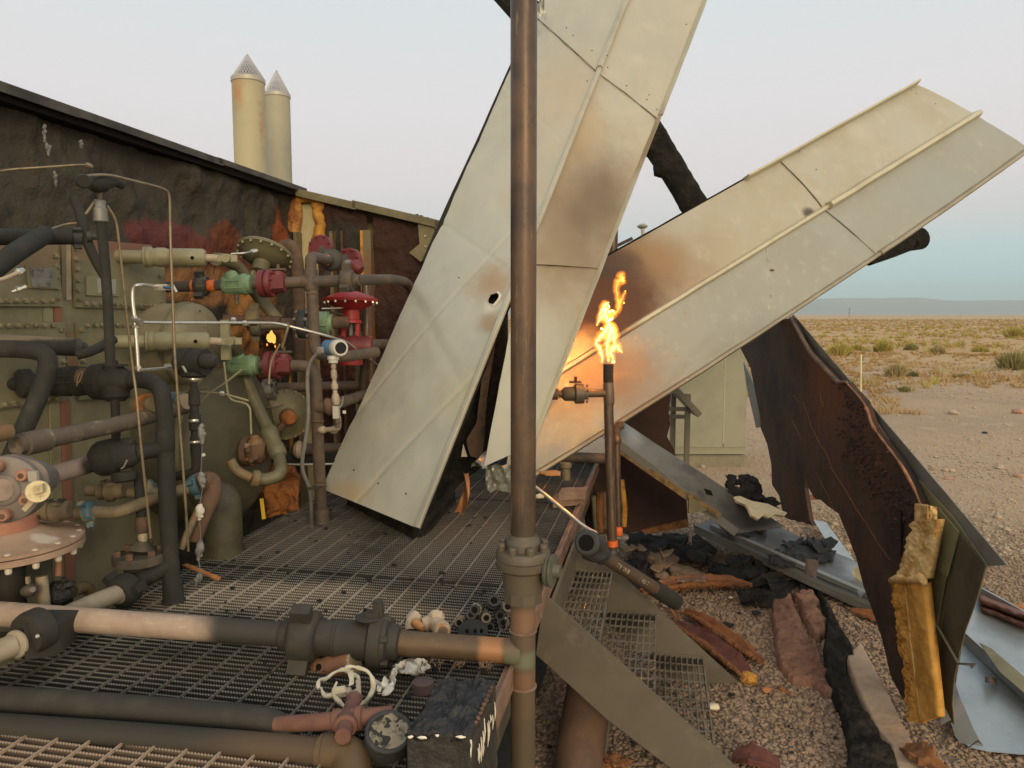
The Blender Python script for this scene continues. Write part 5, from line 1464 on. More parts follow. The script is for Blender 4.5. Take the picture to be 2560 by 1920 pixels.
M('brass_pale', (.62, .54, .33), .5, .3, [(22, (.40, .34, .2), .5, .7)], [(60, .4, .004)])
build('bracket', MB().box(P(84, 1190, 2.32), V((.014, 0, 0)), V((0, .006, 0)), UP * .016), 'stack_band', t)
build('boss', MB().box(P(98, 1222, 2.278), V((.014, 0, .004)), V((0, .006, 0)), UP * .013), 'brass_pale', pl)
build('tag_tail', MB().bar(P(82, 1252, 2.3), P(58, 1276, 2.28), .008, .012), 'brass_pale', t)

c = P(14, 1358, 2.90)
t = thing('regulator_dome', 'pink tan round regulator dome ringed with white bolts at the photo edge', 'regulator', c)
r = .272
o = turned('upper_dome', c + UP * .004, c + UP * .062, [(0, r), (.22, r), (.26, r * .95), (.6, r * .62), (.85, r * .47), (1, r * .42)], 'dome_pink', t, 48)
M('dome_pink', (.42, .30, .205), .75, 0, [(6, (.32, .215, .145), .42, .66), (20, (.47, .33, .24), .6, .8)], [(60, .15, .004)], [(P(112, 1345, 2.85), (.06, .05, .06), (.62, .55, .46), .5, .5, 22, .9)])
lo = turned('lower_rim', c - UP * .030, c - UP * .001, [(0, r * .95), (.2, r), (1, r)], 'dome_pink', t, 48)
cap = turned('cap', c + UP * .058, c + UP * .105, [(0, r * .42), (.08, r * .43), (.9, r * .41), (1, r * .38)], 'cap_pink', t, 32)
M('cap_pink', (.36, .16, .10), .75, 0, [(7, (.42, .22, .14), .42, .66)], [(60, .2, .004)])
build('cap_button', MB().lathe(c + UP * .104, c + UP * .110, [(0, r * .18), (1, r * .16)], 24), 'tan_steel', cap)
for k in range(18):
    an = 2 * pi * k / 18 + .1
    q = c + V((cos(an), sin(an), 0)) * r * .92
    bolt(q + UP * .016, UP, .0115, .007, 'bolt_white', o, 'bolt', 10)
    bolt(q - UP * .030, -UP, .012, .022, 'bolt_white', lo, 'nut', 8)
M('bolt_white', (.66, .60, .47), .5, .1, [(14, (.5, .43, .32), .5, .75)])
turned('neck', c - UP * .03, c - UP * .10, [(0, .095), (.6, .090), (.7, .062), (1, .060)], 'soot_warm', t)
turned('yoke', c - UP * .10, c - UP * .33, [(0, .062), (.5, .055), (1, .07)], 'soot_warm', t)
turned('body', V((c.x - .10, c.y, c.z - .32)), V((c.x + .12, c.y + .04, c.z - .32)), [(0, .05), (.2, .065), (.6, .065), (.8, .05), (1, .04)], 'soot', t)
turned('indicator', P(66, 1478, 2.86), P(82, 1474, 2.78), [(0, .022), (.5, .024), (.8, .02), (1, .01)], 'flange_grey', t, 16)
build('indicator_stub', MB().box(P(70, 1450, 2.84), V((.006, 0, 0)), V((0, .006, 0)), UP * .014), 'tan_steel', t)
pipe('spring_leg', [P(104, 1440, 2.9), P(108, 1480, 2.9), P(112, 1520, 2.9)], .022, 'tan_steel', t, n=12)
t = thing('sooty_drain_valve', 'glossy black small valve and elbow low beside the regulator dome', 'valve', P(150, 1490, 2.75))
turned('body', P(118, 1490, 2.95), P(182, 1482, 3.0), [(0, .04), (.2, .055), (.7, .055), (1, .035)], 'melt_black', t, 20)
build('bonnet', MB().blob(P(160, 1462, 2.95), (.04, .03, .018), .5, 3, 2, 1), 'melt_black', t)
pipe('stem', [P(160, 1462, 2.95), P(159, 1444, 2.95)], .009, 'soot', t, n=8)
pipe('elbow', [P(184, 1478, 3.05), P(212, 1466, 3.12), P(224, 1478, 3.15)], .026, 'olive_rust', t, .04, 14)
pipe('upright', [P(146, 1440, 2.9), P(148, 1370, 2.92)], .012, 'rust_brick', t, n=8)

# olive drain lines with blue unions
def drain_line(label, pts, valve, unions, mat, r=.026):
    t = thing('drain_line', label, 'pipe run', P(*pts[0]))
    pipe('pipe', [P(*q) for q in pts], r, mat, t, .07, 18)
    (u, v, d_) = valve
    b = turned('valve_body', P(u - 30, v + 2, d_), P(u + 38, v - 3, d_), [(0, r), (.1, r * 1.5), (.3, r * 1.5), (.34, r * 1.25), (.42, r * 1.9), (.60, r * 1.9), (.68, r * 1.5), (.9, r * 1.5), (1, r * 1.1)], 'drain_olive', t, 20)
    build('bonnet', MB().lathe(P(u + 2, v - 14, d_ - .02), P(u, v - 30, d_ - .02), [(0, .026), (.5, .024), (.6, .012), (1, .010)], 12), 'drain_olive', b)
    build('stop_plate', MB().box(P(u + 2, v - 26, d_ - .02), V((.03, 0, 0)), V((0, .02, 0)), UP * .003), 'soot_bluish', b)
    for (u, v, d_, rot) in unions:
        hammer_union(P(u, v, d_), V((.95, .1, .25)), r * 1.7, 'drain_blue', t, .042, 3, rot)
    return t
M('drain_olive', (.20, .155, .088), .75, 0, [(7, (.13, .10, .06), .42, .66), (20, (.30, .235, .14), .58, .78)], [(60, .25, .005)])
M('drain_blue', (.06, .125, .15), .6, 0, [(12, (.26, .21, .12), .50, .62)], [(50, .2, .004)])
drain_line('lower olive brown drain line with blue hammer union curving up to a rusty elbow', [(72, 1276, 2.95), (150, 1280, 3.0), (235, 1280, 3.05), (290, 1282, 3.07), (330, 1268, 3.1), (400, 1240, 3.3), (470, 1220, 3.38)], (138, 1277, 2.98), [(222, 1279, 3.04, .8), (486, 1213, 3.4, .4)], 'drain_olive')
drain_line('upper olive brown drain valve and stub half hidden behind the thin black stem', [(216, 1226, 3.2), (290, 1230, 3.22), (400, 1232, 3.3)], (272, 1228, 3.2), [(372, 1222, 3.28, 1.0)], 'drain_olive', .024)
t = thing('rusty_elbow', 'rust brown elbow pipe leaning down to the grating past the blue union', 'pipe', P(520, 1220, 3.42))
pipe('pipe', [P(492, 1212, 3.4), P(528, 1196, 3.45), P(534, 1228, 3.45), P(508, 1280, 3.42), P(480, 1350, 3.4)], .042, 'rust_brown', t, .10, 20)
pipe('lean_rod', [P(498, 1268, 3.36), P(470, 1330, 3.3), P(452, 1372, 3.28)], .016, 'olive_rust', t, n=10)
t = thing('bent_strap', 'short bent orange tipped strap lying on the grating by the black leg', 'strap', Z(500, 1430, PZ))
build('strap', MB().slab([Z(456, 1412, PZ + .03), Z(468, 1408, PZ + .04), Z(552, 1442, PZ + .02), Z(546, 1450, PZ + .01)], UP * -.006), 'peel_orange', t)

# two black pipes and brown elbow lying along the near grating
t = thing('near_black_pipe', 'soot black pipe with turned down end lying on the grating nearest the red cross', 'pipe', P(300, 1780, 2.2))
pipe('pipe', [P(-120, 1742, 2.36), P(200, 1762, 2.30), P(620, 1797, 2.24), P(700, 1812, 2.22), P(722, 1862, 2.16)], .0415, 'soot_warm', t, .09, 24)
t = thing('near_elbow_pipe', 'nearest black pipe fading to brown with a fat brown elbow at its end', 'pipe', P(400, 1850, 2.15))
pipe('pipe', [P(-120, 1812, 2.26), P(300, 1842, 2.19), P(700, 1874, 2.12), P(812, 1884, 2.10)], .0425, 'elbow_pipe', t, .1, 24)
M('elbow_pipe', (.040, .035, .026), .65, .1, [(7, (.04, .036, .026), .42, .66)], [(60, .2, .004)], [(P(760, 1870, 2.08), (.36, .4, .3), (.095, .062, .034), .8, .35, 5, 1)])
pipe('elbow', [P(806, 1884, 2.10), P(880, 1884, 2.08), P(884, 1965, 2.0)], .054, 'elbow_brown', t, .085, 24)
M('elbow_brown', (.135, .088, .042), .55, .2, [(7, (.085, .055, .028), .42, .66), (20, (.21, .14, .07), .6, .8)], [(60, .2, .004)])
turned('weld', P(806, 1884, 2.10), P(814, 1884, 2.10), [(0, .050), (.5, .058), (1, .05)], 'rust_brown', t)
# ------------------------------------------------------------------ two fallen roof panels
def proj(p):
    q = V(p) - CAM
    f_ = V((0, cos(PITCH), -sin(PITCH))); u_ = V((0, sin(PITCH), cos(PITCH)))
    d = q.dot(f_)
    return CX + F * q.x / d, CY - F * q.dot(u_) / d, d
class Line:
    def __init__(s, a, b, sag=0):
        s.a, s.b, s.sag = P(*a), P(*b), sag
    def __call__(s, t):
        return s.a.lerp(s.b, t) - UP * (s.sag * 4 * t * (1 - t))
    def tv(s, w, axis=1):                  # where along the line the given photo row (or column) lies
        lo, hi = 0.0, 1.0
        inc = proj(s.b)[axis] > proj(s.a)[axis]
        for _ in range(40):
            m = (lo + hi) / 2
            if (proj(s(m))[axis] < w) == inc: lo = m
            else: hi = m
        return (lo + hi) / 2
galv_warm = [(1.1, (.40, .40, .33), .36, .66), (5, (.47, .46, .37), .50, .80), (40, (.40, .395, .325), .58, .74), (110, (.31, .30, .25), .70, .78)]
def pan(t, la, lb, a0, a1, b0, b1, n, mat, nu=26, nv=60, lift=0.0, wav=.004, seed=0, hole=None, edge=None, sub=None, bow=0.0, crs=6):
    """sheet between two lines, from shares a0..a1 on one and b0..b1 on the other"""
    rnd = random.Random(seed * 7 + 1)
    creases = []
    if crs:
        le = (la(a1) - la(a0)).normalized()
        wd = (lb(b0) - la(a0)).normalized()
        for k in range(crs):
            j_ = rnd.random()
            an = rnd.uniform(.25, 1.3) * rnd.choice((-1, 1))
            creases.append((la(a0 + (a1 - a0) * j_).lerp(lb(b0 + (b1 - b0) * j_), rnd.random()), (le * cos(an) + wd * sin(an)).normalized(), rnd.uniform(.02, .07), rnd.uniform(-.005, .005)))
    def f(i, j):
        jj = j
        p = la(a0 + (a1 - a0) * jj).lerp(lb(b0 + (b1 - b0) * jj), i)
        if edge and j < .04: p = p + edge(i) * (1 - j / .04)
        e = wav * nz3(p, 2.0, seed) * 1.6 + wav * .4 * nz3(p, 6, seed + 3) + bow * sin(pi * i)
        for c_, dr_, wd_, am_ in creases:      # sharp kinks across the sheet
            e += am_ * max(0, 1 - abs((p - c_).dot(dr_)) / wd_)
        return p + n * (lift + e)
    return build('pan', MB().grid(f, nu, nv, n * -.0016, hole), mat, t, ang=60)
def rib(t, l, t0, t1, side, n, w, h, mat, lift=0.0, name='rib', k=24):
    """raised seam along a line: a narrow box profile standing off the sheet"""
    mb = MB()
    prof = [(-w * .5, 0), (-w * .22, h), (w * .22, h), (w * .42, h * .55), (w * .5, 0)]
    vs, fs = [], []
    m = len(prof)
    for i in range(k + 1):
        p = l(t0 + (t1 - t0) * i / k)
        wob = .003 * noise.noise(V((i * .5, t0 * 9, 1)))
        for x, y in prof:
            vs.append(p + side * (x + wob) + n * (y + lift))
    for i in range(k):
        for j in range(m - 1):
            fs.append((i * m + j, i * m + j + 1, (i + 1) * m + j + 1, (i + 1) * m + j))
    fs.append(tuple(range(m))[::-1]); fs.append(tuple(k * m + j for j in range(m)))
    return build(name, mb.add(vs, fs), mat, t, ang=25)
def holes(t, pts, r=.007, n=None):
    r = r * .62
    for p in pts:
        q = p
        bolt(q - n * .001, n, r, .004, 'dark_gap', t, 'screw_hole', 8)

# --- panel A, leaning steeply
LA = Line((805, 1222, 4.42), (1491, -300, 6.20))
R1 = Line((1042, 1320, 3.88), (1687, -300, 6.15))
R2 = Line((1325, 1115, 4.40), (1876, -300, 6.22))
lenA = (LA.b - LA.a).normalized()
nA = (R1.a - LA.a).cross(lenA).normalized()
if nA.y > 0: nA = -nA
sideA = lenA.cross(nA).normalized()
if sideA.x < 0: sideA = -sideA
nA2 = (R2(.5) - R1(.5)).cross(lenA).normalized()
if nA2.y > 0: nA2 = -nA2
def on_A(u, v): return on(u, v, LA.a, nA)
def on_A2(u, v): return on(u, v, R2(.4), nA2)
STN = (.30, .205, .105)
M('pan_A', (.455, .455, .375), .55, .18, galv_warm, [(120, .03, .002)],
  [(on_A(1215, 700), (.24, .25, .20), (.36, .22, .10), .8, .45, 6, .75), (on_A(1220, 800), (.14, .2, .12), (.30, .175, .075), .8, .35, 6, .7),
   (on_A(1222, 748), (.105, .12, .105), (.80, .77, .68), .8, .30, 14, .95), (on_A(1262, 756), (.055, .08, .05), (.10, .085, .07), .9, .3, 12, .8),
   (on_A(1180, 980), (.35, .35, .3), (.52, .46, .26), .8, .4, 3, .6),
   (on_A(1400, 200), (.55, .6, .75), (.46, .375, .245), .9, .6, 1.6, .6), (on_A(1330, 420), (.3, .4, .5), (.43, .355, .235), .9, .6, 2.4, .55),
   (on_A(870, 1230), (.3, .3, .1), (.46, .34, .18), .9, .4, 4, .6), (on_A(1130, 520), (.25, .3, .4), (.42, .43, .33), .9, .5, 3, .7), (on_A(1390, 390), (.18, .3, .25), (.40, .42, .34), .9, .5, 4, .7)])
M('pan_A2', (.45, .435, .345), .55, .18, galv_warm, [(120, .03, .002)],
  [(on_A2(1440, 560), {'f': ((sideA, .42), (lenA, 1.25))}, (.29, .215, .125), .95, .55, 3.0, .8), (on_A2(1468, 540), {'f': ((sideA, .27), (lenA, .85))}, (.18, .125, .07), .95, .50, 3.4, .65),
   (on_A2(1500, 500), {'f': ((sideA, .15), (lenA, .62))}, (.10, .072, .048), .95, .5, 5.0, .45), (on_A2(1430, 330), {'f': ((sideA, .10), (lenA, .7))}, (.33, .23, .12), .95, .4, 5, .6),
   (on_A2(1300, 1000), (.3, .4, .75), (.43, .43, .35), .7, .3, 2.5, .85), (on_A2(1480, 330), (.2, .3, .3), (.44, .36, .22), .9, .5, 3, .4), (on_A2(1390, 640), (.2, .3, .3), (.26, .20, .12), .9, .4, 4, .6)])
t = thing('roof_panel', 'big cream ribbed metal roof panel leaning steeply behind the vertical pipe, with a burnt hole', 'roof panel', P(920, 1270, 4.4), 'fallen roof panels')
tl, t1, t2 = LA.tv(35), R1.tv(176), R2.tv(293)
hc = None
for jj in range(301):                      # the sheet's own point at the burnt hole
    for ii in range(81):
        p_ = LA(tl * jj / 300).lerp(R1(t1 * jj / 300), ii / 80)
        u_, v_, _d = proj(p_)
        if hc is None or (u_ - 1236) ** 2 + (v_ - 747) ** 2 < best:
            best = (u_ - 1236) ** 2 + (v_ - 747) ** 2; hc = p_
def hole(i, j):
    p = LA(tl * j).lerp(R1(t1 * j), i)
    q = p - hc
    q = q - nA * q.dot(nA)
    an = math.atan2(q.z, q.dot(sideA))
    return q.length > .042 + .012 * noise.noise(V((cos(an) * 1.6, sin(an) * 1.6, 3)))
def low_edge(i): return -lenA * (.035 * max(0, (i - .55)) * 1.2 * 0 + .0) + nA * (-.03 * max(0, i - .8) * 5 * .2)
pan(t, LA, R1, 0, tl, 0, t1, nA, 'pan_A', 120, 300, 0, .006, 1, hole, bow=.008)
pan(t, LA, R1, tl - .004, 1, t1 - .004, 1, nA, 'pan_A', 26, 50, .007, .006, 2, bow=.008)
mb = MB()
prev = None
for k in range(22):                        # torn, curled lip of the hole
    an = 2 * pi * k / 22
    rr_ = .042 + .012 * noise.noise(V((cos(an) * 1.6, sin(an) * 1.6, 3)))
    dr = sideA * cos(an) + lenA * sin(an)
    a_ = hc + dr * (rr_ + .010) + nA * .004
    b_ = hc + dr * (rr_ - .004) + nA * (.010 + .012 * abs(noise.noise(V((k * .8, 0, 0)))))
    if prev:
        mb.add([prev[0], a_, b_, prev[1]], [(0, 1, 2, 3)])
    else:
        first = (a_, b_)
    prev = (a_, b_)
mb.add([prev[0], first[0], first[1], prev[1]], [(0, 1, 2, 3)])
build('torn_lip', mb, 'ash_white', t, ang=0)
# second pan: its lower part has torn away from the seam
tt1 = R1.tv(655); tt2 = R2.tv(668)
R1b = Line((1211, 1166, 4.155), proj(R1(tt1)))
M('galv_shadow', (.36, .37, .325), .42, .4, [(3, (.31, .315, .27), .4, .66), (20, (.42, .42, .36), .58, .8)], [(60, .04, .003)])
pan(t, R1b, R2, 0, 1, 0, tt2 + .004, nA2, 'pan_A2', 30, 60, -.003, .006, 5)
pan(t, R1, R2, tt1 - .002, t1, tt2 - .002, t2, nA2, 'pan_A2', 30, 60, 0, .006, 6, bow=.006)
pan(t, R1, R2, t1 - .004, 1, t2 - .004, 1, nA2, 'pan_A2', 30, 50, .007, .006, 7, bow=.006)
nm = (nA + nA2).normalized()
rib(t, R1, 0, t1 + .004, sideA, nm, .052, .034, 'rib_cream')
rib(t, R1, t1, 1, sideA, nm, .060, .040, 'rib_cream', .008)
rib(t, R2, 0, t2 + .004, sideA, nA2, .050, .030, 'rib_cream', 0)
rib(t, R2, t2, 1, sideA, nA2, .056, .036, 'rib_cream', .008)
M('rib_cream', (.50, .475, .36), .45, .25, [(3, (.42, .395, .29), .42, .66), (25, (.55, .52, .41), .58, .8)], [(120, .03, .002)],
  [(R2(.45), (.3, .4, .5), (.24, .165, .085), .8, .3, 4, .8), (R1(.02), (.3, .3, .5), (.34, .34, .27), .8, .3, 4, .6)])
class Off:                                 # a line shifted sideways
    def __init__(s, l, o): s.l, s.o = l, o
    def __call__(s, t): return s.l(t) + s.o + sideA * (.006 * noise.noise(V((t * 9, 1, 2))))
rib(t, Off(LA, -sideA * .016 - nA * .006), .30, .95, sideA, nA, .05, -.035, 'soot', -.002, 'underside_flange')
# dark bead drawn for the shadow in the gap at the lapped joints
for la, lb, ta, tb, nn in ((LA, R1, tl, t1, nA), (R1, R2, t1, t2, nA2)):
    pts = []
    for i in range(31):
        f = i / 30
        p = la(ta - .0055).lerp(lb(tb - .0055), f)
        pts.append(p + nn * (.006 + .008 * sin(pi * f)) - lenA * (.012 * max(0, noise.noise(V((f * 6, ta * 20, 0))))))
    build('joint_shadow_line', MB().tube(pts, [.0009 + .0030 * abs(noise.noise(V((i * .22, tb * 7, 2)))) for i in range(31)], 6), 'seam_brown', t)
M('seam_brown', (.13, .085, .055), .8)
hs = [on_A(u, v) + nA * .012 for u, v in ((1418, 73), (1435, 92), (1470, 206), (1150, 697), (949, 1210), (888, 1177), (1018, 1236), (839, 1154), (1482, 130))]
holes(t, hs, .007, nA)
hs = [on_A2(u, v) + nA2 * .014 for u, v in ((1515, 142), (1517, 172), (1564, 217), (1615, 252), (1620, 240), (1640, 276), (1713, 64))]
holes(t, hs, .007, nA2)
# crumpled flap at the top seam
mb = MB().grid(lambda i, j: P(1346 + 26 * i + 16 * j - 18 * j * i, 42 - 75 * j + 26 * i * (1 - j), 5.45) + nA * (.05 * noise.noise(V((i * 3, j * 4, 7))) + .05), 10, 16, nA * -.002)
build('crumpled_flap', mb, 'galv_shadow', t, ang=40)
build('insulation', MB().grid(lambda i, j: LA(.02 + .40 * j).lerp(R1(.02 + .42 * j), .06 + .88 * i) - nA * (.07 + .02 * nz3(V((i * 3, j * 9, 0)), 1)), 12, 40, nA * -.03), 'char', t, ang=180)
# burnt insulation stuck under the panel's foot
blk = thing('charred_block', 'black burnt foam block jammed under the foot of the leaning roof panel', 'foam block', P(960, 1340, 4.3))
q = [P(868, 1282, 4.85), P(1036, 1366, 4.10), P(1138, 1250, 4.45), P(1110, 1210, 4.8)]
def bf_(i, j):
    p = (q[0] * (1 - i) + q[1] * i) * (1 - j) + (q[3] * (1 - i) + q[2] * i) * j
    return p + V((0, 0, .03 * nz3(p, 7, 3)))
build('block', MB().grid(bf_, 24, 20, V((0, 0, .10))), 'char', blk, ang=180)
build('block_face', MB().slab(ragged([P(1036, 1366, 4.09), P(1136, 1262, 4.42), P(1120, 1222, 4.48), P(1066, 1276, 4.25), P(1046, 1310, 4.12)], .012, .06, 3), V((0, .06, 0))), 'char', blk)
o = thing('foam_peel', 'curled orange foam peel hanging below the leaning roof panel', 'foam scrap', P(1150, 1230, 4.3))
def pl(i, j):
    u = 1136 + 14 * sin(j * 2.6) + 22 * i * (1 - j * .5) + 16 * j
    v = 1282 - 104 * j + 8 * i
    return P(u, v, 4.24) + V((0, .05 * sin(i * 3 + j * 4), 0))
build('peel', MB().grid(pl, 6, 18, V((0, .006, 0))), 'peel_orange', o, ang=60)
o = thing('torn_lining', 'torn brown and black lining hanging between the two halves of the leaning panel', 'lining', P(1190, 1080, 4.7))
build('strip', MB().slab(ragged([P(1215, 870, 4.75), P(1240, 850, 4.75), P(1216, 1000, 4.7), P(1206, 1150, 4.65), P(1176, 1140, 4.65), P(1166, 1100, 4.65), P(1190, 1060, 4.7)], .006, .05, 8), V((0, .02, 0))), 'lining_brown', o)
M('lining_brown', (.14, .085, .05), .7, 0, [(7, (.06, .045, .032), .42, .64), (20, (.26, .17, .1), .6, .8)], [(40, .3, .008)])
build('dark_strip', MB().slab(ragged([P(1150, 1075, 4.9), P(1230, 900, 4.9), P(1225, 1150, 4.9), P(1120, 1240, 4.9), P(1100, 1190, 4.9)], .01, .06, 9), V((0, .05, 0))), 'char', o)
build('white_scrap', MB().slab([P(1158, 1110, 4.6), P(1168, 1142, 4.6), P(1153, 1142, 4.6)], V((0, .01, 0))), 'ash_white', o)
o = thing('crumpled_sheet', 'crumpled pale green metal scrap lying by the foot of the torn pan', 'metal scrap', P(1250, 1210, 4.7))
def cs(i, j):
    return P(1214 + 72 * i, 1226 - 62 * j + 22 * abs(i - .45) * (1 - j), 4.62) + V((0, .10 * abs(((i * 2.6 + j) % 1) - .5) + .05 * noise.noise(V((i * 3, j * 3, 2))), 0))
build('sheet', MB().grid(cs, 14, 9, V((0, .003, 0))), 'galv_shadow', o, ang=20)
build('curled_corner', MB().grid(lambda i, j: P(1178 + 40 * i, 1168 - 30 * j * i - 10 * j, 4.5) + V((0, .04 * sin(i * 6 + j * 3), 0)), 10, 8, V((0, .003, 0))), 'galv_shadow', o, ang=30)

# --- panel B, slanting out towards the desert
LB = Line((1345, 738, 5.62), (2286, 212, 7.45))
M1 = Line((1290, 997, 5.42), (2439, 288, 7.40))
LO = Line((1255, 1236, 5.25), (2572, 372, 7.45), .065)
lenB = (M1.b - M1.a).normalized()
nB = (M1(.4) - LB(.4)).cross(lenB).normalized()
if nB.y > 0: nB = -nB
nB2 = (LO(.4) - M1(.4)).cross(lenB).normalized()
if nB2.y > 0: nB2 = -nB2
sideB = lenB.cross(nB).normalized()
if sideB.z > 0: sideB = -sideB
on_B = lambda u, v: on(u, v, LB(.4), nB)
on_B2 = lambda u, v: on(u, v, LO(.4), nB2)
M('pan_B', (.41, .405, .33), .60, .08, [(1.5, (.39, .36, .265), .40, .66), (7, (.47, .45, .36), .52, .78), (40, (.40, .36, .26), .66, .8)], [(120, .03, .002)],
  [(on_B(1580, 680), (1.15, .9, .60), (.25, .145, .065), .9, .55, 1.8, .8), (on_B(1480, 740), (.85, .6, .62), (.085, .030, .008), .6, .35, 3, .98), (on_B(1520, 665), (.5, .5, .16), (.055, .030, .016), .9, .4, 4, .8), (on_B(1640, 640), (.45, .4, .25), (.30, .19, .085), .9, .5, 3, .7), (on_B(1560, 650), (.25, .4, .15), (.09, .055, .03), .9, .5, 4, .8),
   (on_B(2020, 533), (.10, .2, .07), (.05, .04, .032), .8, .4, 8, .9), (on_B(2150, 330), (.22, .4, .2), (.52, .50, .39), .8, .6, 5, .4)])
M('pan_B2', (.32, .335, .295), .58, .14, [(1.6, (.30, .31, .265), .38, .66), (9, (.385, .39, .335), .52, .78), (40, (.29, .29, .245), .64, .8)], [(120, .03, .002)],
  [(on_B2(1510, 940), (.8, .5, .42), (.30, .16, .065), .9, .4, 2.5, .8), (on_B2(2350, 480), (.9, .8, .5), (.30, .325, .305), .9, .4, 2, .8)])  # orange near the flame: heat tint and flame glow both in the colour
t = thing('roof_panel', 'long two pan metal roof panel slanting up across the sky behind the burning standpipe', 'roof panel', P(1300, 1220, 5.3), 'fallen roof panels')
sB, sM, sL = LB.tv(1951, 0), M1.tv(2062, 0), LO.tv(2196, 0)
pan(t, LB, M1, 0, sB, 0, sM, nB, 'pan_B', 30, 70, 0, .006, 11, bow=.012)
pan(t, LB, M1, sB - .003, 1, sM - .003, 1, nB, 'pan_B', 30, 50, .006, .006, 12, bow=.020)
pan(t, M1, LO, 0, sM, 0, sL, nB2, 'pan_B2', 30, 70, 0, .006, 13, bow=.006)
pan(t, M1, LO, sM - .003, 1, sL - .003, 1, nB2, 'pan_B2', 30, 50, .006, .006, 14, bow=.006)
nm = (nB + nB2).normalized()
rib(t, M1, 0, sM + .012, sideB, nm, .055, .036, 'rib_B')
rib(t, M1, sM + .004, 1.0, sideB, nm, .075, .075, 'rib_B', .004)
rib(t, LB, sB - .10, 1.0, sideB, nB, .040, .085, 'rib_B', .002)
rib(t, LB, 0, sB, sideB, nB, .03, -.04, 'soot', 0, 'underside_flange')
rib(t, LO, 0, sL + .01, sideB, nB2, .045, .034, 'rib_low')
rib(t, LO, sL, 1.0, sideB, nB2, .055, .042, 'rib_low', .004)
rib(t, LO, .05, 1.0, sideB, nB2, .02, -.05, 'galv_dark', -.004, 'underside_flange')
M('rib_B', (.52, .49, .35), .45, .25, [(3, (.44, .40, .28), .42, .66), (25, (.60, .56, .43), .58, .8)], [(120, .03, .002)], [(M1(.16), (.4, .5, .4), (.20, .11, .05), .8, .3, 4, .8)])
M('rib_low', (.32, .295, .215), .5, .25, [(3, (.26, .235, .165), .42, .66), (25, (.38, .36, .28), .58, .8)], [(120, .03, .002)], [(LO(.2), (.9, .9, .6), (.22, .16, .10), .8, .3, 3, .7)])
for la, lb, ta, tb, nn, ww in ((LB, M1, sB, sM, nB, .0020), (M1, LO, sM, sL, nB2, .0012)):
    pts = []
    for i in range(31):
        f = i / 30
        pts.append(la(ta - .0042).lerp(lb(tb - .0042), f) + nn * (.006 + (.012 if nn is nB else .006) * sin(pi * f)))
    build('joint_shadow_line', MB().tube(pts, ww, 6), 'seam_brown', t)  # brown bead drawn for the shadow in the lap gap
holes(t, [on_B(u, v) + nB * .022 for u, v in ((2037, 427), (1994, 383), (2286, 238), (2334, 263))] , .008, nB)
holes(t, [on_B2(u, v) + nB2 * .018 for u, v in ((2468, 348), (2230, 600), (2240, 601))], .008, nB2)
for (u, v, w, h) in ((1919, 612, 6, 9), (1917, 628, 3, 9), (1920, 650, 2, 8), (1927, 740, 2, 10), (1921, 770, 5, 7), (1925, 720, 2, 5)):
    build('bird_dropping', MB().blob(on_B2(u, v) + nB2 * .008, (w / 2 / 295, .003, h / 2 / 295), .5, 2, 2, u), 'ash_white', t)
build('dirt_clod', MB().blob(on_B2(1929, 676) + nB2 * .008, (.02, .006, .009), .5, 2, 2, 3), 'rust_brown', t)
o = thing('pipe_insulation', 'broken black and orange end of burnt pipe cover sticking out under the slanting panel', 'pipe cover', P(2240, 620, 7.2))
mb = MB().tube([P(2170, 652, 7.0), P(2230, 622, 7.12), P(2270, 604, 7.24), P(2300, 596, 7.3)], [.05, .085, .095, .11], 16, cap=False)
build('cover', mb, 'char', o, ang=60)
build('orange_edge', MB().tube([P(2296, 572, 7.28), P(2307, 592, 7.28), P(2304, 618, 7.28)], [.008, .016, .008], 8), 'peel_orange', o)
build('dark_core', MB().tube([P(2272, 606, 7.22), P(2298, 597, 7.28)], .08, 14), 'dark_gap', o)

# dark posts and burnt beams behind the panels
t = thing('burnt_strut', 'thick black burnt beam with ragged edge between the two roof panels against the sky', 'beam', P(1750, 520, 7.0))
relief('beam', [(1620, 262), (1640, 286), (1700, 384), (1762, 488), (1800, 550), (1740, 580), (1700, 524), (1684, 494), (1656, 444), (1636, 440), (1632, 402), (1606, 384), (1604, 350), (1614, 300)], lambda u, v: P(u, v, 7.3), V((0, -1, 0)), 4, .02, 6, 2, .10, 'char', t, 16, 4)
build('back', MB().slab([P(1622, 268, 7.32), P(1640, 290, 7.32), P(1760, 492, 7.32), P(1794, 550, 7.32), P(1740, 570, 7.32), P(1660, 440, 7.32), P(1612, 370, 7.32)], V((0, .12, 0))), 'char', t)
t = thing('dark_post', 'dark upright steel post showing through the gap between the two roof panels', 'post', P(1530, 700, 7.0))
pipe('post', [P(1536, 420, 7.0), P(1530, 760, 7.0)], .045, 'heat_pipe', t)
t = thing('vent_cap', 'small pale vent cap poking above the slanting panel beside the dark post', 'vent', P(1606, 600, 9))
turned('cap', P(1606, 572, 9), P(1606, 560, 9), [(0, .025), (.3, .06), (.6, .065), (1, .03)], 'stack_band', t, 14)
pipe('stem', [P(1608, 640, 9), P(1607, 570, 9)], .022, 'stack_band', t, n=10)
t = thing('burnt_eave', 'black burnt eave end at the top of the frame behind the vertical pipe', 'beam', P(1270, 0, 6.9))
build('beam', MB().slab([P(1200, -60, 6.9), P(1262, -60, 6.9), P(1372, 22, 6.9), P(1352, 40, 6.9), P(1290, 42, 6.9)], V((0, .2, 0))), 'char', t)
t = thing('far_rail', 'dark crossing rails seen through the gap above the slanting panel', 'rail', P(1500, 620, 7.4))
build('rail', MB().bar(P(1490, 640, 7.3), P(1580, 596, 7.4), .03, .03), 'heat_pipe', t)
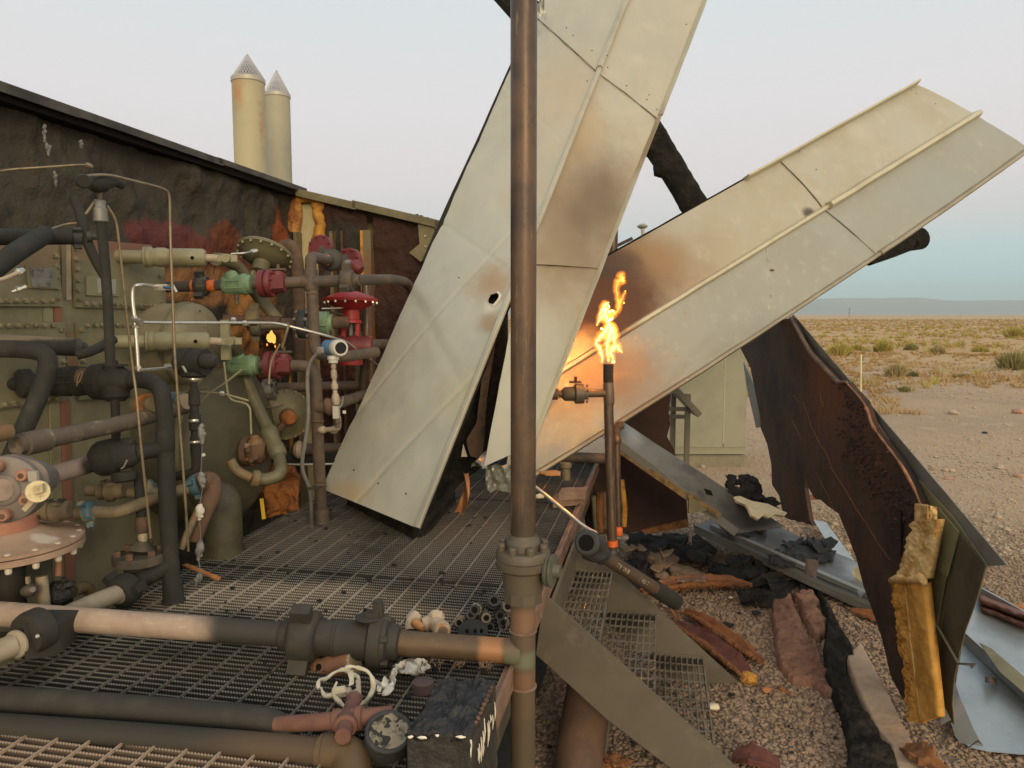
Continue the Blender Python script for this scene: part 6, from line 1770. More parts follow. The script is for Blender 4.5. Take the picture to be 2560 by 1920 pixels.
build('sheet', MB().slab([P(1440, 690, 7.6), P(1560, 640, 7.6), P(1520, 618, 7.6), P(1500, 614, 7.6), P(1470, 640, 7.6)], V((0, .1, 0))), 'galv_edge', t)

# ------------------------------------------------------------------ the burning standpipe
d = 5.05
t = thing('flare_standpipe', 'brown standpipe with side valve and flame burning at its open top', 'pipe', P(1521, 1357, d))
yv = (P(1521, 1100, d))
pipe('pipe', [P(1521, 914, d), P(1521, 1000, d), P(1526, 1200, d + .02), P(1531, 1375, d + .04)], .033, 'heat_pipe', t, n=24)
build('open_mouth', MB().lathe(P(1521, 913, d), P(1521, 910, d), [(0, .034), (.5, .034), (1, .028)], 24), 'soot', t)
turned('char_tip', P(1521, 956, d), P(1521, 911, d), [(0, .0335), (.05, .0352), (1, .0352)], 'soot', t, 24)
turned('tee_collar', P(1521, 958, d), P(1523, 1012, d), [(0, .0335), (.06, .037), (.94, .037), (1, .0335)], 'riser_lower', t, 24)
turned('orange_mark', P(1531, 1352, d + .02), P(1532, 1366, d + .02), [(0, .036), (1, .036)], 'tape_orange', t)
pipe('side_pipe', [P(1518, 983, d), P(1370, 985, d - .03), P(1330, 985, d - .03)], .027, 'front_rust', t, n=18)
vb = turned('ball_valve', P(1406, 985, d - .03), P(1470, 984, d - .02), [(0, .034), (.1, .048), (.45, .05), (.5, .068), (.82, .068), (.86, .042), (1, .036)], 'valve_brown', t, 22)
for k in range(6):
    an = k * pi / 3
    bolt(P(1456, 984, d - .02) + V((.025, sin(an) * .055, cos(an) * .055)), V((1, 0, 0)), .009, .014, 'rust_pipe', vb)
build('stem_plate', MB().box(P(1438, 955, d - .03), V((.04, 0, 0)), V((0, .02, 0)), UP * .005), 'soot', vb)
build('stem', MB().box(P(1439, 950, d - .03), V((.009, 0, 0)), V((0, .009, 0)), UP * .022), 'soot', vb)
turned('coupling', P(1372, 985, d - .03), P(1396, 985, d - .03), [(0, .030), (.1, .040), (.9, .040), (1, .030)], 'front_rust', t)
for nm_, col_, st_ in (('flame_gas', (1, .40, .045), 32), ('flame_gas_thin', (1, .26, .015), 16)):
    vm = mat_of(nm_); vm.use_nodes = True
    vn = vm.node_tree.nodes
    vn.clear()
    vo = vn.new('ShaderNodeOutputMaterial'); ve = vn.new('ShaderNodeEmission')
    ve.inputs[0].default_value = (*col_, 1); ve.inputs[1].default_value = st_
    vm.node_tree.links.new(ve.outputs[0], vo.inputs['Volume'])
o = thing('flare_flame', 'tall ragged yellow white flame burning above the open standpipe', 'flame', P(1521, 908, d))
def fl(pts, rs, mat, name, seed):
    pp = [P(u, v, d + .03 * noise.noise(V((i * .8, seed, 0)))) for i, (u, v) in enumerate(pts)]
    fp, fr = [], []
    rs = [x * .95 for x in rs]
    n = len(pp)
    for i in range((n - 1) * 6 + 1):        # smooth the stroke
        x = i / 6
        k = min(int(x), n - 2); f = x - k
        a, b, c_, e = pp[max(k - 1, 0)], pp[k], pp[k + 1], pp[min(k + 2, n - 1)]
        fp.append(.5 * ((2 * b) + (c_ - a) * f + (2 * a - 5 * b + 4 * c_ - e) * f * f + (3 * b - a - 3 * c_ + e) * f ** 3))
        fr.append((rs[k] * (1 - f) + rs[k + 1] * f) * d / F)
    rr_ = [x * (1 + .30 * noise.noise(V((i * .33, seed * 3.3, 1)))) for i, x in enumerate(fr)]
    fp = [p + V((noise.noise(V((i * .30, seed, 7))), 0, noise.noise(V((i * .30, seed, 9))))) * .006 for i, p in enumerate(fp)]
    s = build(name, MB().tube(fp, [x * .42 for x in rr_], 10), mat, o, ang=180)
    build('gas', MB().tube(fp, [x * 1.12 for x in rr_], 14), 'flame_gas' if mat == 'flame_core' else 'flame_gas_thin', s, ang=180)
    build('gas', MB().tube(fp, [x * 1.5 + 2.2 * d / F for x in rr_], 14), 'flame_gas_thin', s, ang=180)
fl([(1507, 907), (1504, 888), (1498, 868), (1490, 857), (1500, 845), (1512, 830), (1520, 818), (1530, 822), (1536, 840), (1534, 858)], [2.5, 5, 7, 4, 7, 8, 9, 9, 9, 4], 'flame_core', 'tongue', 1)
fl([(1533, 906), (1531, 893), (1527, 882), (1533, 870), (1541, 866), (1550, 876), (1556, 881)], [2.5, 4.5, 6, 8, 8, 5, .6], 'flame_core', 'tongue', 2)
fl([(1521, 905), (1520, 890), (1518, 872), (1520, 850), (1527, 825), (1519, 803), (1515, 790), (1512, 774), (1512, 762), (1521, 758)], [2, 4, 5, 9, 11, 8, 9, 9, 8, 3], 'flame_core', 'tongue', 3)
fl([(1514, 786), (1505, 792), (1498, 800), (1493, 812)], [8, 8, 6, .8], 'flame_core', 'tongue', 4)
fl([(1516, 775), (1504, 780), (1497, 790)], [6, 6, 2], 'flame_core', 'tongue', 5)
fl([(1519, 800), (1527, 793), (1535, 785), (1543, 778), (1547, 765), (1553, 750), (1560, 736), (1563, 728)], [4, 6, 6, 5, 6, 5, 3, .6], 'flame_tip', 'tongue', 6)
fl([(1548, 770), (1545, 752), (1543, 735), (1541, 718), (1545, 706), (1551, 697), (1553, 688), (1557, 683)], [4, 4.5, 5, 5.5, 7, 8, 7, 2], 'flame_tip', 'tongue', 7)
fl([(1551, 702), (1559, 704), (1558, 694)], [5, 5, 2], 'flame_tip', 'tongue', 8)
fl([(1531, 778), (1528, 786), (1523, 796)], [5, 5, 3], 'flame_tip', 'tongue', 9)
fl([(1522, 900), (1520, 892), (1521, 884)], [2, 3, 1], 'flame_tip', 'tongue', 10)
fire = bpy.data.lights.new('flame_light', 'POINT')
fire.energy = 10; fire.color = (1, .25, .03); fire.shadow_soft_size = .14
fo = bpy.data.objects.new('flame_light', fire)
fo.location = P(1520, 835, d - .0)
COL.objects.link(fo)
t = thing('rear_standpipe', 'thinner pipe standing close behind the burning standpipe with orange cap at its foot', 'pipe', P(1546, 1330, 5.4))
pipe('pipe', [P(1541, 1075, 5.4), P(1546, 1330, 5.4)], .026, 'heat_pipe', t)
turned('collar', P(1542, 1090, 5.4), P(1542, 1110, 5.4), [(0, .028), (.2, .034), (.8, .034), (1, .028)], 'heat_pipe', t)
pipe('elbow', [P(1541, 1085, 5.4), P(1542, 1066, 5.4), P(1558, 1062, 5.4)], .03, 'rust_brown', t, .04, 12)
turned('orange_cap', P(1545, 1318, 5.36), P(1545, 1338, 5.36), [(0, .026), (.2, .034), (.9, .034), (1, .03)], 'tape_orange', t)
turned('base_ring', P(1550, 1338, 5.38), P(1550, 1350, 5.38), [(0, .06), (.5, .065), (1, .05)], 'ash_grey', t)
t = thing('low_cross_pipe', 'short brown pipe and stub crossing low behind the foot of the slanting panel', 'pipe', P(1450, 1150, 5.4))
pipe('pipe', [P(1410, 1142, 5.6), P(1512, 1146, 5.6)], .04, 'rust_pipe', t)
pipe('stub', [P(1414, 1160, 5.3), P(1415, 1200, 5.3)], .032, 'olive_rust', t)
turned('collar', P(1414, 1156, 5.3), P(1414, 1172, 5.3), [(0, .034), (.2, .042), (.8, .042), (1, .034)], 'olive_rust', t)
t = thing('wood_block', 'charred brown wood blocks stacked on the grating behind the bright bent rod', 'wood block', Z(1425, 1260, PZ))
for k, (u0, v0, u1, v1, h) in enumerate(((1382, 1270, 1458, 1262, .06), (1396, 1252, 1464, 1248, .05))):
    q0, q1 = Z(u0, v0, PZ + .01 + .05 * k), Z(u1, v1, PZ + .01 + .05 * k)
    build('block', MB().slab(ragged([q0, q1, q1 + UP * h, q0 + UP * h], .004, .05, k), V((.03, .14, 0))), 'wood_brown', t)
t = thing('orange_shard', 'small glowing orange foam shard lying under the slanting panel', 'foam scrap', P(1375, 1185, 5.0))
build('shard', MB().blob(P(1375, 1183, 5.0), (.075, .03, .02), .6, 2, 2, 5), 'peel_orange', t)
t = thing('pale_chip', 'cream foam chip on the grating next to the vertical pipe', 'foam scrap', P(1348, 1240, 4.9))
build('chip', MB().blob(P(1349, 1241, 4.9), (.03, .02, .018), .4, 2, 2, 6), 'chip', t)
t = thing('bent_rod', 'bright bent steel rod reaching from the vertical pipe down to the black elbow fitting', 'rod', P(1470, 1322, 3.9))
pipe('rod', [P(1322, 1206, 4.3), P(1345, 1222, 4.25), P(1440, 1300, 4.0), P(1462, 1318, 3.95), P(1492, 1334, 3.88)], .010, 'silver', t, .06, 10)

# black tee fitting and its stamped pipe, lying across the stair
t = thing('stamped_pipe', 'brown stamped pipe with black elbow fitting leaning across the far side of the stair', 'pipe', P(1600, 1440, 3.9))
p, q = P(1504, 1388, 3.85), P(1648, 1478, 4.05)
pipe('pipe', [p, p.lerp(q, .5), q], .036, 'heat_brown', t, n=24)
M('heat_brown', (.095, .065, .042), .55, .2, [(6, (.06, .045, .032), .42, .66), (20, (.16, .10, .06), .6, .8)], [(60, .15, .004)])
pipe('black_end', [P(1636, 1470, 4.04), P(1692, 1506, 4.12)], .045, 'soot', t, n=20)
ax = (q - p).normalized()
vu = (CAM - p.lerp(q, .4)).normalized()
up_ = vu.cross(ax).normalized()
for k, (body, f, off, sz) in enumerate((('79 W8', .30, .003, .034), ('/ 45 7', .66, .002, .032))):
    text('chalk_mark', body, p.lerp(q, f) + (vu - ax * vu.dot(ax)).normalized() * .0365, ax, up_, sz, 'tan_steel', t, .0006, .036)
turned('ring', p - ax * .01, p + ax * .02, [(0, .036), (.2, .048), (.8, .048), (1, .038)], 'soot_bluish', t)
pipe('elbow', [p, P(1496, 1370, 3.8), P(1486, 1356, 3.76), P(1470, 1356, 3.68)], .05, 'soot_bluish', t, .05, 20)
fa, fb = P(1478, 1358, 3.70), P(1466, 1357, 3.62)
turned('socket', fa, fb, [(0, .050), (.3, .062), (.9, .064), (1, .054)], 'soot_bluish', t, 24)
build('bore', MB().lathe(fb, fb + (fb - fa) * .04, [(0, .040), (1, .038)], 20), 'dark_gap', t)
build('lower_bead', MB().blob(P(1488, 1390, 3.72), (.07, .04, .03), .2, 2, 2, 3), 'soot', t)

# big pipe stub under the stair
t = thing('buried_pipe', 'fat rust brown pipe stub standing in the gravel below the stair', 'pipe', Z(1450, 1960, 0))
pipe('stub', [P(1478, 1690, 3.75), P(1452, 1860, 3.45), P(1432, 2010, 3.2)], .112, 'rust_stub', t, n=32)
M('rust_stub', (.15, .085, .05), .65, .1, [(4, (.085, .055, .036), .42, .66), (16, (.24, .15, .085), .6, .8)], [(60, .2, .005)])
turned('plate_edge', P(1523, 1790, 3.6), P(1504, 1960, 3.3), [(0, .010), (1, .010)], 'plate', t, 8)
# ------------------------------------------------------------------ the standing torn wall section
pC = [P(1975, 790, 5.95), P(2262, 1765, 3.92), P(2012, 1310, 5.75)]
nC = (pC[1] - pC[0]).cross(pC[2] - pC[0]).normalized()
if nC.dot(CAM - pC[0]) < 0: nC = -nC
def C(u, v, o=0.0): return on(u, v, pC[0] + nC * o, nC)
M('lining_burnt', (.068, .041, .026), .85, 0, [(1.6, (.034, .023, .017), .40, .62), (8, (.085, .050, .030), .58, .8)], [(7, .5, .05), (40, .5, .012)],
  [(C(2060, 950), (.20, .6, .50), (.115, .048, .024), .8, .35, 3, .85), (C(2180, 1140), (.13, .5, .42), (.085, .042, .024), .8, .35, 4, .7), (C(1970, 1240), (.16, .5, .35), (.085, .036, .018), .7, .4, 4, .8)], spec=.25)
t = thing('torn_wall', 'standing torn wall section, burnt brown inside with a steel edge and golden foam strip', 'wall section', P(2280, 1790, 3.85))
main = [(1952, 800), (1976, 794), (2006, 852), (2027, 884), (2060, 920), (2094, 956), (2117, 955), (2158, 1003), (2170, 1030), (2180, 1060), (2204, 1098), (2230, 1132), (2258, 1170), (2285, 1222), (2302, 1262), (2306, 1292), (2288, 1308), (2284, 1340), (2262, 1390), (2256, 1428), (2240, 1452), (2234, 1500), (2244, 1580), (2258, 1660), (2266, 1766), (2226, 1690), (2206, 1600), (2182, 1530), (2160, 1470), (2140, 1395), (2122, 1345), (2096, 1283), (2071, 1266), (2052, 1250), (2036, 1246), (2020, 1218), (2012, 1180), (2004, 1100), (1996, 1040), (1985, 960), (1968, 880)]
build('burnt_lining', MB().slab(ragged([C(*q) for q in main], .004, .09, 1), -nC * .035), 'lining_burnt', t, ang=30)
leg = [(1850, 868), (1900, 840), (1952, 800), (1972, 880), (1990, 960), (2000, 1040), (2008, 1100), (2016, 1180), (2012, 1222), (2018, 1262), (2024, 1300), (2032, 1314), (2006, 1306), (1978, 1300), (1958, 1290), (1948, 1240), (1930, 1212), (1928, 1160), (1918, 1110), (1902, 1072), (1900, 1040), (1888, 980), (1876, 920)]
build('burnt_lining', MB().slab(ragged([C(u, v, -.02) for u, v in leg], .005, .10, 2), -nC * .03), 'lining_burnt', t, ang=30)
rim = [(1976, 794), (2027, 884), (2094, 956), (2117, 955)]
mb = MB(); mb.tube([C(u, v, .02) for u, v in rim], [.010, .016, .013, .008], 8)
build('foam_rim', mb, 'lining_brown', t)
mb = MB(); mb.tube(fillet([C(u, v, .03) for u, v in ((2117, 958), (2158, 1003), (2172, 1035), (2178, 1062), (2206, 1100), (2232, 1134), (2260, 1172), (2290, 1230), (2304, 1270))], .1, 3), [.004 + .007 * abs(noise.noise(V((k * .31, 3, 0)))) + .004 * (abs(sin(k * .2)) > .8) for k in range(len(fillet([0 * UP] * 0 + [C(u, v) for u, v in ((2117, 958), (2158, 1003), (2172, 1035), (2178, 1062), (2206, 1100), (2232, 1134), (2260, 1172), (2290, 1230), (2304, 1270))], .1, 3)))], 8)
build('foam_rim', mb, 'rim_brown', t)
M('rim_brown', (.22, .10, .045), .7, 0, [(5, (.42, .20, .075), .50, .66), (16, (.12, .06, .03), .5, .7)], [(30, .4, .01)])
random.seed(11)
mb = MB()
for k in range(420):
    f = random.random()
    u = 2120 + 130 * f + random.gauss(0, 20) + (25 if f > .7 else 0)
    v = 1060 + 260 * f + random.gauss(0, 26)
    u = min(u, 2140 + (v - 1060) * .55 + 46)
    s_ = random.uniform(.002, .012) * (.5 + .5 * random.random())
    mb.blob(C(u, v, .003), (s_ * 1.5, s_, s_ * 1.2), .6, 3, 1, k)
for k in range(60):
    u, v = 2110 + random.gauss(30, 18), 1000 + random.gauss(10, 22)
    u = min(u, 2082 + (v - 956) * 1.2)
    s_ = random.uniform(.004, .009)
    mb.blob(C(u, v, .004), (s_ * 1.4, s_, s_), .5, 3, 1, k)
build('charred_crumbs', mb, 'lining_crumb', t, ang=180, kind='stuff')
for pts, r in (([(2008, 1005), (2030, 1070), (2050, 1110), (2068, 1135), (2078, 1170), (2110, 1220), (2140, 1272), (2162, 1302)], .0026), ([(1982, 1050), (1994, 1078), (2004, 1100)], .0022), ([(2040, 1180), (2070, 1240), (2090, 1285), (2110, 1330)], .0014), ([(2050, 975), (2054, 1000), (2058, 1018)], .003), ([(2162, 1302), (2190, 1350), (2225, 1400)], .0015), ([(1983, 988), (1996, 1004)], .0015)):
    build('bare_seam', MB().tube([C(u + 3 * noise.noise(V((u * .37, v * .29, 0))), v, .001) for u, v in [(a[0] + (b[0] - a[0]) * f / 5, a[1] + (b[1] - a[1]) * f / 5) for a, b in zip(pts, pts[1:]) for f in range(5)] + [pts[-1]]], r * .8, 5), 'rim_brown', t)
mb = MB().tube([C(u, v, .012) for u, v in ((2253, 1275), (2256, 1330), (2253, 1390))], [.004, .008, .003], 6)
build('crack', mb, 'dark_gap', t)
mb = MB().tube([C(u, v, -.03) for u, v in ((2143, 1376), (2180, 1440), (2210, 1510), (2240, 1600), (2259, 1640))], [.006, .009, .008, .007, .004], 6)
build('pale_edge', mb, 'foam_pale', t)
M('lining_crumb', (.045, .028, .02), .9, 0, [(20, (.12, .06, .035), .55, .75)], [(60, .5, .01)])
# outer sheet: olive lining and steel edge, behind the foam
strip_ = [(1983, 786), (2250, 1098), (2516, 1412), (2466, 1416), (2380, 1292), (2290, 1200), (2240, 1126), (2190, 1050), (2100, 956), (2022, 880), (1973, 798)]
build('steel_edge', MB().slab([C(u, v, -.055) for u, v in strip_], -nC * .004), 'galv_edge', t, ang=30)
ol = [(2296, 1200), (2382, 1292), (2467, 1414), (2440, 1500), (2412, 1576), (2396, 1640), (2384, 1700), (2380, 1760), (2386, 1812), (2370, 1800), (2336, 1795), (2320, 1640), (2300, 1420), (2280, 1300)]
build('olive_lining', MB().slab([C(u, v, -.045) for u, v in ol], -nC * .006), 'lining_olive', t, ang=30)
dk = [(2392, 1330), (2424, 1366), (2464, 1414), (2440, 1500), (2412, 1576), (2396, 1640), (2384, 1700), (2380, 1760), (2384, 1806), (2356, 1770), (2346, 1700), (2356, 1560), (2372, 1450)]
build('dark_lining', MB().slab([C(u, v, -.038) for u, v in dk], -nC * .004), 'lining_dark', t, ang=30)
build('loose_sheet', MB().slab([C(2346, 1270, -.03), C(2396, 1330, -.03), C(2366, 1442, -.02), C(2322, 1412, -.02), C(2340, 1310, -.03)], -nC * .006), 'lining_olive', t)
build('loose_sheet', MB().slab([C(2322, 1414, -.03), C(2364, 1440, -.03), C(2342, 1560, -.03), C(2324, 1530, -.03)], -nC * .006), 'lining_olive', t)
build('wire', MB().tube([C(2322, 1530, .0), C(2352, 1580, .0), C(2396, 1660, -.02)], .006, 6), 'dark_olive', t)
build('bent_tab', MB().slab([C(2394, 1656, -.04), C(2440, 1658, .06), C(2428, 1672, .06), C(2424, 1664, .05), C(2396, 1662, -.04)], -nC * .003), 'galv_edge', t)
build('bent_tab', MB().slab([C(2346, 1738, -.02), C(2376, 1800, .0), C(2352, 1812, .04)], -nC * .003), 'galv_edge', t)
for u, v in ((2380, 1420), (2368, 1472), (2356, 1524), (2396, 1508)):
    build('nail', MB().tube([C(u - 8, v, -.07), C(u + 6, v - 2, -.05)], .003, 5), 'stack_band', t)
# golden foam strip
def foam(quad, name, mat, amp, fr, seed, th, nu=24, nv=70, wob=0.0):
    q = [C(u, v, .035) for u, v in quad]         # tl, tr, br, bl
    def f(i, j):
        w = wob * (1 - i) * noise.noise(V((j * 9, seed, 0)))
        p = (q[0] * (1 - i) + q[1] * i) * (1 - j) + (q[3] * (1 - i) + q[2] * i) * j
        e = sin(pi * min(1, max(0, i))) ** .5
        return p + (q[0] - q[1]).normalized() * w + nC * (amp * nz3(p, fr, seed) * e + .02 * e)
    return build(name, MB().grid(f, nu, nv, -nC * th), mat, t, ang=180)
foam([(2284, 1304), (2345, 1298), (2318, 1446), (2240, 1448)], 'golden_foam', 'foam_pale', .024, 14, 1, .03, 40, 80, .07)
foam([(2228, 1448), (2268, 1452), (2302, 1808), (2277, 1800)], 'golden_foam', 'foam_gold', .024, 24, 2, .03, 34, 200, .05)
foam([(2264, 1452), (2312, 1456), (2347, 1792), (2300, 1808)], 'golden_foam', 'foam_gold_smooth', .006, 20, 3, .03, 26, 120)
mb = MB().tube([C(u, v, .055) for u, v in ((2228, 1452), (2248, 1446), (2270, 1450), (2306, 1446), (2314, 1462))], [.016, .024, .017, .022, .012], 10)
build('foam_lip', mb, 'foam_pale', t, ang=180)
mb = MB().tube([C(u, v, .05) for u, v in ((2264, 1470), (2282, 1640), (2304, 1800))], .005, 6)
build('foam_ridge', mb, 'foam_pale', t)
def cl(i, j):
    return C(2286 + 56 * i + 6 * sin(i * 5), 1326 - 58 * j - 26 * sin(j * 2) * (1 - i) * .4, .03 + .05 * j * (1 - abs(2 * i - 1)) + .012 * noise.noise(V((i * 5, j * 5, 3))))
build('peeling_foam', MB().grid(cl, 16, 16, -nC * .012), 'foam_pale', t, ang=180)
build('top_plate', MB().slab([C(1858, 905, -.1), C(1886, 965, -.1), C(1908, 1066, -.1), C(1890, 1070, -.08), C(1866, 965, -.08)], -nC * .01), 'galv_edge', t)

# ------------------------------------------------------------------ back wall remnant and fallen sheets
t = thing('wall_remnant', 'dark wine brown burnt wall stub standing behind the burning standpipe', 'wall section', P(1640, 1320, 6.35))
yb = P(1640, 1320, 6.35).y
W_ = lambda u, v, o=0: on(u, v, V((0, yb + o, 0)), V((0, 1, 0)))
M('remnant', (.050, .026, .020), .8, 0, [(3, (.030, .020, .016), .42, .66), (12, (.085, .04, .03), .6, .8)], [(30, .4, .01)], spec=.25)
rm = [(1548, 1130), (1548, 1050), (1590, 1025), (1640, 1000), (1678, 984), (1672, 1030), (1676, 1060), (1668, 1090), (1684, 1124), (1700, 1180), (1716, 1220), (1720, 1314), (1660, 1320), (1572, 1330), (1552, 1330)]
build('panel', MB().slab(ragged([W_(u, v) for u, v in rm], .006, .1, 4), V((0, .08, 0))), 'remnant', t)
build('low_panel', MB().slab(ragged([W_(1436, 1150, -.1), W_(1552, 1135, -.1), W_(1556, 1332, -.1), W_(1470, 1336, -.1)], .008, .1, 5), V((0, .06, 0))), 'remnant', t)
for pts, mt, r in (([(1554, 1200), (1562, 1270), (1560, 1316)], 'foam_gold', .022), ([(1500, 1232), (1497, 1290), (1502, 1330)], 'foam_rust', .03), ([(1484, 1240), (1490, 1330)], 'lining_olive', .02), ([(1510, 1230), (1512, 1320)], 'lining_brown', .03)):
    build('foam_edge', MB().tube([W_(u, v, -.35) for u, v in pts], r, 8), mt, t)
build('foot_trim', MB().slab([W_(1600, 1326, -.03), W_(1718, 1300, -.03), W_(1722, 1318, -.03), W_(1620, 1334, -.03)], V((0, .03, 0))), 'foam_rust', t)

def sheet(name, quad, mat, parent, th=.004, nu=20, nv=8, wav=.012, seed=0):
    q = [V(p) for p in quad]
    def f(i, j):
        p = (q[0] * (1 - i) + q[1] * i) * (1 - j) + (q[3] * (1 - i) + q[2] * i) * j
        return p + UP * (wav * nz3(p, 3, seed))
    return build(name, MB().grid(f, nu, nv, UP * -th), mat, parent, ang=60)
t = thing('fallen_sheet', 'dusty grey roof sheet sloping down from the standpipe to the black debris', 'metal sheet', P(1800, 1280, 5.6), 'fallen roof sheets')
sheet('pan', [P(1545, 1048, 5.9), P(1965, 1318, 5.55), P(1842, 1330, 5.3), P(1545, 1106, 5.6)], 'sheet_dust', t, seed=1)
M('sheet_dust', (.17, .172, .145), .5, .3, [(3, (.10, .10, .085), .42, .66), (11, (.23, .23, .20), .58, .8)], [(40, .1, .004)], [(P(1900, 1290, 5.5), (.45, .4, .3), (.045, .043, .038), .7, .5, 4, .95), (P(1580, 1070, 5.8), (.12, .3, .2), (.42, .44, .42), .8, .4, 4, .7)])
build('flange', MB().bar(P(1545, 1108, 5.58), P(1842, 1332, 5.28), .012, .06), 'galv_edge', t)
build('foam_edge', MB().bar(P(1550, 1124, 5.60), P(1716, 1238, 5.42), .05, .045), 'foam_dusty_gold', t)
M('foam_dusty_gold', (.22, .145, .055), .8, 0, [(14, (.12, .075, .03), .42, .62), (30, (.34, .24, .10), .58, .76)], [(40, .6, .015)])
build('foam_edge', MB().bar(P(1722, 1236, 5.38), P(1800, 1290, 5.30), .04, .03), 'foam_dusty_gold', t)
build('side_plate', MB().slab([P(1722, 1244, 5.35), P(1722, 1284, 5.35), P(1768, 1276, 5.30), P(1740, 1250, 5.33)], V((0, .03, 0))), 'lining_olive', t)
build('slot', MB().slab([P(1760, 1222, 5.40), P(1778, 1228, 5.40), P(1782, 1240, 5.38), P(1766, 1236, 5.38)], UP * .004), 'dark_gap', t)
t = thing('fallen_sheet', 'long grey flanged sheet lying behind the pink foam slab with black foam on top', 'metal sheet', P(1990, 1420, 5.3), 'fallen roof sheets')
e0, e1, e2, e3 = Z(1735, 1318, .22), Z(2236, 1548, .06), Z(2210, 1440, .10), Z(1850, 1268, .30)
sheet('pan', [e3, e2, e1, e0], 'sheet_dark', t, seed=4, nu=40, nv=12)
M('sheet_dark', (.14, .148, .142), .45, .35, [(3, (.09, .093, .088), .42, .66), (12, (.19, .20, .19), .58, .8)], [(40, .1, .004)], [(Z(1880, 1330, .2), (.5, .5, .3), (.05, .05, .046), .7, .5, 4, .9), (Z(2180, 1450, .1), (.25, .4, .3), (.34, .37, .38), .7, .4, 3, .9)])
build('flange', MB().slab([e0 + UP * -.05, e1 + UP * -.04, e1 + UP * .03, e0 + UP * .02], V((.01, -.015, 0))), 'galv_edge', t)
build('inner_rib', MB().bar(Z(1780, 1315, .24), Z(2222, 1510, .10), .05, .035), 'galv_edge', t)
build('bent_corner', MB().slab([Z(2142, 1478, .13), Z(2158, 1484, .17), Z(2150, 1496, .12)], V((.01, 0, .01))), 'galv', t)
t = thing('fallen_sheet', 'lit part of the flanged sheet between the torn wall legs, painted as brighter metal', 'metal sheet', Z(2080, 1330, .05), 'fallen roof sheets')
sheet('pan', [Z(2034, 1300, .10), Z(2064, 1304, .10), Z(2165, 1440, .06), Z(2090, 1390, .10)], 'galv', t, seed=6, nu=10, nv=6, wav=.006)  # lit stretch of the flanged sheet, its light put into a brighter material
build('foam_scrap', MB().blob(Z(2028, 1245, .0), (.13, .10, .03), .4, 2, 2, 2), 'foam_rust', t)
t = thing('cream_foam_sheet', 'torn cream foam sheet resting on the grey fallen sheet', 'foam slab', P(1890, 1270, 5.5))
q = [(1832, 1243), (1846, 1238), (1880, 1252), (1920, 1260), (1968, 1282), (1962, 1290), (1940, 1286), (1922, 1294), (1908, 1288), (1896, 1298), (1878, 1288), (1866, 1262), (1844, 1254)]
build('sheet', MB().slab(ragged([P(u, v, 5.62 - (v - 1240) * .008) for u, v in q], .006, .06, 6), V((0, .03, -.02))), 'foam_cream', t)
t = thing('cream_foam_sheet', 'small cream foam wedge lying on the flanged sheet against the torn wall', 'foam slab', Z(2155, 1440, .1))
build('wedge', MB().slab(ragged([Z(2130, 1428, .16), Z(2140, 1416, .2), Z(2168, 1424, .2), Z(2186, 1460, .14), Z(2160, 1450, .12)], .004, .06, 7), UP * -.03), 'foam_cream', t)

# burnt foam and black flakes
def flakes(name, label, pts, mat, seed, d=None, z=None, th=.05, jit=.02, cat='debris'):
    t = thing(name, label, cat, (P(*pts[0], d) if d else Z(*pts[0], z)))
    v0 = max(p[1] for p in pts)
    fn = (lambda u, v: P(u, v, d - (v0 - v) * -.0012)) if d else (lambda u, v: Z(u, v, z * .72))
    nn = V((-.1, -.9, .45)).normalized() if d else UP
    relief('crust', pts, fn, nn, 3.0, .055 if d else .028, 4.5, seed, .05 if d else .018, mat, t, 24, 9, .62 if d else .72)
    rnd = random.Random(seed)
    cu, cv = sum(p[0] for p in pts) / len(pts), sum(p[1] for p in pts) / len(pts)
    for k in range(4):                       # curled leaves of char standing off the crust
        q = rnd.choice(pts); f = rnd.uniform(.2, .85)
        u, v = cu + (q[0] - cu) * f, cv + (q[1] - cv) * f
        w, h = rnd.uniform(14, 40), rnd.uniform(10, 26)
        an = rnd.uniform(-.6, .6)
        relief('curl', [(u - w, v + an * w), (u - w * .3, v - h * .7), (u + w * .5, v - h), (u + w, v - an * w), (u + w * .4, v + h * .5), (u - w * .5, v + h * .6)],
               lambda a, b, u=u, v=v, w=w: fn(a, b) + nn * (.025 + .05 * ((a - u) / w) ** 2), nn, 4, .02, 6, seed + k, .012, mat, t, 8, 5)
    return t
flakes('charred_heap', 'jagged black curled foam heap on the sloping grey sheet below the torn wall', [(1776, 1238), (1812, 1222), (1820, 1186), (1870, 1184), (1900, 1200), (1906, 1236), (1944, 1268), (1972, 1290), (1900, 1272), (1830, 1256)], 'char_flake', 1, d=5.62)
flakes('charred_heap', 'black flake with spiked outline in the middle of the flanged sheet', [(1922, 1362), (1952, 1338), (2000, 1330), (2006, 1344), (2040, 1348), (2066, 1370), (2090, 1376), (2084, 1402), (2040, 1400), (1960, 1414), (1922, 1408)], 'char_flake', 2, z=.24)
flakes('charred_heap', 'rumpled charred mat between the flanged sheet and the orange foam strip', [(1782, 1402), (1840, 1410), (1900, 1392), (1932, 1400), (1922, 1430), (1860, 1446), (1800, 1442), (1770, 1430)], 'char', 3, z=.12)
flakes('charred_heap', 'grey black crumpled rags on the sloping grey sheet nearest the wall stub', [(1800, 1316), (1840, 1280), (1880, 1290), (1920, 1330), (1876, 1340), (1820, 1336)], 'char_flake', 4, z=.34)
flakes('charred_heap', 'flat black burnt patch of foam around the foot of the wall stub', [(1560, 1345), (1640, 1336), (1740, 1332), (1790, 1370), (1780, 1410), (1700, 1400), (1620, 1380), (1580, 1372)], 'char', 5, z=.12)
flakes('charred_heap', 'black burnt patch at the upper edge of the pink foam slab', [(1872, 1476), (1920, 1456), (1990, 1450), (2030, 1440), (2042, 1480), (1980, 1490), (1920, 1516), (1850, 1508)], 'char', 6, z=.06)
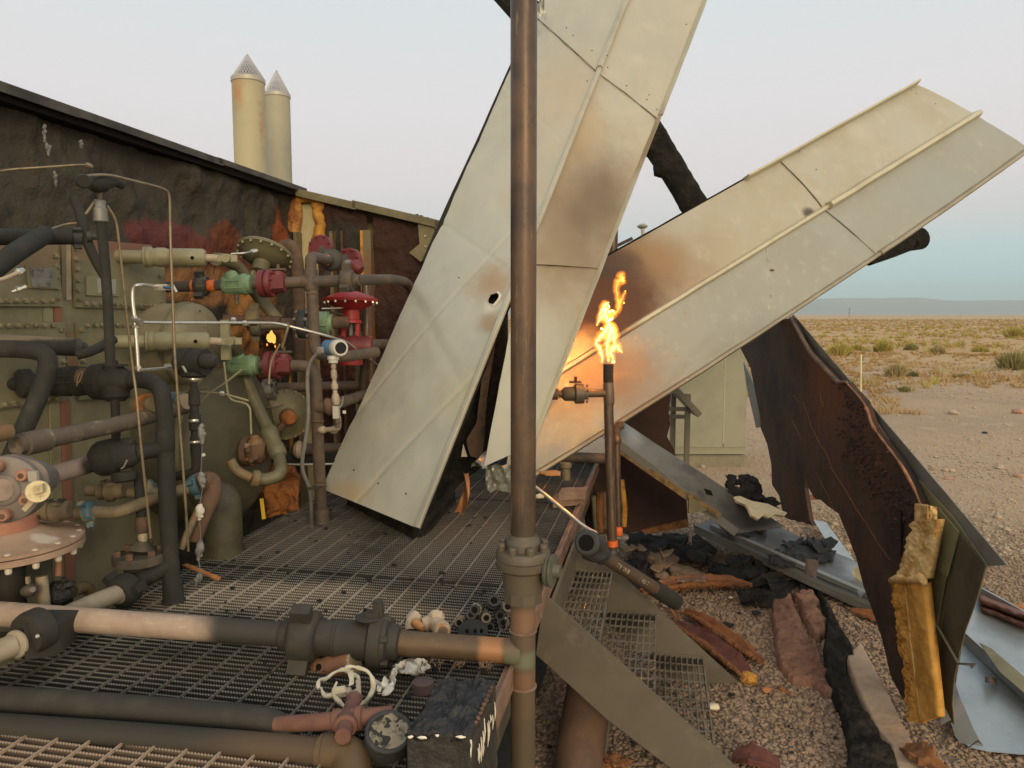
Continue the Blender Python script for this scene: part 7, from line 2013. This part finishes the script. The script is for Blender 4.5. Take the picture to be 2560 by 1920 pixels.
flakes('charred_heap', 'black lump directly under the stamped pipe by the gravel', [(1552, 1420), (1580, 1386), (1612, 1390), (1622, 1430), (1628, 1462), (1590, 1470), (1560, 1450)], 'char_flake', 7, z=.22)
flakes('dusty_foam_patch', 'dusty tan burnt foam crust between the black debris and the orange strip', [(1552, 1366), (1600, 1362), (1640, 1384), (1700, 1408), (1764, 1432), (1764, 1450), (1690, 1452), (1640, 1440), (1612, 1400), (1560, 1384)], 'foam_dusty', 8, z=.16, cat='foam slab')
for k, (u, v, w, nm) in enumerate([(1890, 1530, 26, 'small black flake alone on gravel nearest the pink foam slab'), (1818, 1560, 30, 'blue black flake on gravel between the orange strips and the pink slab'), (1846, 1530, 8, 'tiny black crumb on gravel above the blue black flake'), (1830, 1733, 12, 'black crumb on gravel next to the pale stone'), (1374, 1864, 14, 'black crumb in the gravel left of the buried pipe stub')]):
    t = thing('black_flake', nm, 'debris', Z(u, v, .03))
    p = Z(u, v, .035)
    d_ = (p - CAM).length
    build('flake', MB().slab(ragged([p + V((cos(a), sin(a), 0)) * w / 2 / F * d_ for a in (0, 1.2, 2.2, 3.3, 4.2, 5.3)], .01, .03, k), UP * -.012), 'char_flake', t)

# pink foam slab, black charred strip and tan board
def ground_slab(name, label, uv, mat, z, th, seed, cat, jit=.01, amp=.03, fr=6):
    t = thing(name, label, cat, Z(*uv[0], 0))
    relief('board' if 'board' in name else 'slab', uv, lambda u, v: Z(u, v, .012), UP, 2.6, amp, fr, seed, z * .8, mat, t, 6 if amp < .01 else 7, 2.5 if amp < .01 else 7)
    return t
t = ground_slab('pink_foam_slab', 'large pinkish brown burnt foam slab lying on the gravel beside the black strip', [(1926, 1508), (1950, 1496), (1978, 1494), (1984, 1516), (2004, 1560), (2020, 1600), (2042, 1612), (2050, 1640), (2066, 1680), (2094, 1716), (2086, 1748), (2058, 1738), (2030, 1716), (1984, 1716), (1960, 1690), (1942, 1666), (1936, 1610), (1930, 1570)], 'foam_pink', .05, .06, 3, 'foam slab', .012, .020, 10)
ground_slab('pink_foam_slab', 'smaller pinkish brown foam lobe split off along a crack beside the black strip', [(1980, 1490), (2004, 1482), (2034, 1484), (2048, 1510), (2044, 1530), (2058, 1546), (2070, 1560), (2066, 1590), (2050, 1606), (2036, 1604), (2020, 1580), (2004, 1545), (1990, 1515)], 'foam_pink', .058, .06, 5, 'foam slab', .008, .018, 11)
ground_slab('charred_strip_slab', 'long black charred foam strip running from the sheets past the tan board to the frame edge', [(2020, 1402), (2044, 1404), (2050, 1490), (2078, 1530), (2100, 1580), (2130, 1630), (2136, 1660), (2122, 1664), (2114, 1690), (2140, 1760), (2160, 1800), (2196, 1850), (2230, 1900), (2250, 1960), (2110, 1960), (2120, 1880), (2098, 1790), (2060, 1712), (2056, 1620), (2066, 1560), (2046, 1500), (2030, 1460)], 'char', .09, .07, 7, 'foam strip', .012, .03, 9)
ground_slab('tan_board', 'tan board with ragged burnt edge lying on gravel below the torn wall', [(2112, 1664), (2128, 1640), (2152, 1618), (2200, 1710), (2274, 1858), (2300, 1920), (2330, 1990), (2250, 1990), (2222, 1890), (2186, 1846), (2160, 1790), (2130, 1720)], 'board_tan', .07, .035, 9, 'board', .008, .006, 8)
t = thing('wood_post', 'short charred brown stub standing at the head of the black charred strip', 'post', Z(2030, 1420, 0))
build('stub', MB().slab([P(2021, 1402, 4.95), P(2047, 1404, 4.95), P(2040, 1450, 4.8), P(2016, 1440, 4.8)], V((0, .04, 0))), 'lining_brown', t)

# orange foam strips on the gravel
def curved(name, label, pts, w, h, mat, mat2=None, cat='foam strip', seed=0):
    t = thing(name, label, cat, Z(*pts[0][:2], 0))
    c = fillet([Z(u, v, z) for u, v, z in pts], .3, 5)
    mb, mb2 = MB(), MB()
    n = len(c)
    vs = []
    prof = [(-.5, 0), (-.5, .72), (-.42, 1), (-.30, .95), (-.1, .42), (.3, .30), (.46, .46), (.5, .40), (.5, 0)]
    for i in range(n):
        tn = (c[min(i + 1, n - 1)] - c[max(i - 1, 0)]).normalized()
        sd = tn.cross(UP).normalized()
        tp = 1 - .55 * (abs(2 * i / (n - 1) - 1)) ** 3 + .30 * noise.noise(V((i * .9, seed, 4)))
        for x, y in prof:
            vs.append(c[i] + sd * w * x * tp + UP * (h * y * tp + .010 * noise.noise(V((i * .8, x * 4, seed)))))
    m = len(prof)
    fs = [(i * m + j, i * m + j + 1, (i + 1) * m + j + 1, (i + 1) * m + j) for i in range(n - 1) for j in range(m - 1)]
    fs += [tuple(range(m))[::-1], tuple((n - 1) * m + j for j in range(m))]
    build('strip', MB().add(vs, fs), mat, t, ang=40)
    if mat2:                              # crusted cut face along the near side
        for i in range(0, n - 1):
            a, b = c[i], c[i + 1]
            for k in range(3):
                p = a.lerp(b, (k + .5) / 3)
                tn = (b - a).normalized(); sd = tn.cross(UP).normalized()
                tp = 1 - .55 * (abs(2 * (i + k / 3) / (n - 1) - 1)) ** 3
                mb2.blob(p + sd * w * .52 * tp * (1 if sd.y < 0 else -1) + UP * h * .45 * tp, (.018, .012, h * .42 * tp), .7, 3, 1, i * 3 + k)
        build('crusted_edge', mb2, mat2, t, ang=180, kind='stuff')
    return t
curved('orange_foam_strip', 'long curved orange brown foam strip lying level behind the gravel and stamped pipe', [(1600, 1482, .04), (1660, 1472, .05), (1740, 1464, .05), (1830, 1462, .05), (1880, 1468, .05)], .12, .07, 'foam_wine_o', 'foam_rust', seed=1)
M('foam_wine_o', (.26, .105, .035), .7, 0, [(9, (.17, .065, .025), .42, .66), (30, (.36, .18, .06), .6, .8)], [(40, .5, .01)])
curved('black_foam_strip', 'dark burnt foam strip continuing the curved orange strip', [(1876, 1464, .05), (1930, 1454, .06), (1975, 1444, .06)], .11, .06, 'char', seed=2)
curved('orange_foam_strip', 'slender orange foam strip slanting on the gravel, nearest the pink slab', [(1708, 1532, .04), (1750, 1550, .05), (1810, 1596, .05), (1860, 1628, .05), (1906, 1660, .04)], .085, .06, 'foam_wine_o', 'foam_rust', seed=3)
curved('wine_foam_strip', 'broad wine red foam strip with yellow broken tip lying along the stair side', [(1690, 1558, .03), (1750, 1598, .04), (1810, 1640, .05), (1850, 1672, .05), (1872, 1698, .04)], .125, .05, 'foam_wine', 'foam_rust', seed=4)
for k, (u0, v0, u1, v1, w, m, nm) in enumerate([(1700, 1572, 1812, 1652, .03, 'foam_wine_o', 'thin orange splinter lying on top of the wine red strip'), (1740, 1566, 1860, 1640, .025, 'foam_wine', 'thin wine splinter between the two foam strips'), (1652, 1476, 1700, 1560, .035, 'foam_wine_o', 'brown splinter under the black end of the stamped pipe'),
    (1846, 1478, 1874, 1496, .02, 'char', 'short black splinter at the end of the curved orange strip'), (2130, 1560, 2164, 1600, .02, 'wood_brown', 'short brown splinter on gravel beside the tan board head'), (1940, 1722, 1976, 1740, .02, 'foam_wine_o', 'small orange splinter below the pink foam slab'), (1560, 1402, 1640, 1440, .03, 'foam_wine', 'dark splinter leaning beside the stamped pipe')]):
    curved('foam_splinter', nm, [(u0, v0, .05), ((u0 + u1) / 2, (v0 + v1) / 2 - 4, .07), (u1, v1, .03)], w, .02, m, seed=20 + k)
mb = MB(); rnd = random.Random(21)
for k in range(520):                       # ash flakes and char crumbs blown over the gravel
    u, v = rnd.uniform(1560, 2260), 1400 + 500 * rnd.random() ** 1.5
    p = Z(u, v, .016 + .012 * rnd.random())
    r_ = .004 + .016 * rnd.random() ** 3
    a_ = rnd.uniform(0, 6.3)
    x = V((cos(a_), sin(a_), rnd.uniform(-.4, .4))) * r_; y = V((-sin(a_), cos(a_), rnd.uniform(-.4, .4))) * r_ * rnd.uniform(.3, .9)
    mb.add([p + x, p + y, p - x * .8 + y * .2, p - y], [(0, 1, 2, 3)])
build('ash_flakes', mb, 'char_flake', None, ang=0, kind='stuff')
mb = MB()
for k in range(260):                       # grit and ash caught in the grating
    f = rnd.random()
    u, v = (rnd.uniform(500, 1250), rnd.uniform(1270, 1560)) if f < .6 else (rnd.uniform(640, 1060), rnd.uniform(1640, 1860))
    p = Z(u, v, PZ + .006)
    r_ = .003 + .010 * rnd.random() ** 3
    mb.blob(p, (r_ * 1.3, r_, r_ * .7), .5, 2, 1, k)
build('grating_grit', mb, 'char_flake', None, ang=0, kind='stuff')
t = thing('foam_tip', 'broken yellow foam tip at the end of the wine red strip', 'foam scrap', Z(1870, 1695, 0))
build('tip', MB().blob(Z(1872, 1694, .04), (.055, .05, .035), .6, 2, 2, 8, (V((.7, -.7, 0)), V((.7, .7, 0)), UP)), 'foam_gold', t, ang=40)
build('white_tip', MB().blob(Z(1858, 1678, .05), (.03, .012, .008), .5, 2, 2, 9), 'chip', t)
curved('brown_foam_strip', 'narrow brown foam stick across gravel between the tan board and the torn wall', [(2128, 1528, .03), (2180, 1546, .03), (2240, 1566, .03)], .06, .05, 'foam_wine_o', seed=5)
curved('dark_foam_scrap', 'dark wine foam lump at the bottom frame edge below the stair', [(1830, 1896, .02), (1880, 1896, .05), (1950, 1922, .03)], .10, .06, 'foam_wine', seed=6)
curved('rust_foam_scrap', 'rust orange foam scrap at the bottom frame edge over the end of the tan board', [(2258, 1872, .07), (2300, 1892, .10), (2360, 1936, .08)], .10, .06, 'foam_rust', seed=7)
t = thing('orange_chunk', 'orange foam chunk at the bottom frame edge beside the buried pipe stub', 'foam scrap', Z(1530, 1910, 0))
build('chunk', MB().blob(Z(1530, 1908, .06), (.075, .06, .03), .6, 2.4, 3, 3), 'foam_rust', t, ang=30)
t = thing('foam_crumb', 'small orange foam crumb on gravel above the pale stone', 'foam scrap', Z(1916, 1725, 0))
build('crumb', MB().blob(Z(1916, 1724, .03), (.03, .022, .016), .5, 2, 2, 4), 'peel_orange', t, ang=30)
for k, (u, v, r, m, nm) in enumerate([(1783, 1766, .030, 'chip', 'pale cream stone on gravel near the stair foot'), (1827, 1494, .014, 'chip', 'white chip beside the blackened foam above the gravel'), (1664, 1515, .018, 'ash_white', 'first white crumb below the black end of the stamped pipe'), (1680, 1520, .014, 'ash_white', 'second white crumb below the black end of the stamped pipe'), (1686, 1440, .03, 'wood_brown', 'tan stone behind the orange strip')]):
    t = thing('loose_stone', nm, 'stone', Z(u, v, 0))
    build('stone', MB().blob(Z(u, v, .03), (r * 1.3, r, r * .5), .3, 1.6, 2, k), m, t, ang=40)
for k, (u, v, w, h, m, nm) in enumerate([(2380, 1180, 16, 8, 'stone_pale', 'yellowish flat stone far right of the steel edge'), (2382, 1035, 20, 9, 'stone_pale', 'low stone in bare gravel straight above the steel edge tip'), (2545, 1033, 26, 12, 'stone_pink', 'pinkish rock at the frame edge below the green bush'), (2545, 1192, 26, 8, 'stone_pink', 'reddish flat rock at the frame edge above the red foam lump'), (2500, 1167, 14, 6, 'stone_pale', 'white flat chip on open gravel'), (2500, 1172, 20, 7, 'stone_pale', 'buff flat stone on open gravel'), (2330, 1175, 16, 7, 'stone', 'grey brown stone by the steel edge'), (2370, 1198, 20, 6, 'stone_pink', 'reddish flat stone close to the steel edge'), (2462, 1083, 12, 4, 'soot', 'small black stone alone on open gravel'), (1850, 1270, 10, 6, 'stone_pale', 'pale stone by the cabinet')]):
    g = Z(u, v, 0)
    d_ = (g - CAM).length
    t = thing('desert_stone', nm, 'stone', g, 'loose stones on the open gravel')
    build('stone', MB().blob(g + UP * h / 3 / F * d_, (w / 2 / F * d_, w / 2.4 / F * d_, h / 2 / F * d_ * 1.2), .35, 1.6, 2, k), m, t, ang=40)

# ------------------------------------------------------------------ galvanised sheets at the right edge
t = thing('galvanised_sheet', 'bright blue grey galvanised roof sheet lying on gravel beside the torn wall', 'metal sheet', Z(2480, 1800, 0), 'fallen roof sheets')
def gsheet(uvz, nm, mat='galv', th=.003):
    return build(nm, MB().slab([Z(u, v, z) for u, v, z in uvz], UP * -th), mat, t, ang=30)
gsheet([(2376, 1800, .06), (2384, 1762, .08), (2392, 1690, .10), (2410, 1592, .12), (2700, 1850, .06), (2760, 2010, .03), (2560, 1886, .03), (2470, 1878, .025), (2424, 1868, .02), (2396, 1846, .02), (2382, 1822, .03)], 'pan')
e = [Z(2408, 1578, .19), Z(2700, 1842, .14)]
build('flange', MB().slab([e[0], e[1], e[1] - UP * .075, e[0] - UP * .075], V((.012, .02, 0))), 'galv', t)
gsheet([(2410, 1580, .185), (2436, 1500, .17), (2446, 1478, .17), (2700, 1640, .12), (2700, 1840, .135)], 'pan')
e = [Z(2446, 1466, .25), Z(2700, 1606, .20)]
build('flange', MB().slab([e[0], e[1], e[1] - UP * .085, e[0] - UP * .085], V((.012, .02, 0))), 'galv', t)
gsheet([(2448, 1606, .20), (2480, 1622, .205), (2640, 1760, .17), (2640, 1800, .16), (2500, 1680, .185)], 'dark_flap', 'lining_olive', .004)
def wing(i, j):
    p = Z(2378 + 66 * i + 8 * j, 1720 + 134 * j - 20 * i * (1 - j) + 0 * i, .05 + .10 * (1 - i) ** 2 * (1 - j))
    return p
build('bent_corner', MB().slab([Z(2384, 1702, .16), Z(2396, 1740, .15), Z(2432, 1824, .10), Z(2456, 1866, .05), Z(2400, 1858, .03), Z(2386, 1838, .05), Z(2378, 1800, .09)], V((.004, .0, .004))), 'galv', t)
build('torn_tip', MB().slab([Z(2420, 1868, .05), Z(2440, 1852, .09), Z(2456, 1860, .06), Z(2446, 1850, .12)], V((.003, 0, -.004))), 'galv_dark', t)
t = thing('leaf_scrap', 'small curled brown scrap lying on the bright galvanised sheet', 'debris', Z(2480, 1695, .12))
build('scrap', MB().grid(lambda i, j: Z(2462 + 30 * i, 1690 + 14 * j + 6 * i, .12 + .02 * sin(i * 4) + .012 * j), 6, 4, UP * -.003), 'rust_brown', t, ang=40)
t = thing('red_foam_lump', 'brick red foam lump behind the flange of the galvanised sheet', 'foam scrap', Z(2500, 1490, .1))
build('lump', MB().grid(lambda i, j: Z(2446 + 120 * i + 10 * j, 1478 + 40 * j + 44 * i, .16 + .10 * sin(pi * j) + .02 * noise.noise(V((i * 5, j * 5, 0)))), 14, 10, UP * -.05), 'brick_red', t, ang=180)
build('yellow_core', MB().blob(Z(2556, 1516, .22), (.06, .03, .02), .5, 2, 2, 5), 'peel_orange', t)

# ------------------------------------------------------------------ loose things on the near grating
t = thing('perforated_can', 'rusty perforated metal cylinder lying on the grating below the black hammer union', 'canister', Z(835, 1690, PZ))
p, q = P(786, 1674, 2.62), P(886, 1656, 2.58)
turned('shell', p, q, [(0, .030), (.03, .034), (.12, .035), (.13, .040), (.40, .041), (.41, .044), (.97, .047), (1, .046)], 'rusty_can', t, 28)
M('rusty_can', (.22, .11, .055), .7, .2, [(6, (.14, .072, .042), .42, .66), (20, (.34, .20, .115), .58, .8)], [(60, .3, .005)])
ax, x, y = frame(q - p)
for k in range(6):
    an = 2 * pi * k / 6 + .5
    dr = x * cos(an) + y * sin(an)
    bolt(p.lerp(q, .27) + dr * .0402, dr, .0115, .0015, 'dark_gap', t, 'vent_hole', 14)
turned('end_collar', q - ax * .004, q + ax * .003, [(0, .047), (1, .045)], 'tan_steel', t)
def ring(c, nrm, r, rr, mat, a0, a1, parent, nm='ring'):
    a_, x, y = frame(nrm)
    pts = [c + (x * cos(a0 + (a1 - a0) * i / 40) + y * sin(a0 + (a1 - a0) * i / 40)) * r * (1 + .16 * noise.noise(V((i * .16, rr * 99, 3)))) + a_ * (.02 * noise.noise(V((i * .2, 1, r)))) for i in range(41)]
    return build(nm, MB().tube(pts, [rr * (.85 + .55 * noise.noise(V((i * .4, r * 9, 0)))) for i in range(41)], 10), mat, parent, ang=60)
t = thing('ring_clamp', 'flat white scorched ring lying under the other near the rusty cylinder', 'clamp', Z(850, 1715, PZ))
ring(Z(850, 1710, PZ + .03), V((.05, -.1, 1)), .066, .0075, 'ring_white', 0, 2 * pi, t)
build('lug', MB().bar(Z(838, 1730, PZ + .02), Z(872, 1726, PZ + .05), .02, .014), 'ring_white', t)
t = thing('ring_clamp', 'tilted broken white scorched ring leaning on the red pipe cross', 'clamp', Z(885, 1730, PZ))
ring(P(884, 1718, 2.36), V((.1, -.86, .5)), .060, .0075, 'ring_white', 1.1, 2 * pi + .35, t)
build('strap', MB().slab([P(868, 1680, 2.38), P(882, 1678, 2.38), P(884, 1710, 2.34), P(872, 1716, 2.34), P(874, 1700, 2.36)], V((0, .008, 0))), 'ring_white', t)
build('strap', MB().slab([P(889, 1702, 2.36), P(900, 1700, 2.36), P(902, 1736, 2.32), P(892, 1738, 2.32)], V((0, .008, 0))), 'pale_pipe', t)
build('lug', MB().slab([P(832, 1722, 2.33), P(860, 1718, 2.33), P(866, 1730, 2.33), P(836, 1736, 2.33)], V((0, .012, 0))), 'ring_white', t)
t = thing('ash_ribbon', 'crumpled white ash ribbon on the grating behind the red pipe cross', 'debris', Z(1000, 1690, PZ))
def rb(i, j):
    u = 944 + 118 * i + 12 * sin(i * 9)
    v = 1712 - 62 * i + 20 * sin(i * 7 + 1) * .5 + 26 * (j - .5) * (1 + .4 * sin(i * 11))
    q = Z(u, v, PZ + .018 + .03 * abs(sin(i * 13 + j * 2.6)))
    return q + V((noise.noise(V((i * 14, j * 3, 1))), noise.noise(V((i * 14, j * 3, 5))), .9 * noise.noise(V((i * 17, j * 4, 9))))) * .022
build('ribbon', MB().grid(rb, 60, 10, UP * -.003), 'ash_white', t, ang=40)
build('tail', MB().grid(lambda i, j: Z(936 + 42 * i, 1702 + 20 * i + 12 * (j - .5) * (1 - i * .6), PZ + .012 + .01 * sin(i * 5)), 12, 4, UP * -.003), 'ash_white', t, ang=40)
for k, (u, v, r) in enumerate(((1062, 1660, .03), (1088, 1668, .022), (1150, 1664, .02), (1215, 1672, .02))):
    t = thing('burnt_fluff', ['dark crumpled wad beside the white ash ribbon', 'straw coloured burnt fluff touching the level pipe', 'burnt fluff tuft above the black melted box', 'burnt fluff tuft near the vertical pipe'][k], 'debris', Z(u, v, PZ))
    mb = MB()
    rnd = random.Random(k)
    for m_ in range(30):
        a = Z(u, v, PZ + .015) + V((rnd.uniform(-1, 1), rnd.uniform(-1, 1), rnd.uniform(0, 1))) * r
        b = a + V((rnd.uniform(-1, 1), rnd.uniform(-1, 1), rnd.uniform(-.4, .8))) * r
        mb.tube([a, a.lerp(b, .5) + V((0, 0, r * .3)), b], .0012, 4)
    build('fibres', mb, 'wood_brown' if k else 'char_flake', t, ang=0)
    build('core', MB().blob(Z(u, v, PZ + .012), (r, r * .7, r * .5), .5, 3, 2, k), 'char_flake', t)
t = thing('bottle_cap', 'dull pink round cap on the grating beside the black melted box', 'cap', Z(1058, 1720, PZ))
turned('cap', Z(1058, 1728, PZ), Z(1058, 1728, PZ) + UP * .036, [(0, .034), (.05, .036), (.95, .036), (1, .033)], 'cap_dull', t, 28)
M('cap_dull', (.10, .062, .055), .8, 0, [(12, (.07, .05, .045), .42, .66)])
t = thing('pipe_cross', 'brick red four way pipe cross lying on the grating beside the burnt gauge', 'pipe fitting', Z(870, 1800, PZ))
c = P(868, 1800, 2.14)
arms = [(P(690, 1812, 2.18), .026, .023), (P(982, 1782, 2.16), .026, .021), (P(886, 1744, 2.28), .023, .022), (P(857, 1842, 2.04), .023, .022)]
turned('body', c.lerp(arms[0][0], .20), c.lerp(arms[1][0], .36), [(0, .026), (.04, .032), (.22, .033), (.25, .030), (.75, .030), (.78, .034), (.96, .034), (1, .026)], 'brick_red', t, 24)
turned('body_collar', c.lerp(arms[2][0], .15), c.lerp(arms[3][0], .45), [(0, .028), (.1, .030), (.7, .031), (.75, .033), (.95, .033), (1, .026)], 'brick_red', t, 24)
for q, r0, r1 in arms:
    turned('arm', c, q, [(0, r0), (1, r1)], 'brick_red', t, 20)
turned('cap', P(884, 1752, 2.27), P(887, 1738, 2.29), [(0, .024), (.6, .026), (1, .018)], 'brick_red', t, 16)
t = thing('gauge_can', 'black round burnt gauge with dirt in its open face next to the melted box', 'gauge', Z(966, 1900, PZ))
c = P(972, 1830, 2.08)
ax = V((.16, -.42, .9)).normalized()
turned('case', c - ax * .12, c, [(0, .060), (.6, .066), (.92, .066), (1, .062)], 'soot', t, 32)
build('rim', MB().tube([c + (frame(ax)[1] * cos(2 * pi * k / 32) + frame(ax)[2] * sin(2 * pi * k / 32)) * .060 for k in range(33)], .0075, 8, cap=False), 'soot_bluish', t, ang=60)
def gd(i, j):
    a_, x, y = frame(ax)
    r_ = .055 * i; an = 2 * pi * j
    p = c + (x * cos(an) + y * sin(an)) * r_
    return p + ax * (.001 + .006 * nz3(p, 40, 3))
build('dirt_fill', MB().grid(gd, 14, 40), 'gauge_dirt', t, ang=180)
# black melted box
t = thing('melted_box', 'black melted plastic box with white streaked sides at the platform edge', 'box', Z(1120, 1900, PZ))
bz = PZ + .20
T0, T1, T2, T3 = Z(1018, 1828, bz), Z(1180, 1834, bz), Z(1238, 1704, bz), Z(1102, 1692, bz)
def tp(i, j):
    p = (T0 * (1 - i) + T1 * i) * (1 - j) + (T3 * (1 - i) + T2 * i) * j
    return p + UP * (.016 * nz3(p, 14, 3) + .010 * nz3(p, 32, 4) + .010 * (abs(sin(i * 9)) * abs(sin(j * 12))))
build('top', MB().grid(tp, 50, 60, UP * -.02), 'melt_black', t, ang=180)
def side(a, b, seed):
    def f(i, j):
        p = a.lerp(b, i) + UP * (.0 - .24 * j)
        nn = (b - a).cross(UP).normalized()
        return p + nn * (.010 * nz3(V((p.x, p.y, p.z * .25)), 16, seed) * (.3 + j)) - UP * .005
    build('side', MB().grid(f, 50, 40), 'melt_side', t, ang=180)
M('melt_side', (.030, .030, .027), .40, 0, [(9, (.055, .052, .042), .45, .7, (1, 1, .25))], [(14, .6, .02), (50, .3, .006)])
side(T0, T1, 5); side(T1, T2, 6); side(T2, T3, 7); side(T3, T0, 8)
rnd = random.Random(3)
for k in range(11):
    f = .1 + .88 * rnd.random()
    p = T1.lerp(T2, f) - UP * rnd.uniform(.01, .06) + V((.008, -.006, 0))
    l_ = rnd.uniform(.02, .075)
    build('white_streak', MB().tube([p, p - UP * l_ * .5 + V((.002, 0, 0)), p - UP * l_], [.0012, .0022, .0007], 6), 'melt_white', t)
for k, f in enumerate((.06, .24, .47, .83)):
    p = T0.lerp(T1, f) + V((0, -.010, -.002))
    build('white_streak', MB().blob(p - UP * rnd.uniform(0, .008), (rnd.uniform(.003, .013), .003, .0035), .6, 2, 2, k), 'melt_white', t)
for f, l_ in ((.985, .045),):
    p = T0.lerp(T1, f) + V((0, -.012, -.01))
    build('white_streak', MB().tube([p, p - UP * l_ * .3 + V((.002, 0, 0)), p - UP * l_ * .6, p - UP * l_], [.003, .0016, .0024, .0008], 6), 'melt_white', t)
for k in range(9):
    build('rust_crumb', MB().blob(T1.lerp(T2, .15 + k * .085) + UP * .006, (.007, .007, .006), .5, 2, 1, k), 'rust_brown', t)
build('grey_dent', MB().blob(Z(1120, 1905, PZ + .1) + V((0, -.01, 0)), (.05, .02, .035), .5, 2, 2, 2), 'soot_bluish', t)
# corroded elbow fittings and the pile of small ones
t = thing('corroded_elbow', 'white and orange corroded elbow fitting standing behind the level pipe', 'pipe fitting', P(1034, 1560, 2.95))
pipe('elbow', [P(1030, 1576, 2.93), P(1030, 1552, 2.95), P(1044, 1540, 2.97)], .028, 'corroded', t, .03, 16)
M('corroded', (.50, .42, .30), .85, 0, [(16, (.50, .24, .09), .48, .66), (30, (.30, .27, .21), .6, .78)], [(40, .6, .008)])
turned('spout', P(1036, 1556, 2.9), P(1058, 1572, 2.86), [(0, .018), (.7, .016), (1, .010)], 'peel_orange', t, 14)
t = thing('corroded_elbow', 'white and orange corroded tee with open socket lying behind the level pipe', 'pipe fitting', P(1090, 1560, 2.9))
pipe('elbow', [P(1062, 1562, 2.92), P(1086, 1554, 2.92), P(1106, 1578, 2.84)], .031, 'corroded', t, .04, 18)
fa, fb = P(1100, 1570, 2.86), P(1107, 1578, 2.81)
turned('socket', fa, fb, [(0, .032), (.5, .036), (1, .030)], 'corroded', t, 18)
build('bore', MB().lathe(fb, fb + (fb - fa) * .06, [(0, .019), (1, .018)], 16), 'wood_brown', t)
build('hump', MB().blob(P(1090, 1542, 2.92), (.035, .03, .025), .4, 2, 2, 1), 'corroded', t)
FIT = ['sooty open ended fitting lowest at the far end of the small fitting pile', 'sooty fitting standing upright above the perforated half disc', 'bright threaded fitting near the top of the pile, second from the disc side',
       'sooty fitting lying in the middle of the pile facing the camera', 'sooty fitting at the bottom middle of the pile below the bright one', 'sooty fitting in the pile just under the two topmost ones',
       'sooty fitting high in the pile, next to the vertical pipe', 'bright threaded fitting low in the pile, beside the vertical pipe', 'topmost sooty fitting of the pile on the grating', 'lowest sooty fitting of the pile, tucked against the vertical pipe']
rnd = random.Random(9)
for k, (u, v, r, du, dv, nm) in enumerate([(1154, 1550, .022, -4, 4, 'first'), (1178, 1546, .024, 0, -6, 'second'), (1196, 1520, .026, -6, 3, 'third'), (1208, 1540, .024, 5, 3, 'fourth'), (1222, 1558, .022, 2, 6, 'fifth'), (1246, 1532, .024, 3, 4, 'sixth'), (1262, 1524, .026, 5, -5, 'seventh'), (1250, 1550, .022, 5, 4, 'eighth'), (1232, 1512, .028, 2, -7, 'ninth'), (1262, 1556, .022, -3, 6, 'tenth')]):
    ot = thing('small_fitting', FIT[k], 'pipe fitting', P(u, v, 3.0), 'pile of small sooty pipe fittings')
    a, b = P(u, v, 3.0), P(u + du * 1.6, v + dv * 1.6, 2.93)
    turned('sleeve', a, b, [(0, r * .8), (.1, r), (.5, r), (.55, r * .8), (1, r * .85)], 'soot_bluish' if k % 3 else 'plate', ot, 14)
    build('bore', MB().lathe(b, b + (b - a) * .03, [(0, r * .5), (1, r * .45)], 12), 'dark_gap', ot)
    if k in (2, 7):
        build('bright_thread', MB().lathe(a.lerp(b, .6), a.lerp(b, .75), [(0, r * .86), (1, r * .9)], 12), 'silver', ot)
t = thing('half_disc', 'sooty flat perforated disc lying in front of the pile of small fittings', 'disc', Z(1180, 1590, PZ))
disc('plate', P(1182, 1580, 2.86), V((0, -.35, .9)), .058, .012, 'soot', t, 26)
for du in (-14, 6, 22):
    bolt(P(1182 + du, 1580, 2.83), V((0, -.35, .9)), .006, .014, 'dark_gap', t, 'hole', 8)

# ------------------------------------------------------------------ the air over the desert
hz = mat_of('haze')
hz.use_nodes = True
hn = hz.node_tree.nodes
hn.clear()
ho = hn.new('ShaderNodeOutputMaterial')
hv = hn.new('ShaderNodeVolumePrincipled')
hv.inputs['Color'].default_value = (.82, .98, 1.0, 1)
hv.inputs['Density'].default_value = 2.0e-4
hv.inputs['Anisotropy'].default_value = .0
hz.node_tree.links.new(hv.outputs[0], ho.inputs['Volume'])
o = build('haze', MB().box(V((1500, 3300, 122)), V((14500, 0, 0)), V((0, 4000, 0)), V((0, 0, 132))), 'haze', None, ang=0, kind='stuff')
